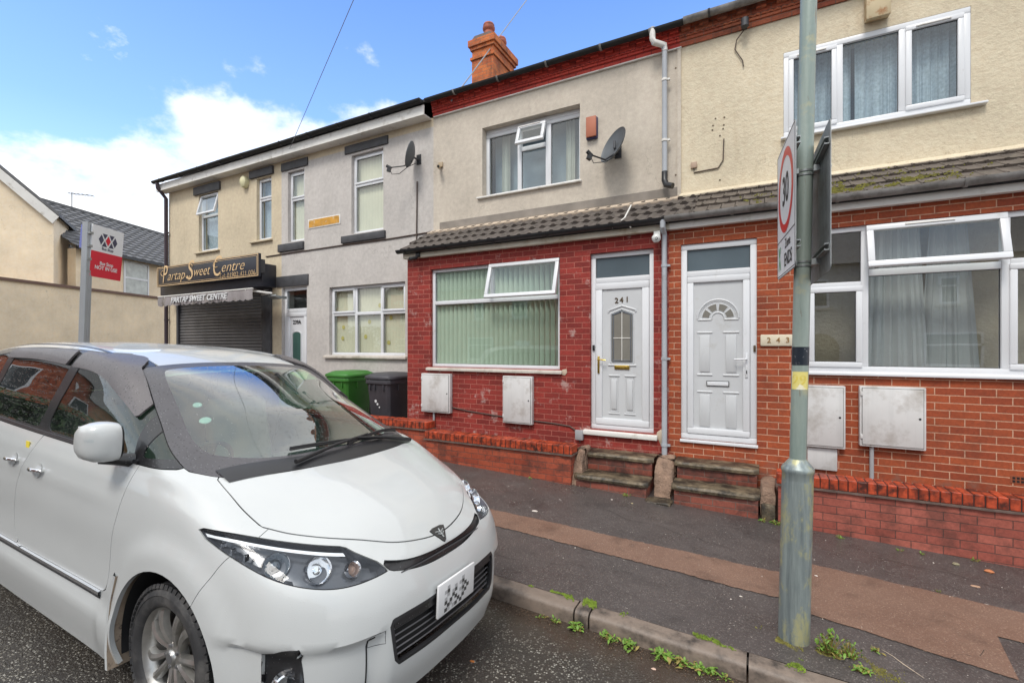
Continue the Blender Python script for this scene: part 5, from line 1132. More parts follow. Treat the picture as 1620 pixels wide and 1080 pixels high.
for i, (lab) in enumerate(('sooty brick house across the road, farthest left', 'sooty brick house across the road, second from the left', 'orange brick house across the road with an archway', 'pale rendered house across the road with an archway, fourth from the left', 'pale rendered house across the road, farthest right')):
    opposite(-22 + i * 6.5 * 1.0, -22 + (i + 1) * 6.5 - .02, [M_BRICKCOR, M_BRICKCOR, M_BRICK243, M_RPALE, M_R239][i], lab, i in (2, 3, 4))

hd = thing('hedge', (-20.5, -1.5, .4), 'dark green hedge past the left edge, mirrored in the car side glass', 'hedge')
rnd = random.Random(8); mb = MB()
for _ in range(9000):
    t = rnd.uniform(-5, 4.0); u = rnd.uniform(-.6, .6); h = rnd.uniform(0, 1) ** .7 * 2.5; q = Vector((-20.0 - t * .25 + u, -2.2 + t, .4 + h)); s_ = rnd.uniform(.04, .10); a = rnd.uniform(0, 6.3); e = rnd.uniform(-1, 1)
    d1 = Vector((math.cos(a), math.sin(a), e)).normalized() * s_; d2 = d1.cross(Vector((.3, .2, 1))).normalized() * s_ * .6; mb.add([q - d1, q + d2, q + d1, q - d2], [(0, 1, 2, 3)])
mb.build('foliage', mat('hedge_leaf', (.045, .085, .025), .6, var=.5, vs_=6), hd, smooth=False)
st = MB()
for k in range(9): st.tube([(-20.0 + 1.1 - k * .25, -6.4 + k, .2), (-20.0 + 1.0 - k * .25, -6.3 + k, 2.3)], [.05, .02], 6)
st.box(-20.15, -19.9, -6.6, 1.4, .3, 2.55)
st.build('stems', mat('hedge_core', (.02, .03, .012), .9), hd)
bh = thing('brick_house', (-27, -3.5, .4), 'brick end house with slate roof behind the hedge', 'house')
MB().box(-31, -24.5, -9, 2.6, 0, 5.4).build('wall', M_BRICKCOR, bh, smooth=False); MB().prism([(-24.1, 5.35), (-27.7, 8.1), (-31.4, 5.35)], -9.2, 2.8).build('roof', M_SLATE, bh, smooth=False)
for yy in (-7, -4, -1):
    f = MB().box(-24.5, -24.44, yy - .55, yy + .55, 3.3, 4.5).build('window', M_UPVC, bh, bevel=.01); MB().box(-24.44, -24.43, yy - .46, yy + .46, 3.4, 4.4).build('pane', bpy.data.materials['dark_glass'], f)
# ================================================================ the parked people carrier
M_PAINT = mat('pearl_white_paint', (.50, .515, .515), .34, var=.02, vs_=2, coat=.8, spec=.5, drops=False)
_nt = M_PAINT.node_tree; _p = _nt.nodes['Principled BSDF']; _p.inputs['Coat Roughness'].default_value = .05
_o = _nt.nodes.new('ShaderNodeTexCoord').outputs['Object']; _v = _nt.nodes.new('ShaderNodeTexVoronoi'); _v.inputs['Scale'].default_value = 95; _nt.links.new(_o, _v.inputs['Vector'])
_d = MATH(_nt, 'MULTIPLY', RAMP(_nt, _v.outputs['Distance'], [(0, 1), (.3, 0)], 'EASE'), RAMP(_nt, _v.outputs['Color'], [(.55, 0), (.6, 1)]))
_b = bump(_nt, _d, .16, .003); _nt.links.new(_b, _p.inputs['Coat Normal']); _nt.links.new(bump(_nt, _d, .18, .003), _p.inputs['Normal'])
M_CARBLK = mat('gloss_black_trim', (.018, .018, .02), .3, var=.1, coat=.2, drops=True)
M_FRIT = mat('glass_frit_wet', (.060, .056, .062), .38, var=.2, coat=.25, drops=True)
M_VISOR = mat('smoked_wind_deflector', (.095, .085, .088), .42, var=.15, coat=.15, drops=True)
M_CARGLASS = glass_mat('car_glass', (.50, .68, .60), 3.4, .01, rain=True)
M_CARGLASSS = glass_mat('side_glass', (.20, .32, .25), 1.9, .01, rain=True)
M_CARGLASSD = glass_mat('privacy_glass', (.05, .055, .065), 2.2, .01, rain=True)
M_RUBBER = mat('tyre_rubber', (.030, .030, .032), .62, var=.25, vs_=8, bstr=.3, bscale=90, dirt=(.11, .105, .10), dscale=6, damt=(.5, .75))
M_ALLOY = mat('alloy', (.46, .45, .43), .32, metal=.85, var=.15, vs_=14, dirt=(.25, .23, .2), dscale=9, damt=(.55, .75))
M_DISC = mat('brake_disc', (.12, .11, .10), .5, metal=.6)
M_LAMPB = mat('lamp_housing', (.11, .115, .13), .22, var=.1, metal=.3)
M_LENS = glass_mat('lamp_lens', (.93, .95, .96), .35, .02)
M_CHASSIS = mat('underbody_black', (.012, .012, .013), .8)
M_CABIN = mat('cabin_trim', (.36, .38, .33), .8, var=.1)
M_CABIND = mat('cabin_dark_trim', (.04, .042, .042), .7)
M_LINER = mat('dirty_arch_liner', (.36, .28, .21), .8, var=.2, vs_=9, dirt=(.08, .06, .05), dscale=10, damt=(.55, .62))
M_PLATE = mat('number_plate', (.70, .70, .71), .35, var=.05)
M_MIRROR = mat('mirror_glass', (.8, .82, .84), .03, metal=1, var=0)
M_AMBER = mat('amber_bulb', (.34, .22, .17), .3)
M_STICKG = mat('parking_permit_green', (.42, .66, .36), .5)
M_YELLOW = mat('yellow_sticker', (.75, .60, .05), .5)

CP, CR = math.atan(.035), math.atan(.03)
car = thing('parked_car', (-1.5, 2.05, -.053), 'white people carrier parked at the kerb, wet with rain, its bonnet towards the lamp column', 'car')
ex = Vector((math.cos(CP), 0, -math.sin(CP))); ey = Vector((0, math.cos(CR), -math.sin(CR)))
ez = ex.cross(ey).normalized(); ey = ez.cross(ex).normalized()
car.rotation_mode = 'QUATERNION'; car.rotation_quaternion = Matrix((ex, ey, ez)).transposed().to_quaternion()
HUBX, HUBZ, WHR = -.965, .335, .335
HUBR = HUBX - 2.95

def car_rows():
    X = [-1.35, -1.8, -2.4, -3.1, -3.8]
    def side(ys, zs): return list(zip(X, ys, zs))
    rows = []
    rows.append([(-.0, 0, .20), (-.012, .30, .20), (-.05, .55, .20), (-.13, .71, .20), (-.30, .82, .20), (-.6, .868, .20), (-1.0, .875, .20)]
        + side([.878, .872, .87, .87, .87], [.185, .175, .17, .17, .18]) + [(-4.3, .86, .20), (-4.66, .77, .23), (-4.75, .45, .25), (-4.77, 0, .25)])
    rows.append([(.042, 0, .345), (.032, .3, .345), (-.002, .53, .345), (-.085, .70, .345), (-.27, .832, .35), (-.58, .888, .35), (-1.0, .90, .35)]
        + side([.898, .893, .893, .893, .893], [.35] * 5) + [(-4.3, .885, .36), (-4.71, .78, .38), (-4.80, .45, .38), (-4.82, 0, .38)])
    rows.append([(.045, 0, .48), (.035, .3, .48), (0, .53, .48), (-.085, .70, .48), (-.27, .832, .49), (-.58, .888, .50), (-1.0, .902, .50)]
        + side([.898, .894, .894, .894, .894], [.50] * 5) + [(-4.3, .885, .50), (-4.72, .78, .52), (-4.81, .45, .52), (-4.83, 0, .52)])
    rows.append([(.028, 0, .63), (.018, .3, .63), (-.018, .52, .63), (-.10, .685, .63), (-.28, .82, .64), (-.585, .882, .66), (-1.0, .90, .68)]
        + side([.895, .89, .89, .89, .89], [.66] * 5) + [(-4.3, .88, .66), (-4.71, .775, .68), (-4.79, .45, .68), (-4.81, 0, .68)])
    rows.append([(-.022, 0, .765), (-.032, .29, .765), (-.07, .50, .775), (-.15, .66, .785), (-.32, .79, .80), (-.60, .868, .825), (-1.0, .893, .85)]
        + side([.893, .892, .892, .892, .89], [.86, .86, .86, .86, .87]) + [(-4.3, .87, .87), (-4.66, .77, .88), (-4.74, .45, .88), (-4.76, 0, .88)])
    rows.append([(-.075, 0, .845), (-.095, .28, .85), (-.165, .47, .868), (-.29, .62, .90), (-.46, .745, .93), (-.72, .84, .985), (-1.02, .872, 1.035)]
        + side([.872, .873, .873, .873, .87], [1.05, 1.055, 1.06, 1.06, 1.07]) + [(-4.3, .845, 1.08), (-4.62, .75, 1.08), (-4.71, .44, 1.08), (-4.73, 0, 1.08)])
    rows.append([(-.22, 0, .965), (-.24, .27, .965), (-.30, .45, .97), (-.42, .59, .985), (-.57, .705, 1.005), (-.80, .812, 1.05), (-1.06, .85, 1.095)]
        + side([.853, .853, .853, .853, .85], [1.115, 1.12, 1.125, 1.13, 1.14]) + [(-4.3, .825, 1.15), (-4.60, .735, 1.15), (-4.70, .43, 1.15), (-4.72, 0, 1.15)])
    rows.append([(-.48, 0, 1.075), (-.49, .26, 1.075), (-.54, .44, 1.072), (-.62, .58, 1.075), (-.73, .69, 1.085), (-.90, .785, 1.115), (-1.10, .832, 1.145)]
        + side([.838, .838, .838, .838, .835], [1.155, 1.16, 1.165, 1.175, 1.185]) + [(-4.28, .81, 1.19), (-4.59, .72, 1.19), (-4.69, .42, 1.19), (-4.71, 0, 1.19)])
    rows.append([(-.745, 0, 1.15), (-.755, .26, 1.15), (-.79, .44, 1.15), (-.85, .585, 1.15), (-.94, .69, 1.152), (-1.05, .765, 1.165), (-1.20, .812, 1.18)]
        + side([.825, .825, .825, .825, .82], [1.185, 1.19, 1.195, 1.205, 1.215]) + [(-4.27, .795, 1.22), (-4.58, .705, 1.22), (-4.68, .41, 1.22), (-4.70, 0, 1.22)])
    rows.append([(-1.34, 0, 1.425), (-1.345, .245, 1.422), (-1.37, .41, 1.415), (-1.42, .54, 1.40), (-1.48, .635, 1.39), (-1.56, .70, 1.395), (-1.68, .742, 1.41)]
        + side([.757, .763, .765, .765, .76], [1.43, 1.44, 1.445, 1.45, 1.45]) + [(-4.20, .735, 1.45), (-4.50, .64, 1.45), (-4.59, .37, 1.46), (-4.61, 0, 1.46)])
    rows[-1][7] = (-1.82, .752, 1.425); rows[-1][8] = (-2.08, .76, 1.44)
    rows.append([(-1.985, 0, 1.668), (-1.98, .235, 1.665), (-1.965, .39, 1.657), (-1.95, .515, 1.645), (-1.97, .59, 1.638), (-2.04, .635, 1.648), (-2.15, .657, 1.672)]
        + [(-2.28, .665, 1.69), (-2.48, .67, 1.703), (-2.82, .672, 1.71), (-3.3, .67, 1.703), (-3.8, .665, 1.68)] + [(-4.12, .64, 1.655), (-4.38, .55, 1.645), (-4.47, .33, 1.655), (-4.49, 0, 1.66)])
    rows.append([(-2.22, 0, 1.725), (-2.215, .205, 1.723), (-2.21, .34, 1.717), (-2.21, .45, 1.707), (-2.24, .52, 1.703), (-2.30, .555, 1.71), (-2.38, .575, 1.722)]
        + [(-2.48, .582, 1.732), (-2.64, .587, 1.741), (-2.9, .589, 1.747), (-3.32, .587, 1.742), (-3.75, .58, 1.722)] + [(-4.02, .555, 1.70), (-4.24, .47, 1.692), (-4.32, .28, 1.70), (-4.34, 0, 1.703)])
    rows.append([(-2.62, 0, 1.762), (-2.62, .11, 1.761), (-2.63, .19, 1.758), (-2.65, .25, 1.755), (-2.69, .29, 1.754), (-2.75, .315, 1.756), (-2.83, .325, 1.760)]
        + [(-2.9, .33, 1.763), (-3.0, .33, 1.766), (-3.15, .33, 1.767), (-3.35, .33, 1.762), (-3.6, .32, 1.752)] + [(-3.75, .30, 1.743), (-3.88, .25, 1.738), (-3.93, .15, 1.737), (-3.95, 0, 1.738)])
    xs = [-2.85, -2.85, -2.86, -2.87, -2.89, -2.92, -2.96, -3.0, -3.07, -3.16, -3.3, -3.45, -3.56, -3.64, -3.68, -3.7]
    rows.append([(x, 0, 1.776 - .02 * ((x + 3.05) ** 2)) for x in xs])
    return rows
def hermite(P, u, per, ns):
    """P (n,k,3) interpolated along axis 0 at ns samples per interval with chord parameter u"""
    n = len(P); out = []
    def g(i): return P[i % n] if per else P[min(max(i, 0), n - 1)]
    tot = u[-1] if per else None
    def gu(i):
        if per: return u[i % n] + (i // n) * tot
        return u[min(max(i, 0), n - 1)]
    def tan(i):
        a, b, c = gu(i - 1), gu(i), gu(i + 1)
        if b == a: return (g(i + 1) - g(i)) / (c - b)
        if c == b: return (g(i) - g(i - 1)) / (b - a)
        d0 = (g(i) - g(i - 1)) / (b - a); d1 = (g(i + 1) - g(i)) / (c - b)
        w = (b - a) / (c - a); return d0 * (1 - w) + d1 * w
    for i in range(n if per else n - 1):
        h = gu(i + 1) - gu(i); t0, t1 = tan(i), tan(i + 1); k = ns[i] if isinstance(ns, list) else ns
        for s in range(k):
            t = s / k; h00 = 2 * t**3 - 3 * t * t + 1; h10 = t**3 - 2 * t * t + t; h01 = -2 * t**3 + 3 * t * t; h11 = t**3 - t * t
            out.append(h00 * g(i) + h10 * h * t0 + h01 * g(i + 1) + h11 * h * t1)
    if not per: out.append(P[-1])
    return np.array(out)
def smoothstep(a, b, x):
    t = np.clip((x - a) / (b - a), 0, 1); return t * t * (3 - 2 * t)
def car_surface():
    rows = car_rows()
    A = np.array([r + [(x, -y, z) for x, y, z in reversed(r[1:-1])] for r in rows], float)    # rows x 30
    ch = np.linalg.norm(np.roll(A[1:11], -1, 1) - A[1:11], axis=2).mean(0)
    u = np.concatenate([[0], np.cumsum(ch)])
    uu = list(u[:-1]); n = A.shape[1]
    P = np.transpose(A, (1, 0, 2))
    U = np.array(uu + [u[-1]])
    class UL(list): pass
    uarr = UL(U[:-1]); 
    # periodic: gu uses u[i % n] + wraps * total, so pass n values and append the total
    def per_h(P, vals, tot, ns):
        n = len(P); out = []
        def g(i): return P[i % n]
        def gu(i): return vals[i % n] + (i // n) * tot
        def tan(i):
            a, b, c = gu(i - 1), gu(i), gu(i + 1); d0 = (g(i) - g(i - 1)) / (b - a); d1 = (g(i + 1) - g(i)) / (c - b)
            w = (b - a) / (c - a); return d0 * (1 - w) + d1 * w
        for i in range(n):
            h = gu(i + 1) - gu(i); t0, t1 = tan(i), tan(i + 1)
            for s in range(ns):
                t = s / ns; out.append((2 * t**3 - 3 * t * t + 1) * g(i) + (t**3 - 2 * t * t + t) * h * t0 + (-2 * t**3 + 3 * t * t) * g(i + 1) + (t**3 - t * t) * h * t1)
        return np.array(out)
    P = per_h(P, list(U[:-1]), U[-1], 7)                # cols x rows
    Q = np.transpose(P, (1, 0, 2))                      # rows x cols
    cv = np.linalg.norm(Q[1:] - Q[:-1], axis=2).mean(1); v = [0] + list(np.cumsum(cv))
    Q = hermite(Q, v, False, [6, 5, 6, 6, 6, 7, 7, 6, 12, 12, 6, 7, 5])
    # arch flares, the crease over the fog lamps and a soft shoulder line
    x, y, z = Q[..., 0], Q[..., 1], Q[..., 2]; s = np.sign(y)
    for hx in (HUBX, HUBR):
        r = np.sqrt((x - hx) ** 2 + (z - .32) ** 2)
        k = smoothstep(.60, .50, r) * smoothstep(.75, .85, np.abs(y)) * smoothstep(.1, .3, z)
        y += s * .020 * k
    k = np.exp(-((z - .975) / .035) ** 2) * smoothstep(-1.3, -1.8, x) * smoothstep(-4.4, -4.0, x) * (np.abs(y) > .6)
    y += s * .006 * k
    sill = smoothstep(.47, .38, z) * smoothstep(-1.35, -1.5, x) * smoothstep(-3.65, -3.45, x) * (np.abs(y) > .6)
    y += s * .022 * sill
    ch2 = smoothstep(.578, .545, z) * smoothstep(.46, .52, np.abs(y)) * smoothstep(-.62, -.4, x) * smoothstep(.16, .22, z)
    x -= .036 * ch2; y -= s * .022 * ch2 * (x < -.2)
    Q[..., 0] = x; Q[..., 1] = y
    return Q
class Cutter:
    def __init__(s, Q):
        nr, nc = Q.shape[:2]; bm = bmesh.new()
        vs = [[bm.verts.new(Q[i, j]) for j in range(nc)] for i in range(nr)]
        for i in range(nr - 1):
            for j in range(nc):
                bm.faces.new((vs[i][j], vs[i][(j + 1) % nc], vs[i + 1][(j + 1) % nc], vs[i + 1][j]))
        bmesh.ops.remove_doubles(bm, verts=bm.verts, dist=5e-4)
        s.bm = bm
    def split(s, fn, bm=None):
        bm = bm or s.bm
        bm.verts.ensure_lookup_table(); bm.verts.index_update()
        P = np.array([v.co for v in bm.verts]); d = fn(P); d[np.abs(d) < 2e-5] = 0
        val = {v: float(d[i]) for i, v in enumerate(bm.verts)}
        for e in list(bm.edges):
            a, b = e.verts
            if val[a] * val[b] < 0:
                t = val[a] / (val[a] - val[b]); ne, nv = bmesh.utils.edge_split(e, a, t); val[nv] = 0.0
        for f in list(bm.faces):
            vv = [val[v] for v in f.verts]
            if min(vv) < 0 < max(vv):
                z = [v for v in f.verts if val[v] == 0]
                if len(z) == 2:
                    try: bmesh.utils.face_split(f, z[0], z[1])
                    except ValueError: pass
                elif len(z) > 2:
                    try: bmesh.utils.face_split(f, z[0], z[-1] if z[-1] not in (z[0],) else z[1])
                    except ValueError: pass
        return val
    def take(s, fn, gap=.004, keepgap=True):
        val = s.split(fn)
        ins = [f for f in s.bm.faces if sum(val[v] for v in f.verts) < 0]
        out = s.extract(ins)
        if gap:
            fg = lambda P: fn(P) - gap
            val = s.split(fg); g = [f for f in s.bm.faces if sum(val[v] for v in f.verts) < 0]
            s.gaps = getattr(s, 'gaps', []); s.gaps.append(s.extract(g))
        return out
    def extract(s, faces):
        nb = bmesh.new(); m = {}
        for f in faces:
            for v in f.verts:
                if v not in m: m[v] = nb.verts.new(v.co)
            nb.faces.new([m[v] for v in f.verts])
        bmesh.ops.delete(s.bm, geom=faces, context='FACES')
        return nb
def curve(pts, k=6, closed=True):
    """smooth closed outline through points; a point given as (a, b, 1) stays a sharp corner"""
    n = len(pts); out = []
    for i in range(n):
        p0, p1, p2, p3 = [np.array(pts[(i + d) % n][:2], float) for d in (-1, 0, 1, 2)]
        if len(pts[i]) == 3: p0 = 2 * p1 - p2
        if len(pts[(i + 1) % n]) == 3: p3 = 2 * p2 - p1
        for s in range(k):
            t = s / k; out.append(.5 * ((2 * p1) + (-p0 + p2) * t + (2 * p0 - 5 * p1 + 4 * p2 - p3) * t * t + (-p0 + 3 * p1 - 3 * p2 + p3) * t**3))
    return np.array(out)
def sdf(poly, A):
    d = np.full(len(A), 1e9); sgn = np.ones(len(A)); n = len(poly)
    for i in range(n):
        a, b = poly[i], poly[(i + 1) % n]; e = b - a; w = A - a
        t = np.clip((w @ e) / max(e @ e, 1e-12), 0, 1); q = w - t[:, None] * e; d = np.minimum(d, (q * q).sum(1))
        c1 = A[:, 1] >= a[1]; c2 = A[:, 1] < b[1]; c3 = e[0] * w[:, 1] > e[1] * w[:, 0]
        fl = (c1 & c2 & c3) | (~c1 & ~c2 & ~c3); sgn[fl] *= -1
    return sgn * np.sqrt(d)
def F_top(poly, zmin=.8, xmin=-9, off=0):
    return lambda P: np.maximum.reduce([sdf(poly, np.stack([P[:, 0], np.abs(P[:, 1])], 1)) - off, zmin - P[:, 2], xmin - P[:, 0]])
def F_side(poly, ymin=.45, sgn=0, off=0, xmax=9):
    def f(P):
        yy = np.abs(P[:, 1]) if sgn == 0 else P[:, 1] * sgn
        return np.maximum.reduce([sdf(poly, P[:, [0, 2]]) - off, ymin - yy, P[:, 0] - xmax])
    return f
def F_front(poly, xmin=-1.2, off=0, sgn=0):
    def f(P):
        yy = np.abs(P[:, 1]) if sgn == 0 else P[:, 1] * sgn
        return np.maximum.reduce([sdf(poly, np.stack([yy, P[:, 2]], 1)) - off, xmin - P[:, 0]])
    return f
def F_rear(poly, xmax=-4.0, sgn=0):
    def f(P):
        yy = np.abs(P[:, 1]) if sgn == 0 else P[:, 1] * sgn
        return np.maximum(sdf(poly, np.stack([yy, P[:, 2]], 1)), P[:, 0] - xmax)
    return f
def bm_obj(bm, name, m, parent=None, thick=0, push=0, smooth=True):
    parent = parent or car
    bmesh.ops.remove_doubles(bm, verts=bm.verts, dist=3e-5)
    bm.normal_update()
    if push:
        nn = {v: v.normal.copy() for v in bm.verts}
        for v in bm.verts: v.co += nn[v] * push
    if thick:
        rim = [e for e in bm.edges if len(e.link_faces) == 1]
        nn = {v: v.normal.copy() for v in bm.verts}
        r = bmesh.ops.extrude_edge_only(bm, edges=rim)
        vmap = [v for v in r['geom'] if isinstance(v, bmesh.types.BMVert)]
        for v in vmap:
            src = min((e.other_vert(v) for e in v.link_edges if e.other_vert(v) in nn), key=lambda q: (q.co - v.co).length, default=None)
            if src is not None: v.co = src.co - nn[src] * thick
    me = bpy.data.meshes.new(name); bm.to_mesh(me); bm.free()
    if smooth:
        me.shade_smooth()
        try: me.set_sharp_from_angle(angle=R(42))
        except Exception: pass
    me.materials.append(m); o = bpy.data.objects.new(name, me); COL.objects.link(o); o.parent = parent
    return o
Q = car_surface()
from mathutils.bvhtree import BVHTree
def orient(Q): pass
CUT = Cutter(Q)
bmesh.ops.recalc_face_normals(CUT.bm, faces=CUT.bm.faces)
if max(CUT.bm.faces, key=lambda f: f.calc_center_median().z).normal.z < 0:
    bmesh.ops.reverse_faces(CUT.bm, faces=CUT.bm.faces)
CAR_BVH = BVHTree.FromBMesh(CUT.bm)
T_ = True
# wheel openings
for hx in (HUBX, HUBR):
    c = CUT.take(lambda P, hx=hx: np.maximum(np.sqrt((P[:, 0] - hx) ** 2 + (P[:, 2] - .325) ** 2) - .425, .45 - np.abs(P[:, 1])), gap=0); c.free()
    c = CUT.take(lambda P, hx=hx: np.maximum.reduce([np.abs(P[:, 0] - hx) - (.425 - .25 * np.clip(.32 - P[:, 2], 0, .2)), P[:, 2] - .325, .45 - np.abs(P[:, 1])]), gap=0); c.free()
# windscreen, with its black printed border
WS = curve([(-.745, -.3), (-.745, .0), (-.752, .25), (-.785, .44), (-.845, .58), (-.93, .685), (-1.07, .765, 1), (-1.28, .745), (-1.50, .692), (-1.75, .637), (-1.955, .592, 1), (-1.955, .50), (-1.968, .38), (-1.985, .2), (-1.99, 0), (-1.99, -.3)], 5)
WSI = curve([(-.885, -.3), (-.885, .0), (-.895, .25), (-.93, .43), (-1.01, .56), (-1.12, .64), (-1.28, .645), (-1.50, .595), (-1.75, .545), (-1.88, .50, 1), (-1.90, .38), (-1.915, .2), (-1.92, 0), (-1.92, -.3)], 5)
ws = CUT.take(F_top(WS, 1.0), .004)
def sub_take(bm, fn):
    c = Cutter.__new__(Cutter); c.bm = bm; return c.take(fn, 0)
wsi = sub_take(ws, F_top(WSI, 1.0))
wf = bm_obj(ws, 'windscreen_frame', M_FRIT, thick=.006)
bm_obj(wsi, 'windscreen', M_CARGLASS, wf)
# bonnet
HD = curve([(-.075, -.3), (-.075, 0), (-.09, .15), (-.13, .29), (-.205, .42), (-.31, .545), (-.43, .645), (-.553, .712, 1), (-.69, .722), (-.82, .715), (-.88, .705, 1), (-.6, .0, 1), (-.6, -.3, 1)], 5)
HD = curve([(-.075, -.3), (-.075, 0), (-.09, .15), (-.13, .29), (-.205, .42), (-.31, .545), (-.43, .645), (-.553, .712, 1), (-.69, .722), (-.82, .715), (-.93, .70, 1), (-.93, -.3, 1)], 5)
bm_obj(CUT.take(F_top(HD, .78), .005), 'bonnet', M_PAINT, thick=.012)
# headlights, garnish and upper slot
HL = curve([(.870, .985, 1), (.80, .972), (.70, .945), (.60, .922), (.515, .905, 1), (.50, .888), (.475, .868), (.45, .85), (.43, .838, 1), (.405, .800, 1), (.46, .795), (.56, .79), (.66, .795), (.74, .812), (.80, .845), (.845, .91)], 4)
lamps = []
for sg in (-1, 1): lamps.append(CUT.take(F_front(HL, -.78, sgn=sg), .004))
GN = curve([(0, .792), (.12, .795), (.24, .803), (.33, .816), (.418, .838, 1), (.395, .795, 1), (.28, .768), (.15, .752), (0, .748), (-.15, .752, 1), (-.15, .795, 1)], 4)
gr = CUT.take(F_front(GN, -.4), .003); bm_obj(gr, 'upper_grille', M_CARBLK, push=-.012, thick=-.012)
LG = curve([(-.1, .615, 1), (.20, .61), (.44, .61, 1), (.455, .585), (.43, .42), (.405, .395, 1), (.2, .39), (-.1, .39, 1)], 3)
lg = CUT.take(F_front(LG, -.4), .0)
LGI = curve([(-.1, .60, 1), (.2, .595), (.425, .595, 1), (.435, .58), (.412, .42), (.39, .408, 1), (.2, .405), (-.1, .405, 1)], 3)
lgi = sub_take(lg, F_front(LGI, -.4)); 
FG = curve([(.77, .585), (.805, .58), (.824, .54), (.826, .27, 1), (.748, .25, 1), (.752, .42), (.760, .55)], 4)
fogs = [CUT.take(F_front(FG, -.5, sgn=s_), .0) for s_ in (-1, 1)]
# bumper
BP = curve([(.3, 1.3, 1), (-.52, 1.3, 1), (-.52, .96, 1), (-.60, .865, 1), (-.665, .76), (-.73, .65, 1), (-.80, .40, 1), (-.80, -.1, 1), (.3, -.1, 1)], 4)
side_poly = curve([(-1.105, 1.180, 1), (-1.5, 1.425), (-1.75, 1.55), (-1.99, 1.66), (-2.15, 1.698), (-2.45, 1.716), (-2.8, 1.72), (-3.3, 1.712), (-3.9, 1.675), (-4.2, 1.60, 1), (-4.42, 1.30), (-4.40, 1.225, 1), (-3.8, 1.208), (-3.1, 1.19), (-2.4, 1.18), (-1.8, 1.175), (-1.35, 1.172)], 5)
bp = CUT.take(lambda P: sdf(BP, P[:, [0, 2]]), .0035)
bm_obj(bp, 'front_bumper', M_PAINT, thick=.02)
# side glazing band
for sg in (-1, 1):
    band = CUT.take(F_side(side_poly, .5, sg), .004)
    panes = [('quarter_window', M_CARGLASSS, curve([(-1.16, 1.215, 1), (-1.43, 1.40, 1), (-1.395, 1.205, 1)], 3)),
             ('front_side_window', M_CARGLASSS, curve([(-1.47, 1.205, 1), (-1.56, 1.43, 1), (-1.75, 1.52), (-2.0, 1.625), (-2.2, 1.665), (-2.41, 1.68, 1), (-2.50, 1.45), (-2.58, 1.21, 1), (-2.0, 1.203)], 4)),
             ('sliding_door_window', M_CARGLASSD, curve([(-2.70, 1.215, 1), (-2.62, 1.45), (-2.53, 1.685, 1), (-3.0, 1.685), (-3.52, 1.675, 1), (-3.58, 1.45), (-3.62, 1.225, 1), (-3.1, 1.218)], 4)),
             ('rear_side_window', M_CARGLASSD, curve([(-3.71, 1.235, 1), (-3.64, 1.66, 1), (-3.95, 1.625), (-4.12, 1.57, 1), (-4.28, 1.30), (-4.26, 1.245, 1)], 4))]
    visors = []
    for vp in ([(-2.46, 1.708, 1), (-2.15, 1.690), (-1.99, 1.650), (-1.80, 1.565), (-1.63, 1.478, 1), (-1.60, 1.37, 1), (-1.70, 1.415), (-1.90, 1.50), (-2.05, 1.56), (-2.23, 1.598), (-2.50, 1.612, 1)],
               [(-3.62, 1.69, 1), (-3.1, 1.704), (-2.8, 1.711), (-2.55, 1.708, 1), (-2.59, 1.62, 1), (-3.1, 1.632), (-3.62, 1.62, 1)]):
        visors.append(sub_take(band.copy(), F_side(curve(vp, 4), .5, sg)))
    got = []
    for nm, m_, poly in panes: got.append((nm, m_, sub_take(band, F_side(poly, .5, sg))))
    bo = bm_obj(band, 'window_surround', M_CARBLK, thick=.01)
    for nm, m_, b in got: bm_obj(b, nm, m_, bo, push=-.003)
    for v_ in visors: bm_obj(v_, 'wind_deflector', M_VISOR, bo, push=.016, thick=.012)
# doors
def dpoly(front, rear): return curve(front + rear, 4)
DF = curve([(-1.375, 1.20, 1), (-1.44, .967), (-1.485, .795), (-1.495, .60), (-1.50, .505, 1), (-2.0, .500), (-2.67, .495, 1), (-2.745, .60), (-2.765, .71), (-2.735, .88), (-2.63, 1.06), (-2.55, 1.20, 1), (-2.3, 1.30, 1), (-1.6, 1.30, 1)], 5)
DR = curve([(-2.54, 1.20, 1), (-2.62, 1.06), (-2.725, .88), (-2.755, .71), (-2.735, .60), (-2.66, .495, 1), (-3.0, .493), (-3.42, .492, 1), (-3.5, .62), (-3.62, .80), (-3.72, 1.0), (-3.74, 1.20, 1), (-3.7, 1.3, 1), (-2.6, 1.3, 1)], 5)
doors = {}
for sg in (-1, 1):
    doors['f', sg] = bm_obj(CUT.take(F_side(DF, .6, sg), .0035), 'front_door', M_PAINT, thick=.01)
    doors['r', sg] = bm_obj(CUT.take(F_side(DR, .6, sg), .0035), 'sliding_door', M_PAINT, thick=.01)
# roof gutter line, tailgate glass, tail lamps
RW = curve([(-.2, 1.60, 1), (.50, 1.58, 1), (.62, 1.25, 1), (-.2, 1.24, 1)], 3)
bm_obj(CUT.take(F_rear(RW, -4.3), .004), 'rear_window', M_CARGLASSD)
TL = curve([(.60, 1.20, 1), (.66, .85, 1), (.80, .86, 1), (.80, 1.18, 1)], 3)
for sg in (-1, 1): bm_obj(CUT.take(F_rear(TL, -4.3, sg), .004), 'tail_light', mat('red_lamp', (.35, .01, .01), .15, coat=1) if sg < 0 else bpy.data.materials['red_lamp'])
body = bm_obj(CUT.bm, 'body', M_PAINT, thick=.022)
# dark backing behind every panel gap
gb = bmesh.new()
for g in CUT.gaps:
    g.normal_update(); m = {}
    for f in g.faces:
        for v in f.verts:
            if v not in m: m[v] = gb.verts.new(v.co - v.normal * .009)
        gb.faces.new([m[v] for v in f.verts])
for f in list(gb.faces): pass
bm_obj(gb, 'panel_gap_seal', M_CHASSIS, body, smooth=False)

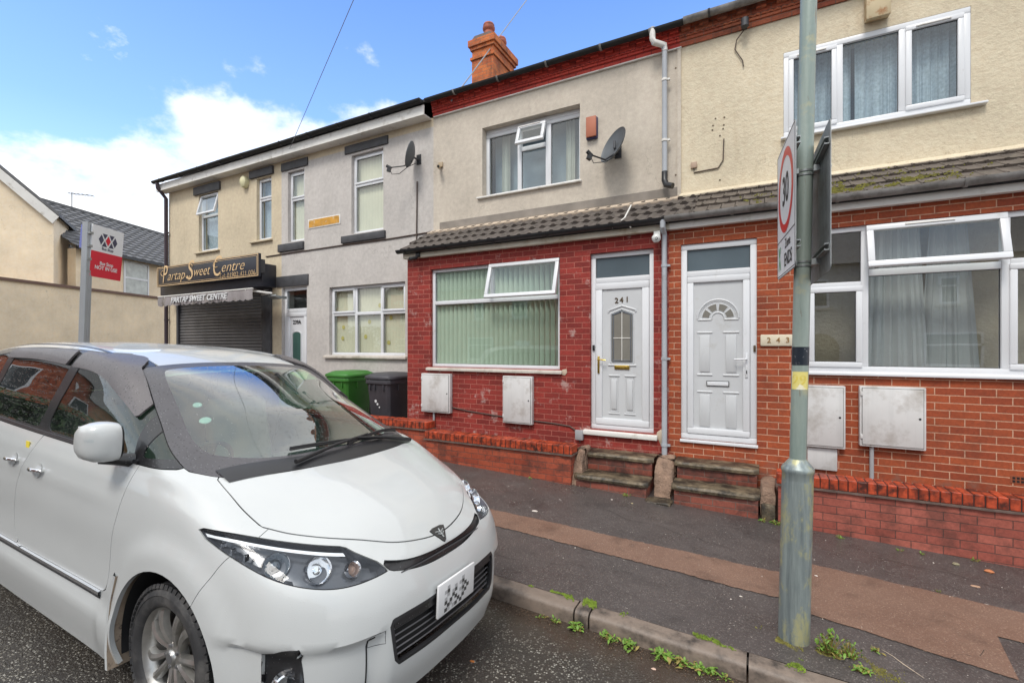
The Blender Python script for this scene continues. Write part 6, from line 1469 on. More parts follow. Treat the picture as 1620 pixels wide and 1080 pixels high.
# ---- helper: point on the car's skin seen along a direction
def skin(axis, a, b, sg=-1):
    if axis == 'front': o, d = Vector((1, a, b)), Vector((-1, 0, 0))
    elif axis == 'side': o, d = Vector((a, 2 * sg, b)), Vector((0, -sg, 0))
    else: o, d = Vector((a, b, 3)), Vector((0, 0, -1))
    h = CAR_BVH.ray_cast(o, d); return (h[0], h[1]) if h[0] else (None, None)
def ribbon(pts, w, lift, axis='side', sg=-1, thick=.004, wdir=None):
    """a strip lying on the skin: pts in the projection plane"""
    mb = MB(); prev = None; sec = []
    for i, p in enumerate(pts):
        h, n = skin(axis, p[0], p[1], sg)
        if h is None: continue
        sec.append((h, n))
    vs = []; fs = []
    for i, (h, n) in enumerate(sec):
        d = (sec[min(i + 1, len(sec) - 1)][0] - sec[max(i - 1, 0)][0]).normalized(); s_ = n.cross(d).normalized()
        ww = w[i] if isinstance(w, list) else w
        for q in (h + s_ * ww / 2, h + s_ * ww / 2 * .8 + n * lift, h - s_ * ww / 2 * .8 + n * lift, h - s_ * ww / 2): vs.append(q)
    for i in range(len(sec) - 1):
        for k in range(3): fs.append((i * 4 + k, i * 4 + k + 1, i * 4 + k + 5, i * 4 + k + 4))
    return mb.add(vs, fs)
def densify(pts, k=6):
    c = curve([tuple(p) for p in pts], k); n = (len(pts) - 1) * k; return [tuple(q) for q in c[:n + 1]]
def openc(pts, k=6):
    e = [pts[0]] + list(pts) + [pts[-1]]; out = []
    for i in range(1, len(e) - 2):
        p0, p1, p2, p3 = [np.array(q, float) for q in e[i - 1:i + 3]]
        for s in range(k):
            t = s / k; out.append(tuple(.5 * ((2 * p1) + (-p0 + p2) * t + (2 * p0 - 5 * p1 + 4 * p2 - p3) * t * t + (-p0 + 3 * p1 - 3 * p2 + p3) * t**3)))
    out.append(tuple(pts[-1])); return out
# chrome moulding along the foot of the doors, belt strip, roof strip
for sg in (-1, 1):
    ribbon(openc([(-1.56, .492), (-2.1, .486), (-2.6, .482), (-3.38, .478)]), .020, .014, sg=sg).build('side_moulding', M_CHROME, body, local=True)
    ribbon(openc([(-1.56, .472), (-2.1, .466), (-2.6, .462), (-3.38, .458)]), .016, .008, sg=sg).build('moulding_shadow_strip', M_CARBLK, body, local=True)
    ribbon(openc([(-1.40, 1.178), (-1.9, 1.185), (-2.5, 1.19), (-3.1, 1.2), (-3.7, 1.212)]), .022, .008, sg=sg).build('belt_strip', M_CARBLK, body, local=True)
    ribbon(openc([(-1.97, .585), (-2.10, .60), (-2.4, .60), (-2.9, .598), (-3.5, .592), (-4.1, .55)]), .022, .003, axis='top').build('roof_strip', M_CARBLK, body, local=True) if sg > 0 else \
    ribbon(openc([(-1.97, -.585), (-2.10, -.60), (-2.4, -.60), (-2.9, -.598), (-3.5, -.592), (-4.1, -.55)]), .022, .003, axis='top').build('roof_strip', M_CARBLK, body, local=True)
# door handles
def handle(x, z, sg, parent):
    c, n = skin('side', x, z, sg); t = Vector((1, 0, 0)); t = (t - n * t.dot(n)).normalized(); b = n.cross(t)
    Mx = Matrix((t, b, n)).transposed().to_4x4(); Mx.translation = c
    MB().lathe([(.0, -.006), (.03, -.003), (.042, .0015), (.044, .003), (.040, .003), (.0, -.004)], 20, Mx).build('handle_cup', M_PAINT, parent, local=True)
    pts = [c + t * (.085 * s) + n * (.012 + .022 * math.cos(s * 1.35)) + b * (.006 * s) for s in [-1 + i / 6 for i in range(13)]]
    MB().tube(pts, [.006] + [.0115] * 11 + [.006], 10).build('door_handle', M_CHROME, parent, local=True)
for sg in (-1, 1):
    handle(-2.44, .99, sg, doors['f', sg]); handle(-2.83, 1.0, sg, doors['r', sg])
c_, n_ = skin('side', -2.70, 1.10, -1)
MB().obox(c_ + n_ * .002, (.05, .004, .055), Matrix.Identity(3)).build('yellow_sticker', M_YELLOW, doors['r', -1], local=True)
# door mirror (the kerb-side one is not on show)
for sg in (-1,):
    base = Vector((-1.50, sg * .80, 1.185))
    MB().tube([base + Vector((.03, 0, -.01)), base + Vector((0, sg * .06, .0)), base + Vector((-.01, sg * .15, .02))], [.04, .032, .028], 12).build('mirror_arm', M_CARBLK, body, local=True)
    c = base + Vector((-.03, sg * .150, .105)); nn = 28
    def ring(yf, dx0, dx1, hz, zc, p=.62):
        out = []
        for i in range(nn):
            a = 2 * math.pi * i / nn; ca, sa = math.cos(a), math.sin(a)
            cx = abs(ca) ** p * (1 if ca > 0 else -1); sz = abs(sa) ** p * (1 if sa > 0 else -1)
            out.append(c + Vector(((dx0 + dx1) / 2 + (dx1 - dx0) / 2 * cx, sg * yf * .60, zc + hz * sz)))
        return out
    def loft(rs): return [v for r in rs for v in r], [(r * nn + i, r * nn + (i + 1) % nn, (r + 1) * nn + (i + 1) % nn, (r + 1) * nn + i) for r in range(len(rs) - 1) for i in range(nn)]
    shell = [ring(.142, -.045, .015, .030, .006), ring(.136, -.058, .035, .055, .004), ring(.115, -.065, .062, .080, .002), ring(.06, -.068, .090, .096, 0), ring(0, -.068, .102, .101, 0), ring(-.06, -.068, .104, .100, -.002), ring(-.095, -.066, .100, .096, -.004)]
    vs, fs = loft(shell); mo = MB().add(vs, fs + [tuple(range(nn))]).build('door_mirror', M_PAINT, body, local=True, angle=60)
    vs, fs = loft([ring(-.096, -.064, .097, .093, -.004), ring(-.118, -.058, .088, .084, -.006), ring(-.13, -.045, .06, .06, -.008)])
    MB().add(vs, fs + [tuple(range(2 * nn, 3 * nn))]).build('mirror_inner_trim', M_CARBLK, mo, local=True, angle=60)
    MB().box(c.x - .070, c.x - .072, c.y - .062, c.y + .062, c.z - .07, c.z + .075).build('mirror_glass', M_MIRROR, mo, local=True)
    g1 = [ring(y, 0, dx + .003, hz * .12, .018) for y, dx, hz in ((.133, .042, .06), (.115, .064, .08), (.09, .079, .09))]
    vs, fs = loft(g1); MB().add(vs, fs).build('side_repeater', M_LENS, mo, local=True)
# headlights
for sg, lb in zip((-1, 1), lamps):
    inner = lb.copy()
    lens = bm_obj(lb, 'headlight', M_LENS)
    # bowl: the same outline pushed in, with side walls
    inner.normal_update(); nn_ = {v: v.normal.copy() for v in inner.verts}
    for v in inner.verts: v.co -= nn_[v] * .004
    rim = [e for e in inner.edges if len(e.link_faces) == 1]; rv = {v for e in rim for v in e.verts}
    for v in inner.verts:
        if v not in rv: v.co -= nn_[v] * .05
    bm_obj(inner, 'lamp_bowl', M_LAMPB, lens)
    def lampunit(y, z, r, nm, m_, depth=.045, core=M_LAMPB):
        h, n = skin('front', sg * y, z)
        if n.x < 0: n = -n
        ax = (Vector((1, 0, .03)) * .8 + n * .7).normalized(); Mx = ax.to_track_quat('Z', 'Y').to_matrix().to_4x4(); Mx.translation = h - ax * (depth + .005) - n * r * .22
        o = MB().lathe([(r * .62, .0), (r * .80, .01), (r * .98, depth * .8), (r * 1.08, depth), (r * 1.12, depth * .6), (r * 1.1, 0)], 28, Mx, caps=False).build(nm, M_CHROME, lens, local=True)
        MB().lathe([(0, depth * .62), (r * .3, depth * .56), (r * .55, depth * .3), (r * .66, .0), (0, 0)], 24, Mx).build('projector_lens' if core is not M_AMBER else 'bulb', core, lens, local=True)
    M_PROJ = bpy.data.materials.get('projector_glass') or mat('projector_glass', (.10, .12, .14), .05, metal=.6, var=0, coat=1)
    lampunit(.755, .878, .050, 'lamp_ring', M_CHROME, core=M_PROJ)
    lampunit(.645, .858, .052, 'lamp_ring', M_CHROME, core=M_MIRROR)
    lampunit(.528, .838, .031, 'lamp_ring', M_CHROME, .03, core=M_AMBER)
    # bright strip along the top edge and the side marker
    vs = []; K = openc([(.858, .968), (.80, .957), (.70, .930), (.60, .907), (.53, .893)], 6)
    for y, z in K:
        for dz in (-.002, -.013):
            h, n = skin('front', sg * y, z + dz); 
            if h is not None: vs.append(h - n * .010)
    MB().add(vs, [(2 * i, 2 * i + 1, 2 * i + 3, 2 * i + 2) for i in range(len(vs) // 2 - 1)]).build('chrome_strip', mat('bright_strip', (.8, .81, .83), .25, var=0) if not bpy.data.materials.get('bright_strip') else bpy.data.materials['bright_strip'], lens, local=True)
    mb = MB()
    for y, z, s in ((.842, .935, .016), (.832, .917, .022), (.815, .90, .026)):
        h, n = skin('front', sg * y, z)
        if h is not None: mb.obox(h - n * .018, (.012, .02, s), Matrix.Identity(3))
    mb.build('side_reflector', M_CHROME, lens, local=True)
# grille details
ug = MB()
h0 = [skin('front', y, .770)[0] for y in np.linspace(-.34, .34, 21)]
ug.tube([p + Vector((-.002, 0, 0)) for p in h0], .004, 6); ug.build('grille_bar', M_DARKM, body, local=True)
lgf = bm_obj(lg, 'lower_grille_frame', mat('grille_frame', (.035, .035, .038), .35, metal=.3), thick=.02)
lgi2 = lgi.copy(); lgi2.normal_update()
for v in lgi2.verts: v.co.x -= .05
bm_obj(lgi2, 'grille_mesh', M_CHASSIS, lgf)
lgi.free()
M_SLAT = mat('slat_grey', (.13, .13, .14), .35, metal=.3)
for z in (.55, .52, .49, .46, .43):
    mb = MB(); hw = .418 - (.55 - z) * .12
    pts = [skin('front', y, z)[0] + Vector((-.024, 0, 0)) for y in np.linspace(-hw, hw, 25)]
    mb.tube(pts, .0038, 6); mb.build('grille_slat', M_SLAT, lgf, local=True)
pts = []
vs = []
for y in np.linspace(-.425, .425, 25):
    for z in (.595, .56):
        vs.append(skin('front', y, z)[0] + Vector((-.006, 0, 0)))
MB().add(vs, [(2 * i, 2 * i + 1, 2 * i + 3, 2 * i + 2) for i in range(24)]).build('grille_header', M_CARBLK, lgf, local=True)
# number plate
PX = .045
pl_ = MB().box(PX, PX + .014, -.165, .165, .492, .657).build('number_plate', M_PLATE, body, local=True, bevel=.004)
# the plate is blurred in the photograph: dark patches only
grid = ["..#.....#...", ".##..#.##...", "..#.##..##..", ".#..#..##.#.", ".#.#.#..##..", "..##..#.#...", ".##.##.#...."]
for g_, m_ in (('#', mat('plate_dark', (.06, .06, .06), .5)), ('+', mat('plate_grey', (.42, .42, .43), .5))):
    mb = MB()
    for r_, row in enumerate(grid):
        for k_, ch_ in enumerate(row):
            if (ch_ == '#' and ((r_ * 7 + k_ * 3) % 2 == 0)) == (g_ == '+') and ch_ == '#':
                y, z = -.135 + k_ * .022, .63 - r_ * .018; mb.box(PX + .0142, PX + .0152, y, y + .0225, z - .0185, z)
    mb.build('plate_markings', m_, pl_, local=True, smooth=False)
MB().box(.0, PX, -.15, .15, .50, .63).build('plate_bracket', M_BLACKP, body, local=True)
# emblem: a dark triangular badge on the nose
h, n = skin('front', 0, .838)
fr = Matrix((Vector((0, 1, 0)), n.cross(Vector((0, 1, 0))), n)).transposed()
bd = [(-.058, .036), (-.03, .044), (.03, .044), (.058, .036), (.045, .010), (.012, -.038), (0, -.044), (-.012, -.038), (-.045, .010)]
mb = MB(); vs = [h + fr @ Vector((a, b, .006)) for a, b in bd] + [h + fr @ Vector((a * 1.12, b * 1.12, -.004)) for a, b in bd]
k = len(bd); em = mb.add(vs, [tuple(range(k))] + [(i, i + k, (i + 1) % k + k, (i + 1) % k) for i in range(k)]).build('nose_emblem', mat('emblem_dark', (.10, .10, .10), .2, metal=.6), body, local=True)
mb = MB(); mb.tube([h + fr @ Vector((-.030, .018, .009)), h + fr @ Vector((0, .006, .010)), h + fr @ Vector((.030, .018, .009))], .004, 6); mb.tube([h + fr @ Vector((-.022, .004, .009)), h + fr @ Vector((0, -.010, .010)), h + fr @ Vector((.022, .004, .009))], .004, 6)
mb.tube([h + fr @ Vector((0, .030, .009)), h + fr @ Vector((0, -.024, .010))], .004, 6); mb.build('emblem_relief', M_STEEL, em, local=True)
# fog lamps
for sg, fb in zip((-1, 1), fogs):
    rec = bm_obj(fb, 'fog_lamp_recess', M_CARBLK, push=-.022, thick=-.024)
    h, n = skin('front', sg * .785, .425); ax = Vector((1, sg * .35, 0)).normalized()
    Mx = ax.to_track_quat('Z', 'Y').to_matrix().to_4x4(); Mx.translation = h - ax * .030
    MB().lathe([(0, .012), (.022, .014), (.032, .024), (.040, .034), (.045, .028), (.045, 0)], 24, Mx).build('fog_lamp', M_CHROME, rec, local=True)
    MB().lathe([(0, .034), (.018, .032), (.034, .026)], 20, Mx).build('fog_lamp_glass', M_LENS, rec, local=True)
    mb = MB()
    v0 = [skin('front', sg * .545, z)[0] for z in np.linspace(.27, .555, 12)]
    mb.tube([p + Vector((.0005, 0, 0)) for p in v0] + [skin('front', sg * (.545 - .03 * k), .56)[0] for k in (1,)], .0035, 6); mb.build('bumper_slot', M_CHASSIS, body, local=True)
    sq = [(.475, .575), (.475, .52), (.54, .52), (.54, .575), (.475, .575)]
    mb = MB(); pp = []
    for (a, b), (c2, d) in zip(sq[:-1], sq[1:]):
        for t in np.linspace(0, 1, 5)[:-1]:
            q = skin('front', sg * (a + (c2 - a) * t), b + (d - b) * t)[0]; pp.append(q)
    mb.tube(pp + [pp[0]], .0012, 5, caps=False).build('tow_eye_cover_seam', M_CHASSIS, body, local=True) if sg < 0 else None
# wheel housings, floor, cabin
mb = MB()
for hx in (HUBX, HUBR):
    for sg in (-1, 1):
        Mx = Matrix.Translation((hx, sg * .58, .325)) @ Matrix.Rotation(R(90), 4, 'X')
        n = 32; vs = []; fs = []
        for yy, r in ((sg * .868, .432), (sg * .60, .436), (sg * .50, .40)):
            for i in range(n + 1):
                t = -.25 + (math.pi + .5) * i / n; vs.append((hx + r * math.cos(t), yy, .325 + r * math.sin(t)))
        for q in range(2):
            for i in range(n): fs.append((q * (n + 1) + i, q * (n + 1) + i + 1, (q + 1) * (n + 1) + i + 1, (q + 1) * (n + 1) + i))
        fs.append(tuple(2 * (n + 1) + i for i in range(n + 1)))
        mb.add(vs, fs)
mb.box(-4.5, -.3, -.50, .50, .22, .30).box(-1.42, HUBR + .45, -.84, .84, .2, .26)
mb.build('wheel_housing', M_CHASSIS, body, local=True)
# the dirty splash guard behind each front wheel
for sg in (-1, 1):
    vs = []
    K = [(-1.355, .64), (-1.395, .50), (-1.405, .36), (-1.40, .25), (-1.385, .165)]
    for x, z in K: vs += [(x - .055, sg * .905, z), (x - .01, sg * .93, z + .005), (x, sg * .925, z), (x + .005, sg * .70, z)]
    fs = [(4 * i + k, 4 * i + k + 1, 4 * i + k + 5, 4 * i + k + 4) for i in range(4) for k in range(3)] + [(16, 17, 18, 19)]
    MB().add(vs, [f for f in fs if f[0] % 4 < 2 or f == (16, 17, 18, 19)]).build('skirt_end', M_PAINT, body, local=True)
    MB().add(vs, [f for f in fs if f[0] % 4 == 2]).build('splash_guard', M_LINER, body, local=True)
cab = MB()
cab.box(-4.3, -1.55, -.70, .70, .30, .36)
cab.add([(-.90, -.74, 1.10), (-.90, .74, 1.10), (-1.45, .76, 1.085), (-1.45, -.76, 1.085), (-1.50, -.76, .8), (-1.50, .76, .8)], [(0, 1, 2, 3), (3, 2, 5, 4)])
cab.build('dashboard', M_CABIND, body, local=True, bevel=.01)
def seat(x, y):
    s = MB(); Mx = Matrix.Translation((x, y, 0))
    s.M = Mx; s.box(-.28, .28, -.26, .26, .62, .78)
    s.M = Mx @ Matrix.Translation((-.24, 0, .76)) @ Matrix.Rotation(R(-16), 4, 'Y'); s.box(-.07, .07, -.25, .25, 0, .60)
    s.box(-.05, .05, -.13, .13, .64, .82)
    s.build('seat', M_CABIN, body, local=True, bevel=.05, seg=3)
for y in (-.38, .38): seat(-2.15, y); seat(-3.05, y)
th = MB(); Mx = Matrix.Translation((-1.62, -.38, 1.04)) @ Matrix.Rotation(R(-65), 4, 'Y')
th.lathe([(.17 + .014 * math.cos(t), .014 * math.sin(t)) for t in [2 * math.pi * i / 8 for i in range(8)]], 28, Mx, closed=True); th.M = Mx; th.box(-.16, .16, -.03, .03, -.02, .01); th.build('steering_wheel', M_CABIND, body, local=True)
# headlining
bmq = bmesh.new(); nr, nc = Q.shape[:2]; rs = [i for i in range(nr) if Q[i, :, 2].min() > 1.60]
vv = [[bmq.verts.new(Vector(Q[i, j]) - Vector((0, 0, .03))) for j in range(nc)] for i in rs]
for a in range(len(rs) - 1):
    for j in range(nc):
        bmq.faces.new((vv[a][j], vv[a][(j + 1) % nc], vv[a + 1][(j + 1) % nc], vv[a + 1][j]))
bm_obj(bmq, 'headlining', M_CABIN, body)
# wipers, screen sticker
def on_ws(x, y, lift): 
    h, n = skin('top', x, y); return h + n * lift
def wiper(p0, p1, p2, nm):
    mb = MB(); a = on_ws(*p0, .03); b = on_ws(*p1, .035); mb.tube([a, (a + b) / 2 + Vector((0, 0, .01)), b], [.014, .010, .007], 8)
    pts = [on_ws(p1[0] + (p2[0] - p1[0]) * t + .0, p1[1] + (p2[1] - p1[1]) * t, .016) for t in np.linspace(-.55, 1, 14)]
    mb.tube(pts, .008, 6); mb.tube([p + Vector((0, 0, .010)) for p in pts], .006, 6); mb.build(nm, M_BLACKP, wf, local=True)
wiper((-.80, -.36), (-.92, .28), (-1.01, .66), 'wiper'); wiper((-.83, .62), (-.90, .15), (-.93, -.30), 'wiper')
cw = MB(); vs = []
for y in np.linspace(-.68, .68, 31):
    for dx in (.012, -.05, -.11):
        xb = -.745 - .10 * (abs(y) / .6) ** 2.2; vs.append(on_ws(xb + dx - .0, y, .003 + (.006 if dx == -.05 else 0)))
cw.add(vs, [(3 * i + k, 3 * i + k + 1, 3 * i + k + 4, 3 * i + k + 3) for i in range(30) for k in range(2)]).build('cowl_panel', M_BLACKP, body, local=True)
vs = [on_ws(x, y, -.004) for x, y in ((-1.80, .33), (-1.84, .50), (-1.72, .535), (-1.68, .36))]
MB().add(vs, [(0, 1, 2, 3)]).build('permit_sticker', M_STICKG, wf, local=True)
for x, y, r in ((-1.50, -.50, .022), (-1.36, -.53, .028)):
    h, n = skin('top', x, y); Mx = n.to_track_quat('Z', 'Y').to_matrix().to_4x4(); Mx.translation = h - n * .01
    MB().lathe([(0, .004), (r, .003), (r * 1.1, 0)], 20, Mx).build('suction_cup', mat('clear_plastic', (.6, .68, .68), .2) if not bpy.data.materials.get('clear_plastic') else bpy.data.materials['clear_plastic'], wf, local=True)
# ---- wheels
def make_wheel():
    w = bpy.data.objects.new('wheel', None); COL.objects.link(w); w.parent = car; w.empty_display_size = .1
    # local axis: z points outwards
    W2, Rr = .112, WHR
    prof = [(.232, -.085), (.236, -W2 + .012), (.262, -W2), (.30, -W2 + .004), (.322, -W2 + .018), (.331, -W2 + .034)]
    for i, h in enumerate((-.058, -.02, .02, .058)):
        prof += [(.3345, h - .012), (.3355, h - .0045), (.326, h - .004), (.326, h + .004), (.3355, h + .0045), (.3345, h + .012)]
    prof += [(.331, W2 - .034), (.322, W2 - .018), (.30, W2 - .004), (.292, W2 - .001), (.288, W2 - .004), (.262, W2 - .001), (.243, W2 - .009), (.236, W2 - .014), (.228, .085)]
    ty = MB().lathe(prof, 72, closed=True); 
    mb = ty                                                # shoulder blocks
    for k in range(58):
        a = 2 * math.pi * k / 58
        for sgn_ in (1, -1):
            mb.M = Matrix.Rotation(a + .02 * sgn_, 4, 'Z') @ Matrix.Translation((.3275, 0, sgn_ * .083)) @ Matrix.Rotation(sgn_ * R(22), 4, 'Y')
            mb.box(-.012, .0075, -.0135, .0135, -.020, .020)
        mb.M = Matrix.Rotation(a + .03, 4, 'Z'); mb.box(.322, .3368, -.013, .013, -.036 + .0, -.026 + .022); mb.box(.322, .3368, -.013, .013, .004, .034)
    mb.M = None; ty.build('tyre', M_RUBBER, w, local=True, angle=30)
    rim = MB().lathe([(.230, -.085), (.216, -.07), (.205, -.02), (.203, .03), (.212, .066), (.222, .080), (.232, .092), (.240, .097), (.241, .090), (.235, .084)], 72, caps=False)
    rm = rim.build('rim', M_ALLOY, w, local=True)
    sp = MB()
    for k in range(10):
        sp.M = Matrix.Rotation(2 * math.pi * k / 10, 4, 'Z')
        vs = []; n = 9
        for i in range(n):
            t_ = i / (n - 1); r = .045 + .178 * t_; off = .055 * math.sin(t_ * 1.9) * (1 if k % 2 else .55); wd = .017 + .011 * t_ ** 1.5 if k % 2 else .014 + .009 * t_; h = .072 + .018 * math.sin(t_ * math.pi * .9) - .006 * t_
            vs += [(r, off - wd, h - .035), (r, off - wd * .8, h - .006), (r, off, h), (r, off + wd * .8, h - .006), (r, off + wd, h - .035)]
        sp.add(vs, [(5 * i + q, 5 * i + q + 1, 5 * i + q + 6, 5 * i + q + 5) for i in range(n - 1) for q in range(4)])
    sp.M = None; sp.lathe([(.0, .085), (.028, .086), (.034, .080), (.036, .074), (.052, .072), (.064, .066), (.068, .03)], 30)
    sp.build('spokes', M_ALLOY, rm, local=True)
    lg_ = MB()
    for k in range(5):
        a = 2 * math.pi * (k + .5) / 5; lg_.lathe([(.0, .079), (.008, .079), (.009, .07)], 6, Matrix.Translation((.051 * math.cos(a), .051 * math.sin(a), 0)))
    lg_.lathe([(0, .0875), (.024, .0875), (.026, .085)], 24); lg_.build('hub_cap', mat('hub_grey', (.25, .25, .26), .3, metal=.7), rm, local=True)
    MB().lathe([(.0, .035), (.06, .035), (.062, .02), (.145, .02), (.145, .0), (0, 0)], 40).build('brake_disc', M_DISC, w, local=True)
    return w
wh = make_wheel()
def place(w, x, sg):
    w.location = (x, sg * .775, HUBZ); w.rotation_euler = (R(90) if sg < 0 else R(-90), 0, 0)
wheels = [wh] + [copy_tree(wh, car) for _ in range(3)]
for w, (x, sg) in zip(wheels, ((HUBX, -1), (HUBX, 1), (HUBR, -1), (HUBR, 1))): place(w, x, sg)
# ================================================================ lamp column and its signs
M_COLUMN, nt, p, L = start('lamp_column_paint')
o = nt.nodes.new('ShaderNodeTexCoord').outputs['Object']
st = noise(nt, stretch(nt, o, (9, 9, .9)), 1.3, 8, .65); bl = noise(nt, o, 5.5, 8, .65)
c = MIX(nt, RAMP(nt, st, [(.3, 0), (.65, 1)]), (.21, .27, .245), (.33, .38, .34))
c = MIX(nt, RAMP(nt, bl, [(.56, 0), (.66, .75)]), c, (.42, .40, .25))
c = MIX(nt, RAMP(nt, noise(nt, stretch(nt, o, (20, 20, 2.5)), 1.4, 7, .7), [(.63, 0), (.72, .8)]), c, (.16, .09, .045))
L(c, p.inputs['Base Color']); p.inputs['Roughness'].default_value = .42; p.inputs['Metallic'].default_value = .15; L(bump(nt, noise(nt, o, 40, 5), .25, .004), p.inputs['Normal'])
M_COLBASE, nt, p, L = start('lamp_column_base_paint')
o = nt.nodes.new('ShaderNodeTexCoord').outputs['Object']
st = noise(nt, stretch(nt, o, (16, 16, 1.2)), 1.6, 8, .7); bl = noise(nt, stretch(nt, o, (2, 2, .9)), 3.2, 9, .72)
c = MIX(nt, RAMP(nt, st, [(.35, 0), (.65, 1)]), (.15, .18, .19), (.30, .345, .335))
c = MIX(nt, RAMP(nt, bl, [(.50, 0), (.60, .9)]), c, (.44, .42, .22))
L(c, p.inputs['Base Color']); p.inputs['Roughness'].default_value = .42; p.inputs['Metallic'].default_value = .3; L(bump(nt, bl, .3, .005), p.inputs['Normal'])
PXc, PYc = .178, 3.44; gz0 = pav_z(PXc, PYc)
post = thing('lamp_post', (PXc, PYc, gz0), 'tall pale green lamp column with flaking paint, carrying two road signs', 'lamp post')
lean = .020
SH = Matrix.Identity(4); SH[0][2] = lean; SH = Matrix.Translation((PXc, PYc, gz0)) @ SH
mb = MB().lathe([(.089, -.05), (.087, .0), (.0865, 1.0)], 40, SH, caps=False)
mb.lathe([(.0865, .98), (.086, 1.04), (.091, 1.05), (.091, 1.065), (.087, 1.075), (.048, 1.125), (.044, 1.13)], 40, SH, caps=False)
bs = mb.build('base_compartment', M_COLBASE, post)
pts = [(PXc + lean * z, PYc, gz0 + z) for z in (1.10, 2, 3, 4, 5, 5.9, 6.2)]
MB().tube(pts, [.0465, .0462, .0458, .0452, .0448, .044, .0435], 32).build('shaft', M_COLUMN, post)
tp = Vector((PXc + lean * 6.2, PYc, gz0 + 6.2)); MB().tube([tp, tp + Vector((0, -.05, .3)), tp + Vector((0, -.35, .5)), tp + Vector((0, -.9, .58))], [.045, .04, .035, .03], 16).build('bracket_arm', M_COLUMN, post)
lh = MB().obox(tp + Vector((0, -1.15, .58)), (.22, .55, .10), Matrix.Identity(3)).build('lantern', M_STEEL, post, bevel=.03)
MB().obox(tp + Vector((0, -1.15, .525)), (.17, .45, .02), Matrix.Identity(3)).build('lantern_glass', M_LENS, lh)
dm = MB(); 
for k in range(9):
    t = R(200 + k * 17); dm.tube([(PXc + .0845 * math.cos(t), PYc + .0845 * math.sin(t), gz0 + .0), (PXc + .0845 * math.cos(t), PYc + .0845 * math.sin(t), gz0 + .02)], .012, 5)
def cx_at(z): return PXc + lean * (z - gz0)
def wrap(z0, z1, a0, a1, m, name, parent, r=.0475):
    vs = []; n = 16
    for i in range(n + 1):
        t = R(a0 + (a1 - a0) * i / n)
        for z in (z0, z1): vs.append((cx_at(z) + r * math.cos(t), PYc + r * math.sin(t), z))
    return MB().add(vs, [(2 * i, 2 * i + 1, 2 * i + 3, 2 * i + 2) for i in range(n)]).build(name, m, parent)
M_BSTICK = mat('black_band', (.012, .018, .028), .35, dirt=(.3, .3, .32), dscale=38, damt=(.62, .68))
M_YLAB = mat('yellow_label', (.72, .62, .20), .5, var=.1, dirt=(.85, .82, .7), dscale=8, damt=(.5, .6))
wrap(EYE - .115, EYE - .002, 150, 352, M_BSTICK, 'black_band', post)
yl = wrap(EYE - .265, EYE - .155, 205, 330, M_YLAB, 'yellow_label', post)
def wraptext(s, z, adeg, size, m, parent, r):
    o = text('label_number', s, size, m, None, (0, 0, 0), rot=Matrix.Identity(4), depth=.001, local=True, offset=.001)
    for v in o.data.vertices:
        t = R(adeg) + v.co.x / r; zz = z + v.co.y; v.co = Vector((cx_at(zz) + (r + v.co.z) * math.cos(t), PYc + (r + v.co.z) * math.sin(t), zz)) - world_off(parent)
    o.parent = parent
wraptext('29', EYE - .21, 262, .085, mat('faded_yellow_number', (.66, .53, .10), .5), yl, .048)
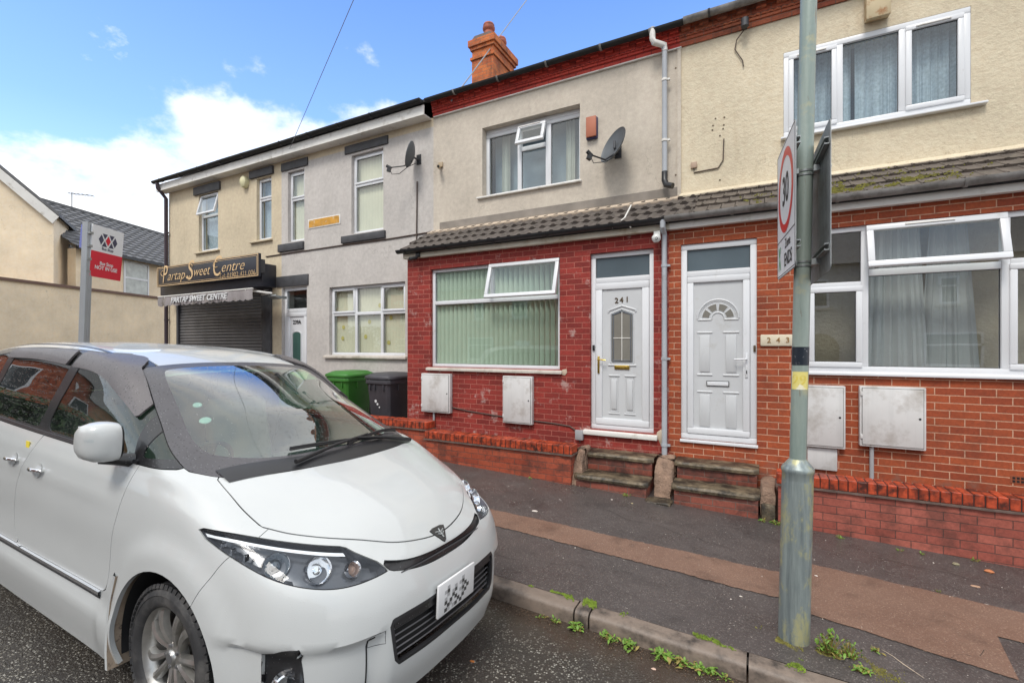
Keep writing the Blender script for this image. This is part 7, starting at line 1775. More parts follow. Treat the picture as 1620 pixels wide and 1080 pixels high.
# sign plates: built flat in local x (along the plate) and z
M_SIGNF = mat('sign_white_face', (.72, .73, .74), .35, var=.04, dirt=(.45, .45, .42), dscale=6, damt=(.6, .8))
M_SIGNB = mat('sign_grey_back', (.25, .265, .27), .6, metal=.0, var=.25, vs_=4, dirt=(.12, .11, .10), dscale=5, damt=(.5, .7), streak=.4)
M_RED = mat('sign_red', (.62, .02, .02), .35, var=.05); M_GRNS = mat('sign_green', (.03, .30, .10), .4)
def roundrect(x0, x1, z0, z1, r, n=5):
    out = []
    for cx, cz, a in ((x1 - r, z1 - r, 0), (x0 + r, z1 - r, 90), (x0 + r, z0 + r, 180), (x1 - r, z0 + r, 270)):
        out += [(cx + r * math.cos(R(a + 90 * i / n)), cz + r * math.sin(R(a + 90 * i / n))) for i in range(n + 1)]
    return out
def sign(name, near, far, z0, z1, faceside, label, rings=True):
    """plate from the near vertical edge to the far one; faceside -1 shows the face towards -x"""
    n_ = Vector((near[0], near[1], 0)); f_ = Vector((far[0], far[1], 0)); w = (f_ - n_).length; dx = (f_ - n_).normalized()
    # local frame: x along plate as read from the face side
    if faceside < 0: X = -dx; org = f_
    else: X = dx; org = n_
    Zv = Vector((0, 0, 1)); Yv = Zv.cross(X)          # points away from the reader
    root = thing(name, (org.x, org.y, z0), label, 'road sign'); root.rotation_euler = (0, 0, math.atan2(X.y, X.x))
    H_ = z1 - z0
    pl = MB().prism(roundrect(0, w, 0, H_, .035), 0, .004).build('plate', M_SIGNB, root, local=True)
    fc = MB().prism(roundrect(.004, w - .004, .004, H_ - .004, .033), -.0015, -.0003).build('face', M_SIGNF, pl, local=True)
    cx, cz, r = w / 2, H_ - .31 * H_ / .825, .255 * H_ / .825
    def ring(r0, r1, y, m, nm, sx=1):
        vs = []; n = 56
        for i in range(n):
            t = 2 * math.pi * i / n
            for rr in (r0, r1): vs.append((cx + rr * math.cos(t), y, cz + rr * math.sin(t)))
        MB().add(vs, [(2 * i, 2 * i + 1, (2 * i + 3) % (2 * n), (2 * i + 2) % (2 * n)) for i in range(n)]).build(nm, m, fc, local=True, smooth=False)
    b = MB(); frame(b, .012, w - .012, .012, H_ - .012, -.0028, .004, .001); b.box(.012, w - .012, -.0028, -.0018, .235, .241); b.build('border_line', M_BLACK, fc, local=True, smooth=False)
    ring(r * .80, r, -.0028, M_RED, 'red_ring')
    text('speed_number', '30', r * .98, M_BLACK, fc, (cx, -.003, cz), local=True, depth=.001, offset=.004, sx=.88)
    text('zone_word', 'Zone', .085, M_BLACK, fc, (w * .62, -.003, .185), local=True, depth=.001)
    text('ends_word', 'ENDS', .115, M_BLACK, fc, (w * .64, -.003, .085), local=True, depth=.001, offset=.001, sx=.9)
    g = MB(); g.M = Matrix.Translation((0, -.0025, 0)) @ Matrix.Diagonal((1, .03, 1, 1)); g.tube([(.07, -.0025, .20), (.10, -.0025, .13), (.07, -.0025, .05)], .012, 5); g.tube([(.13, -.0025, .20), (.10, -.0025, .13), (.14, -.0025, .05)], .010, 5)
    g.M = None; g.build('zone_emblem', M_GRNS, fc, local=True)
    # channels and clips behind
    for zc in (H_ * .16, H_ * .86):
        ch = MB(); ch.box(.02, w - .02, .005, .026, zc - .020, zc - .014); ch.box(.02, w - .02, .005, .026, zc + .014, zc + .020); ch.box(.02, w - .02, .004, .007, zc - .014, zc + .014)
        ch.box(.02, w - .02, .024, .028, zc - .020, zc - .010); ch.box(.02, w - .02, .024, .028, zc + .010, zc + .020); ch.build('mounting_channel', M_STEEL, pl, local=True, smooth=False)
    return root
def strap(z, parent):
    s = MB()
    for dz in (-.012, .012): s.lathe([(.0465, -.006), (.0495, -.006), (.0495, .006), (.0465, .006)], 28, Matrix.Translation((cx_at(z), PYc, z + dz)), caps=False)
    s.box(cx_at(z) + .040, cx_at(z) + .11, PYc - .10, PYc - .02, z - .018, z + .018); s.tube([(cx_at(z) + .10, PYc - .09, z), (cx_at(z) + .13, PYc - .09, z)], .008, 8)
    s.box(cx_at(z) - .085, cx_at(z) - .035, PYc - .08, PYc + .0, z - .015, z + .015); return s.build('steel_strap', M_STEEL, parent, angle=30)
for z in (EYE + 1.07, EYE + .51): strap(z, post)
sL = sign('speed_limit_sign', (.167, 3.05), (.096, 3.67), EYE + .446, EYE + 1.272, -1, 'white 30 zone ends sign with red ring, clamped on the left of the lamp column')
sR = sign('road_sign', (.331, 3.05), (.290, 3.79), EYE + .412, EYE + 1.238, 1, 'grey back of a road sign clamped on the right of the lamp column')

# ================================================================ bus stop flag and post
d0 = 7.0
def at_d(x, y, d):
    r = (x - CXP) / FPX * d; return Vector((r * math.cos(YAW) - d * math.sin(YAW), d * math.cos(YAW) + r * math.sin(YAW), EYE - (y - HYP) / FPX * d))
pb = at_d(128.5, 600, d0); pt = at_d(139.5, 352, d0)
bsx, bsy = at_d(127, 560, d0).x, at_d(127, 560, d0).y; bgz = pav_z(bsx, max(bsy, 3.1))
bus = thing('bus_stop', (bsx, bsy, bgz), 'grey bus stop post with a white and red flag reading not in use', 'bus stop')
M_ALU = mat('grey_aluminium', (.36, .38, .40), .4, metal=.3, var=.06); M_ALUD = mat('grey_aluminium_side', (.26, .28, .30), .4, metal=.3)
dirf = (at_d(195, 369, 7.59) - at_d(146, 354, 7.0)); dirf.z = 0; fw_ = dirf.length; dirf.normalize()
ang = math.atan2(dirf.y, dirf.x)
ps = MB(); top_ = pt; bot = Vector((bsx, bsy, bgz)); ax = (top_ - bot); 
tt = (EYE - top_.z); 
vs = []; Rz = Matrix.Rotation(ang, 3, 'Z')
prof = [(a_ * .72, b_ * .8) for a_, b_ in ((-.085, -.04), (-.075, -.05), (-.02, -.055), (.0, -.050), (.01, -.055), (.07, -.05), (.08, -.04), (.08, .04), (-.085, .04))]
for P_ in (bot, top_):
    for a, b in prof: vs.append(P_ + Rz @ Vector((a, b, 0)))
k = len(prof); ps.add(vs, [(i, (i + 1) % k, (i + 1) % k + k, i + k) for i in range(k)] + [tuple(range(k)), tuple(range(2 * k - 1, k - 1, -1))]); ps.build('post', M_ALU, bus, angle=20)
c1_, c2_ = at_d(146, 354, 7.0), at_d(139.5, 436, 7.0); up = (c1_ - c2_); fh = up.length; up.normalize()
fm = Matrix((dirf, up.cross(dirf) * -1, up)).transposed()
fm = Matrix((dirf, -(dirf.cross(up)) * -1, up)).transposed()
yv = up.cross(dirf)
org = c2_
def FB(a0, a1, b0, b1, z0, z1): return [org + dirf * a + yv * b + up * z for a, b, z in ((a0, b0, z0), (a1, b0, z0), (a1, b1, z0), (a0, b1, z0), (a0, b0, z1), (a1, b0, z1), (a1, b1, z1), (a0, b1, z1))]
BF = [(0, 3, 2, 1), (4, 5, 6, 7), (0, 1, 5, 4), (1, 2, 6, 5), (2, 3, 7, 6), (3, 0, 4, 7)]
sgn_ = -1 if yv.dot(Vector((0, 0, 0)) - org) > 0 else 1     # which side faces the road
fl = MB().add(FB(0, fw_, -.012, .012, 0, fh), BF).build('flag_panel', M_SIGNF, bus, smooth=False)
def fy(t): return t * (-sgn_) if False else t
face = .0125 if yv.dot(-org) > 0 else -.0125; fd = 1 if face > 0 else -1
def FQ(a0, a1, z0, z1, lift): return [org + dirf * a + yv * (face + fd * lift) + up * z for a, z in ((a0, z0), (a1, z0), (a1, z1), (a0, z1))]
M_BUSRED = mat('bus_red', (.62, .008, .03), .35, var=.03)
zr = fh * .50
MB().add(FQ(0, fw_, 0, zr, .001), [(0, 1, 2, 3)]).build('red_panel', M_BUSRED, fl, smooth=False)
# text frame: x reads left to right for a viewer in the road
rm_ = Matrix((dirf, up, yv * fd)).transposed().to_4x4()
if rm_.determinant() < 0: rm_ = Matrix((-dirf, up, yv * fd)).transposed().to_4x4()
def FT(s, a, z, size, m, nm, **k): return text(nm, s, size, m, fl, org + dirf * a + yv * (face + fd * .0025) + up * z, rot=rm_, depth=.001, **k)
FT('Bus Stop', fw_ * .50, zr + fh * .075, .062, mat('slate_ink', (.05, .05, .09), .5), 'stop_word', offset=.001); FT('Bus Stop', fw_ * .50, zr * .56, .072, M_SIGNF, 'stop_word', offset=.0015); FT('NOT IN USE', fw_ * .50, zr * .38, .078, M_SIGNF, 'notice_word', offset=.0018)
def dia(cx, cz, w_, h_, m, half=0):
    pts = [(cx - w_, cz), (cx, cz - h_), (cx + w_, cz), (cx, cz + h_)]
    if half > 0: pts = [(cx - w_, cz + h_), (cx + w_, cz + h_), (cx, cz)]
    if half < 0: pts = [(cx - w_, cz - h_), (cx + w_, cz - h_), (cx, cz)]
    MB().add([org + dirf * a + yv * (face + fd * .0015) + up * z for a, z in pts], [tuple(range(len(pts)))]).build('flag_emblem', m, fl, smooth=False)
MK = bpy.data.materials['slate_ink']; ez_ = fh * .745; u_ = fw_ * .115
dia(fw_ * .50, ez_, u_ * .72, u_ * 1.15, M_BUSRED)
for s_ in (-1, 1):
    dia(fw_ * .50 + s_ * u_ * 1.9, ez_, u_ * .72, u_ * 1.15, MK); dia(fw_ * .50 + s_ * u_ * .95, ez_ + u_ * .22, u_ * .72, u_ * 1.2, MK, 1); dia(fw_ * .50 + s_ * u_ * .95, ez_ - u_ * .22, u_ * .72, u_ * 1.2, MK, -1)
for zz in (.06, .30, .55, .80): MB().add(FB(-.05, .02, -.016, .016, fh * zz, fh * zz + .035), BF).build('flag_clip', M_STEEL, bus, smooth=False)
bl_c, bl_t = at_d(128, 392, 6.98), at_d(133, 356, 6.98)
M_BLUES = mat('bus_blue', (.02, .07, .42), .4)
q = MB().add([at_d(x, y, d) for x, y, d in ((125, 391, 7.25), (131, 393, 7.0), (134.5, 354, 7.0), (128.5, 355, 7.25), (125, 391, 7.28), (131, 393, 7.03), (134.5, 354, 7.03), (128.5, 355, 7.28))], [(0, 1, 2, 3), (7, 6, 5, 4), (0, 4, 5, 1), (1, 5, 6, 2), (2, 6, 7, 3), (3, 7, 4, 0)]).build('blue_plate', M_BLUES, bus, smooth=False)

# ================================================================ wheelie bins
def bin_(loc, rz, m, label, numtext=None, blob=False):
    t = thing('wheelie_bin', loc, label, 'wheelie bin', 'wheelie bins in the forecourt', rot=(0, 0, rz))
    W0, W1, D0, D1, H_ = .43, .56, .50, .66, .98
    def ringp(w, d, z, c=.04): 
        x, y = w / 2, d / 2; return [(-x + c, -y, z), (x - c, -y, z), (x, -y + c, z), (x, y - c, z), (x - c, y, z), (-x + c, y, z), (-x, y - c, z), (-x, -y + c, z)]
    rings = [ringp(W0, D0, .03), ringp(W0 + .01, D0 + .01, .10), ringp(W1 - .02, D1 - .03, H_ - .10), ringp(W1 - .01, D1 - .01, H_ - .09), ringp(W1 + .03, D1 + .02, H_ - .08), ringp(W1 + .03, D1 + .02, H_ - .02), ringp(W1, D1, H_)]
    vs = [v for r in rings for v in r]; fs = [(8 * k + i, 8 * k + (i + 1) % 8, 8 * k + 8 + (i + 1) % 8, 8 * k + 8 + i) for k in range(len(rings) - 1) for i in range(8)] + [tuple(range(8)), tuple(8 * (len(rings) - 1) + i for i in range(8))]
    b = MB().add(vs, fs); 
    for x in (-.16, -.05, .16): b.box(x - .008, x + .008, -D1 / 2 - .012, -D1 / 2 + .02, H_ - .20, H_ - .09)
    b.box(-W1 / 2 - .012, -W1 / 2 + .02, -.1, -.085, H_ - .2, H_ - .09); b.box(W1 / 2 - .02, W1 / 2 + .012, -.1, -.085, H_ - .2, H_ - .09)
    body_ = b.build('bin_body', m, t, local=True, bevel=.006, angle=40)
    lr = [ringp(W1 + .05, D1 + .05, H_ + .0, .05), ringp(W1 + .06, D1 + .06, H_ + .035, .05), ringp(W1 + .04, D1 + .04, H_ + .05, .05), ringp(W1 - .10, D1 - .12, H_ + .095, .06), ringp(W1 - .18, D1 - .2, H_ + .105, .06)]
    vs = [v for r in lr for v in r]; MB().add(vs, [(8 * k + i, 8 * k + (i + 1) % 8, 8 * k + 8 + (i + 1) % 8, 8 * k + 8 + i) for k in range(len(lr) - 1) for i in range(8)] + [tuple(8 * (len(lr) - 1) + i for i in range(8)), tuple(range(8))]).build('lid', m, t, local=True, angle=50)
    MB().tube([(-.2, D1 / 2 + .06, H_ + .0), (.2, D1 / 2 + .06, H_ + .0)], .016, 10).tube([(-.12, D1 / 2 + .0, H_ - .03), (-.12, D1 / 2 + .06, H_)], .014, 8).tube([(.12, D1 / 2 + .0, H_ - .03), (.12, D1 / 2 + .06, H_)], .014, 8).build('handle', M_BLACKP, t, local=True)
    for sx in (-1, 1): MB().lathe([(0, -.02), (.08, -.02), (.10, -.012), (.10, .012), (.08, .02), (0, .02)], 20, Matrix.Translation((sx * (W0 / 2 + .0), D0 / 2 + .03, .10)) @ Matrix.Rotation(R(90), 4, 'Y')).build('wheel', M_BLACKP, t, local=True)
    if numtext:
        text('painted_number', numtext, .24, M_AWNTXT, body_, (W1 / 2 - .045, -.04, .62), rot=(R(90), 0, R(90)), local=True, depth=.002, offset=.004, shear=.1)
        s = MB()
        for i in range(3): s.lathe([(0, .003), (.028 - i * .006, 0)], 9, Matrix.Translation((-.06 + i * .045, -D1 / 2 + .035 + .012 * i * 0, .60 - .05 * i)) @ Matrix.Rotation(R(90), 4, 'X'))
        s.build('paint_splash', M_AWNTXT, body_, local=True)
    return t
M_BING = mat('green_bin_plastic', (.04, .17, .025), .42, var=.15, vs_=3, bstr=.1, bscale=90); M_BINB = mat('charcoal_bin_plastic', (.052, .050, .058), .45, var=.2, vs_=3, dirt=(.16, .15, .15), dscale=11, damt=(.64, .7))
X_, Z_ = at(612, 620, 6.38); bin_((-5.81, 6.38, .26), R(-3), M_BINB, 'charcoal wheelie bin with a painted number, next to the red brick corner', '27')
X_, Z_ = at(548, 620, 6.42); bin_((-6.80, 6.38, .27), R(-2), M_BING, 'green wheelie bin with closed lid, left of the charcoal one')

# ================================================================ things fixed to the walls
def dish(loc, yaw, pitch, r, label, m=M_DISH, flip=1, parts=None):
    t = thing('satellite_dish', loc, label, 'satellite dish', 'satellite dishes')
    c = Vector(loc) + Vector((0, -.24, .0)); q = Matrix.Rotation(yaw, 4, 'Z') @ Matrix.Rotation(pitch, 4, 'X'); q.translation = c
    # dish opens along local -y
    ql = q @ Matrix.Rotation(R(90), 4, 'X') @ Matrix.Diagonal((.92, 1, 1, 1))
    prof = [(0, -.06)] + [(r * k / 8, -.06 + .075 * (k / 8) ** 2) for k in range(1, 9)] + [(r * 1.01, .018), (r * 1.0, .008)] + [(r * k / 8, -.068 + .072 * (k / 8) ** 2) for k in range(7, 0, -1)] + [(0, -.068)]
    MB().lathe(prof, 36, ql).build('reflector', m, t)
    a = MB(); f = q @ Vector((0, -.30, -.33)); a.tube([q @ Vector((0, .06, -.10)), q @ Vector((0, -.05, -r * .98)), f], .012, 8)
    a = a.build('feed_arm', M_BLACKP, t); MB().tube([f + (q.to_3x3() @ Vector((0, .04, 0))), f - (q.to_3x3() @ Vector((0, .05, -.02)))], .028, 12).obox(f + Vector((0, 0, -.03)), (.05, .06, .09), q.to_3x3()).build('receiver', M_BLACKP, a)
    w = MB(); w.tube([Vector(loc) + Vector((0, .0, -.02)), Vector(loc) + Vector((0, -.14, -.02)), c + Vector((0, .03, -.02)), c + Vector((0, .05, .08))], .018, 8); w.box(loc[0] - .05, loc[0] + .05, loc[1] - .012, loc[1], loc[2] - .1, loc[2] + .08); w.build('wall_bracket', M_DARKM, t)
    lo = MB(); lo.tube([f, f + Vector((.05, .02, -.12)), f + Vector((.15, .10, -.10)), q @ Vector((.0, .02, -.22)), Vector(loc) + Vector((0, 0, -.05))], .006, 6); lo.build('cable', M_BLACKP, t); return t
x_, z_ = at(978, 240, YU); dish((x_, YU, z_), R(-38), R(-22), .27, 'dark grey satellite dish right of the white upper window, above the green-blind window')
x_, z_ = at(663, 252, YU); dish((x_, YU, z_), R(-62), R(-16), .23, 'small dark satellite dish seen edge-on at the right end of the grey house')
x_, z_ = at(937.5, 204, YU); ab_ = thing('alarm_box', (x_, YU, z_), 'small terracotta coloured alarm box right of the white upper window of 241', 'alarm box')
MB().box(x_ - .085, x_ + .085, YU - .05, YU, z_ - .165, z_ + .15).build('backplate', mat('alarm_navy', (.03, .03, .10), .5), ab_, bevel=.008); MB().box(x_ - .078, x_ + .078, YU - .085, YU - .051, z_ - .145, z_ + .155).build('cover', mat('alarm_terracotta', (.40, .13, .07), .6, var=.1), ab_, bevel=.01)
x_, z_ = at(390, 289, YU); ab_ = thing('alarm_box', (x_, YU, z_), 'small oval cream alarm bell between the two upper shop windows', 'alarm box')
MB().lathe([(.14, 0), (.145, .05), (.13, .10), (.08, .13), (0, .14)], 24, Matrix.Translation((x_, YU, z_)) @ Matrix.Rotation(R(90), 4, 'X') @ Matrix.Diagonal((.75, 1, 1, 1))).build('bell_cover', mat('bell_cream', (.62, .58, .36), .5), ab_)
def camera_thing(loc, rz, label, m, big=1.0, dome=False):
    t = thing('security_camera', loc, label, 'security camera', 'security cameras'); x, y, z = loc
    MB().box(x - .05 * big, x + .05 * big, y - .03, y, z - .04 * big, z + .06 * big).build('mount', m, t, bevel=.006)
    if dome: 
        b = MB().lathe([(0, -.055), (.03, -.05), (.052, -.02), (.055, .0), (.052, .02), (.03, .045), (0, .05)], 20, Matrix.Translation((x, y - .07, z - .05))).build('camera_ball', m, t)
    else: b = MB().tube([Vector((x, y - .03, z - .03)), Vector((x, y - .06, z - .05)), Vector((x, y - .06, z - .05)) + Vector((math.sin(rz), -math.cos(rz), -.25)) * .14 * big], [.02, .032 * big, .034 * big], 14).build('camera_body', m, t)
    e = Vector((x, y - .06, z - .05)) + Vector((math.sin(rz), -math.cos(rz), -.25)) * (.142 * big if not dome else .055)
    MB().tube([e, e + Vector((math.sin(rz), -math.cos(rz), -.25)) * .006], .022 * big, 12).build('lens', M_BLACK, b); return t
M_BEIGE = mat('beige_camera', (.42, .33, .22), .6)
x_, z_ = at(698, 262, YU); camera_thing((x_, YU, z_), R(30), 'small beige security camera on the cream wall left of the upper window', M_BEIGE, .9)
x_, z_ = at(1040, 372, YB - .085); camera_thing((x_, YB - .085, z_), R(10), 'white dome security camera under the gutter above the brass-handled door', mat('camera_white', (.6, .6, .58), .35), .8, True)
x_, z_ = at(662, 404, YB - .085); camera_thing((x_, YB - .085, z_), R(-30), 'black security camera at the left end of the tiled bay roof', M_BLACKP, .8)
# telephone wires
def wire(p0, p1, sag, label, r=.005):
    pts = [Vector(p0).lerp(Vector(p1), i / 24) - Vector((0, 0, sag * 4 * (i / 24) * (1 - i / 24))) for i in range(25)]
    tag(MB().tube(pts, r, 6).build('overhead_wire', M_WIRE, None), label, 'cable', 'overhead wires')
a = at(452, 250, YU - .05); b0 = at_d(560, 0, 6.6); b = at_d(556, 8, 6.6); far = b + (b - Vector((a[0], YU - .05, a[1]))) * 1.2
wire((a[0], YU - .05, a[1]), far, .0, 'overhead wire rising from the grey house front across the blue sky')
p0 = Vector((at(714, 160, YU - .12)[0], YU - .12, at(714, 160, YU - .12)[1])); 
p1 = at_d(838, -6, 12.5); p1 = p0 + (at_d(838, -6, 13.5) - p0) * 1.35
wire(p0, p1, .0, 'overhead wire running up behind the chimney stack', .012)
# stray cable ends on the tiled roof
tt_ = MB().tube([(at(1000, 326, 6.4)[0], 6.35, at(1000, 326, 6.4)[1]), (at(988, 345, 6.1)[0], 6.1, at(988, 345, 6.1)[1]), (at(968, 361, 5.93)[0], 5.93, at(968, 361, 5.93)[1])], .010, 6).tube([(at(986, 348, 6.05)[0], 6.05, at(986, 348, 6.05)[1]), (at(998, 360, 5.93)[0], 5.93, at(998, 360, 5.93)[1])], .008, 6).build('loose_cable', M_WHITE); tag(tt_, 'pale forked cable end lying over the tiles above door 241', 'cable')

# ================================================================ weeds, moss and litter
M_LEAF = mat('weed_leaf', (.13, .24, .03), .55, var=.35, vs_=25); M_LEAF2 = mat('weed_leaf_dry', (.24, .19, .05), .7, var=.3, vs_=25)
def weed(x, y, z, n, size, label, seed, tall=0, dry=.15):
    rnd = random.Random(seed); t = thing('weed', (x, y, z), label, 'weed', 'weeds in the gutter and pavement')
    g = MB(); s = MB(); dr = MB()
    for i in range(n):
        a = rnd.uniform(0, 6.28); L_ = size * (.62 if not tall else .5) * rnd.uniform(.4, 1.2); el = rnd.uniform(.25, 1.1) if not tall else rnd.uniform(.8, 1.45); w_ = L_ * rnd.uniform(.10, .24)
        h0_ = rnd.uniform(0, size * (.5 if not tall else 2.4)) * (1 if not tall else rnd.random()); o_ = Vector((x + rnd.gauss(0, size * .3), y + rnd.gauss(0, size * .22), z + h0_ * .6))
        d = Vector((math.cos(a) * math.cos(el), math.sin(a) * math.cos(el), math.sin(el))); sd_ = Vector((-math.sin(a), math.cos(a), 0))
        dn = Vector((0, 0, -L_ * .35)); up_ = d.cross(sd_) * -.1 * L_
        p0, p1, p2, p3 = o_, o_ + d * L_ * .35 + sd_ * w_, o_ + d * L_ + dn, o_ + d * L_ * .35 - sd_ * w_; pm = o_ + d * L_ * .45 - up_
        pa, pb_ = o_ + d * L_ * .72 + sd_ * w_ * .7 + dn * .45, o_ + d * L_ * .72 - sd_ * w_ * .7 + dn * .45
        (dr if rnd.random() < dry else g).add([p0, p1, pa, p2, pb_, p3, pm], [(0, 1, 6), (1, 2, 6), (2, 3, 6), (3, 4, 6), (4, 5, 6), (5, 0, 6)])
        s.tube([Vector((x, y, z - .01)), o_], .002, 4, caps=False)
    g.build('leaves', M_LEAF, t, angle=60)
    if dr.v: dr.build('dry_leaves', M_LEAF2, t, angle=60)
    s.build('stems', M_LEAF2, t)
def gpix(x, y, zf, yy0=3.0):
    Y = yy0
    for _ in range(40):
        X, Z = at(x, y, Y); Y += (Z - zf(X, Y)) * 1.2; Y = min(max(Y, 1.0), 8)
    return at(x, y, Y)[0], Y
spots = [(858, 968, 6, .05), (880, 980, 9, .06), (912, 985, 22, .085), (965, 1003, 16, .08), (995, 1022, 20, .085), (1049, 1032, 30, .09), (1078, 1036, 20, .08), (1104, 1046, 18, .07), (1122, 1050, 18, .07), (1148, 1063, 8, .05)]
where = ('smallest weed in the gutter, nearest the car bumper', 'thin trailing weed in the gutter, second from the car', 'dandelion-like weed at the short kerb stone', 'weed in the gutter just right of the short kerb stone', 'upright leafy weed, fifth along the gutter from the car', 'densest bright green weed in the gutter', 'upright green weed right beside the densest one', 'low green weed in the gutter, eighth from the car', 'broad-leaved weed in the gutter, ninth from the car', 'last small weed along the gutter before the kerb joint')
for i, (x, y, n, s) in enumerate(spots):
    X0, Y0 = gpix(x, y, road_z, 2.9); Y0 = min(Y0, 2.985); X0 = at(x, y, Y0)[0]; weed(X0, Y0, road_z(X0, Y0), n * 2, s, where[i], 20 + i)
walls_w = [(585 + 622, 816, 14, .06, 'small weed at the foot of the block beside the right-hand steps'), (1226, 806, 26, .07, 'leafy weed between the steps and the low wall end'), (992, 782, 26, .06, 'tuft of green weed below the left-hand steps'), (838, 757, 12, .05, 'tiny weed at the foot of the left low wall'), (1330, 851, 14, .05, 'little weed at the wall foot just right of the lamp column'), (1422, 871, 9, .04, 'little weed at the wall foot, third from the right'), (1458, 877, 8, .04, 'little weed at the wall foot, second from the right'), (1540, 884, 12, .05, 'weed at the foot of the low wall near the right edge'), (1485, 936, 8, .035, 'sprig of weed in the middle of the brown pavement strip')]
for i, (x, y, n, s, lab) in enumerate(walls_w):
    X0, Y0 = gpix(x, y, pav_z, 5.3); Y0 = min(Y0, 5.48); weed(X0, Y0, pz(X0, Y0), n, s, lab, 60 + i)
X0, Y0 = gpix(1312, 1035, pav_z, 3.4); weed(X0, Y0, pz(X0, Y0), 120, .10, 'tall wispy weed growing from the foot of the lamp column', 90, tall=1, dry=.25)
X0, Y0 = gpix(1345, 1040, pav_z, 3.4); weed(X0, Y0, pz(X0, Y0), 70, .07, 'feathery weed right of the tall one at the lamp column', 91, tall=1, dry=.2)
X0, Y0 = gpix(1362, 1062, pav_z, 3.4); weed(X0, Y0, pz(X0, Y0), 60, .06, 'low spreading weed on the mossy patch near the lamp column', 92, dry=.4)
X0, Y0 = gpix(1385, 1030, pav_z, 3.4); weed(X0, Y0, pz(X0, Y0), 26, .045, 'small pale weed by the crack in the pavement', 93, dry=.4)
def mossy(name, regions, label, n, m, seed, zf, size=.012):
    rnd = random.Random(seed); mb = MB()
    for _ in range(n):
        (xa_, ya_, xb_, yb2, wd) = rnd.choice(regions); t = rnd.random(); x = xa_ + (xb_ - xa_) * t + rnd.gauss(0, wd); y = ya_ + (yb2 - ya_) * t + rnd.gauss(0, wd * .8)
        k = mnoise.noise((x * 9, y * 9, seed)); 
        if k < .02: continue
        s = size * rnd.uniform(.5, 1.3); z = zf(x, y); a = rnd.uniform(0, 6.28)
        vs = [(x + s * math.cos(a + q * 2.1), y + s * math.sin(a + q * 2.1), z - .002) for q in range(3)] + [(x + rnd.gauss(0, s * .3), y + rnd.gauss(0, s * .3), z + s * rnd.uniform(.4, 1.1))]
        mb.add(vs, [(0, 1, 3), (1, 2, 3), (2, 0, 3)])
    o = mb.build(name, m, None, smooth=False); tag(o, label, 'moss', None, 'stuff'); return o
kb = 3.02 + KW + .01
kz = lambda x, y: pav_z(x, y) + .003
def kx_at(x, y): return gpix(x, y, pav_z, 3.15)[0]
M_MOSSG = mat('bright_moss', (.14, .20, .02), .9, var=.45, vs_=30)
mossy('moss', [(kx_at(895, 940), kb, kx_at(990, 968), kb, .020), (kx_at(925, 947), kb, kx_at(960, 958), kb, .026), (kx_at(1070, 1000), kb, kx_at(1200, 1040), kb - .01, .014), (kx_at(1130, 1018), kb, kx_at(1190, 1040), kb, .018), (kx_at(1215, 1045), kb + .01, kx_at(1320, 1079), kb + .01, .022), (kx_at(1260, 1055), kb + .01, kx_at(1300, 1072), kb, .03), (kx_at(830, 925), kb, kx_at(900, 942), kb, .008)], 'bright green moss along the back of the kerb', 3200, M_MOSSG, 4, kz, .0075)
Xa, Ya = gpix(1330, 1035, pav_z, 3.4); Xb, Yb2 = gpix(1420, 1075, pav_z, 3.2)
mossy('moss', [(Xa, Ya, Xb, Yb2, .05), (PXc - .16, PYc - .02, PXc - .02, PYc - .13, .03), (PXc + .05, PYc - .1, Xa, Ya, .02)], 'olive moss on the pavement round the lamp column foot', 2600, mat('olive_moss', (.15, .135, .03), .9, var=.5, vs_=30), 9, pz, .007)
M_MOSSR = mat('roof_moss', (.13, .12, .02), .95, var=.5, vs_=20)
rnd = random.Random(11); mb = MB(); Ls = math.hypot(Yh - Yl, Zh - Zl)
for _ in range(1500):
    x = rnd.choice([rnd.gauss(.75, .28), rnd.gauss(.65, .2), rnd.uniform(-.3, 2.0), rnd.gauss(1.35, .12)]); s_ = abs(rnd.gauss(.1, .25))
    if s_ > 1 or x > 3 or mnoise.noise((x * 5, s_ * 7, 1)) < .02: continue
    y = Yl + (Yh - Yl) * s_; z = Zl + .015 + (Zh - Zl) * s_ + .028; s = rnd.uniform(.008, .02)
    a = rnd.uniform(0, 6); mb.add([(x + s * math.cos(a + q * 2.1), y + s * math.sin(a + q * 2.1) * .8, z - .004 + s * math.sin(a + q * 2.1) * .45) for q in range(3)] + [(x, y - s * .2, z + s * .7)], [(0, 1, 3), (1, 2, 3), (2, 0, 3)])
tag(mb.build('roof_moss', M_MOSSR, None, smooth=False), 'yellow-green moss cushions on the tiled bay roof of 243', 'moss', None, 'stuff')
def bit(name, x, y, size, m, label, cat, zf=pz, seed=1, flat=.3, start_y=4.5):
    X0, Y0 = gpix(x, y, zf, start_y); rnd = random.Random(seed); z = zf(X0, Y0) + size * flat * .5; mb = MB(); n = 9; vs = []
    for k, (h, s) in enumerate(((-.5, .8), (0, 1), (.5, .55))):
        for i in range(n): a = 6.283 * i / n; rr = size * s * rnd.uniform(.75, 1.1); vs.append((X0 + rr * math.cos(a) * 1.2, Y0 + rr * math.sin(a) * .8, z + h * size * flat))
    fs = [(k * n + i, k * n + (i + 1) % n, (k + 1) * n + (i + 1) % n, (k + 1) * n + i) for k in range(2) for i in range(n)] + [tuple(range(n)), tuple(2 * n + i for i in range(n))]
    tag(mb.add(vs, fs).build(name, m, None, angle=30), label, cat, None)
M_SCRAP = mat('pale_scrap', (.62, .56, .5), .8); M_BROKE = mat('broken_brick', (.42, .15, .06), .8, var=.3, vs_=30, bstr=.4)
bit('brick_chip', 1565, 905, .030, M_BROKE, 'orange chip of brick on the pavement near the right edge', 'stone', seed=3, flat=.7)
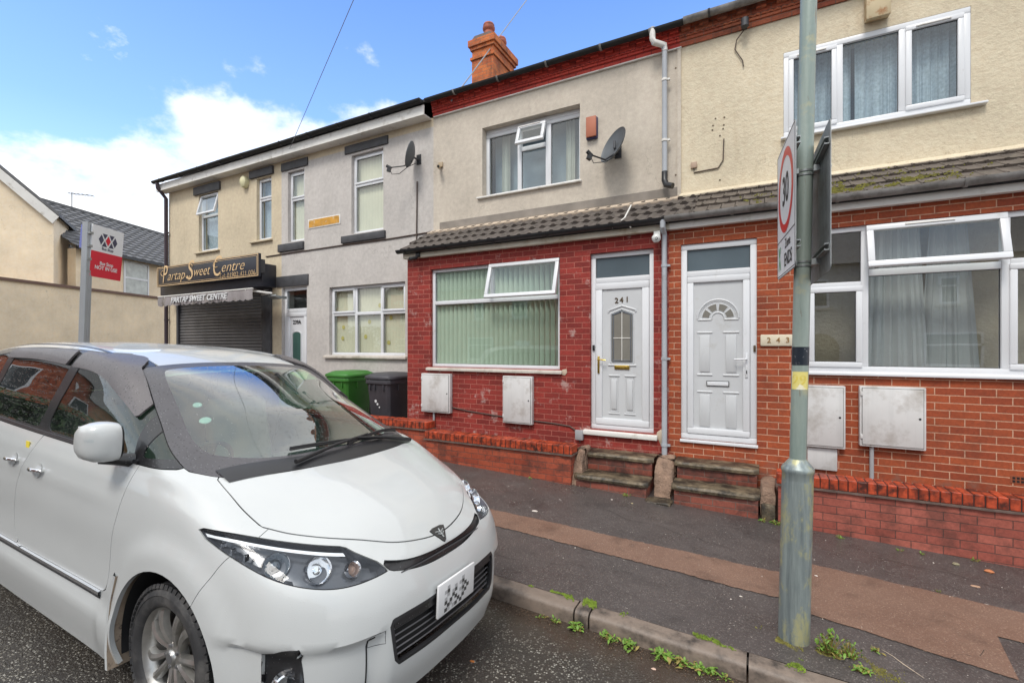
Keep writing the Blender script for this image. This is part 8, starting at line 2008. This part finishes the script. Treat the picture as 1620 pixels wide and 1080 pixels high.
bit('stone', 1512, 893, .026, mat('olive_stone', (.22, .19, .12), .8), 'grey-brown stone on the pavement left of the orange chip', 'stone', seed=4, flat=.7)
bit('paper_scrap', 1543, 927, .028, mat('tan_scrap', (.42, .26, .17), .8), 'tan scrap flattened on the pavement, right of the brown patch', 'litter', seed=5, flat=.15)
bit('paper_scrap', 846, 808, .030, M_SCRAP, 'torn white scrap at the edge of the brown strip', 'litter', seed=6, flat=.12)
bit('pebble', 1291, 911, .014, M_SCRAP, 'white pebble just right of the lamp column', 'stone', seed=7, flat=.5)
bit('pebble', 968, 790, .012, M_SCRAP, 'white pebble below the left-hand steps', 'stone', seed=8, flat=.4)
bit('pebble', 1000, 796, .012, mat('yellow_pebble', (.6, .5, .28), .8), 'yellowish pebble below the left-hand steps', 'stone', seed=9, flat=.4)
bit('pebble', 1172, 943, .011, M_SCRAP, 'white pebble left of the lamp column', 'stone', seed=10, flat=.4)
bit('paper_scrap', 1560, 956, .016, M_SCRAP, 'white speck of litter on the brown patch near the right edge', 'litter', seed=12, flat=.2)
bit('leaf_scrap', 747, 1046, .016, mat('orange_leaf', (.60, .20, .05), .7), 'small orange leaf on the wet road in front of the car', 'leaf', road_z, 13, .3, 2.3)
bit('pebble', 1034, 1058, .013, mat('pink_pebble', (.55, .38, .30), .8), 'pinkish pebble in the gutter grit', 'stone', road_z, 14, .5, 2.8)
# pale grit specks on pavement
rnd = random.Random(21); mb = MB()
for _ in range(900):
    x = rnd.uniform(-3.5, 3.5); y = rnd.uniform(3.2, 5.4); s = rnd.uniform(.0015, .0045) * (2 if rnd.random() < .06 else 1); z = pz(x, y) + .004; a = rnd.uniform(0, 6)
    mb.add([(x + s * math.cos(a + q * 2.1), y + s * math.sin(a + q * 2.1), z) for q in range(3)] + [(x, y, z + s * .6)], [(0, 1, 3), (1, 2, 3), (2, 0, 3)])
tag(mb.build('grit', M_SCRAP, None, smooth=False), 'pale grit scattered over the wet pavement', 'grit', None, 'stuff')

# a pale scar in the tarmac and cracks running from it
pts = [gpix(x, y, pav_z, 3.4) for x, y in ((1395, 1028), (1412, 1038), (1428, 1050), (1446, 1062), (1462, 1073))]
vs = []
for i, (x, y) in enumerate(pts):
    w_ = .006 * (1 - abs(i - 2) / 3); vs += [(x, y - w_, pz(x, y) + .004), (x, y + w_, pz(x, y) + .004)]
tag(MB().add(vs, [(2 * i, 2 * i + 1, 2 * i + 3, 2 * i + 2) for i in range(len(pts) - 1)]).build('tarmac_scar', M_FLASH, None), None, None, None, 'structure')
def crack(p0, p1, seed, w=.003):
    rnd = random.Random(seed); n = 26; vs = []
    for i in range(n + 1):
        t = i / n; x = p0[0] + (p1[0] - p0[0]) * t; y = p0[1] + (p1[1] - p0[1]) * t + mnoise.noise((t * 5, seed, 0)) * .09 + rnd.uniform(-.008, .008); ww = w * (1 - t * .7) * rnd.uniform(.5, 1.3)
        vs += [(x, y - ww, pz(x, y) + .0075), (x + .004, y + ww, pz(x, y) + .0075)]
    tag(MB().add(vs, [(2 * i, 2 * i + 1, 2 * i + 3, 2 * i + 2) for i in range(n)]).build('pavement_crack', M_KERBJ, None), None, None, None, 'structure')
crack((-1.6, 4.9), (-.2, 4.6), 1); crack((.9, 5.1), (2.4, 4.85), 2); crack((-2.2, 3.35), (-.9, 3.7), 3); crack((.6, 3.3), (1.2, 3.9), 4, .004)
# plaster patches at the ends of the sills of 241
def patch(x, y_, pts, nm='plaster_patch'):
    X0, Z0 = at(x, y_, YB); MB().prism([(X0 + a, Z0 + b) for a, b in pts], YB - .008, YB + .01).build(nm, M_FLASH, h241, bevel=.003)
patch(1046, 690, [(-.05, .05), (.0, .09), (.05, .06), (.03, .0), (.05, -.06), (.0, -.12), (-.03, -.05), (-.06, -.02)])
patch(893, 588, [(-.03, .03), (.03, .04), (.04, -.01), (.01, -.05), (-.04, -.04)])

# grit, dead leaf bits and silt washed into the gutter
rnd = random.Random(33); mb = MB(); M_SILT = mat('gutter_debris', (.10, .06, .035), .8, var=.5, vs_=40)
for _ in range(2600):
    x = rnd.uniform(-1.9, 2.6); y = 3.0 - abs(rnd.gauss(0, .06)); k = mnoise.noise((x * 3.2, 1, 9))
    if k < -.15: continue
    s = rnd.uniform(.002, .008); z = road_z(x, y) + .003; a = rnd.uniform(0, 6)
    mb.add([(x + s * math.cos(a), y + s * math.sin(a), z + rnd.uniform(0, .006)), (x + s * .5 * math.cos(a + 1.6), y + s * .5 * math.sin(a + 1.6), z + .004), (x - s * math.cos(a), y - s * math.sin(a), z), (x - s * .5 * math.cos(a + 1.6), y - s * .5 * math.sin(a + 1.6), z + .002)], [(0, 1, 2, 3)])
tag(mb.build('gutter_debris', M_SILT, None, smooth=False), 'brown leaf bits and silt washed along the gutter', 'debris', None, 'stuff')
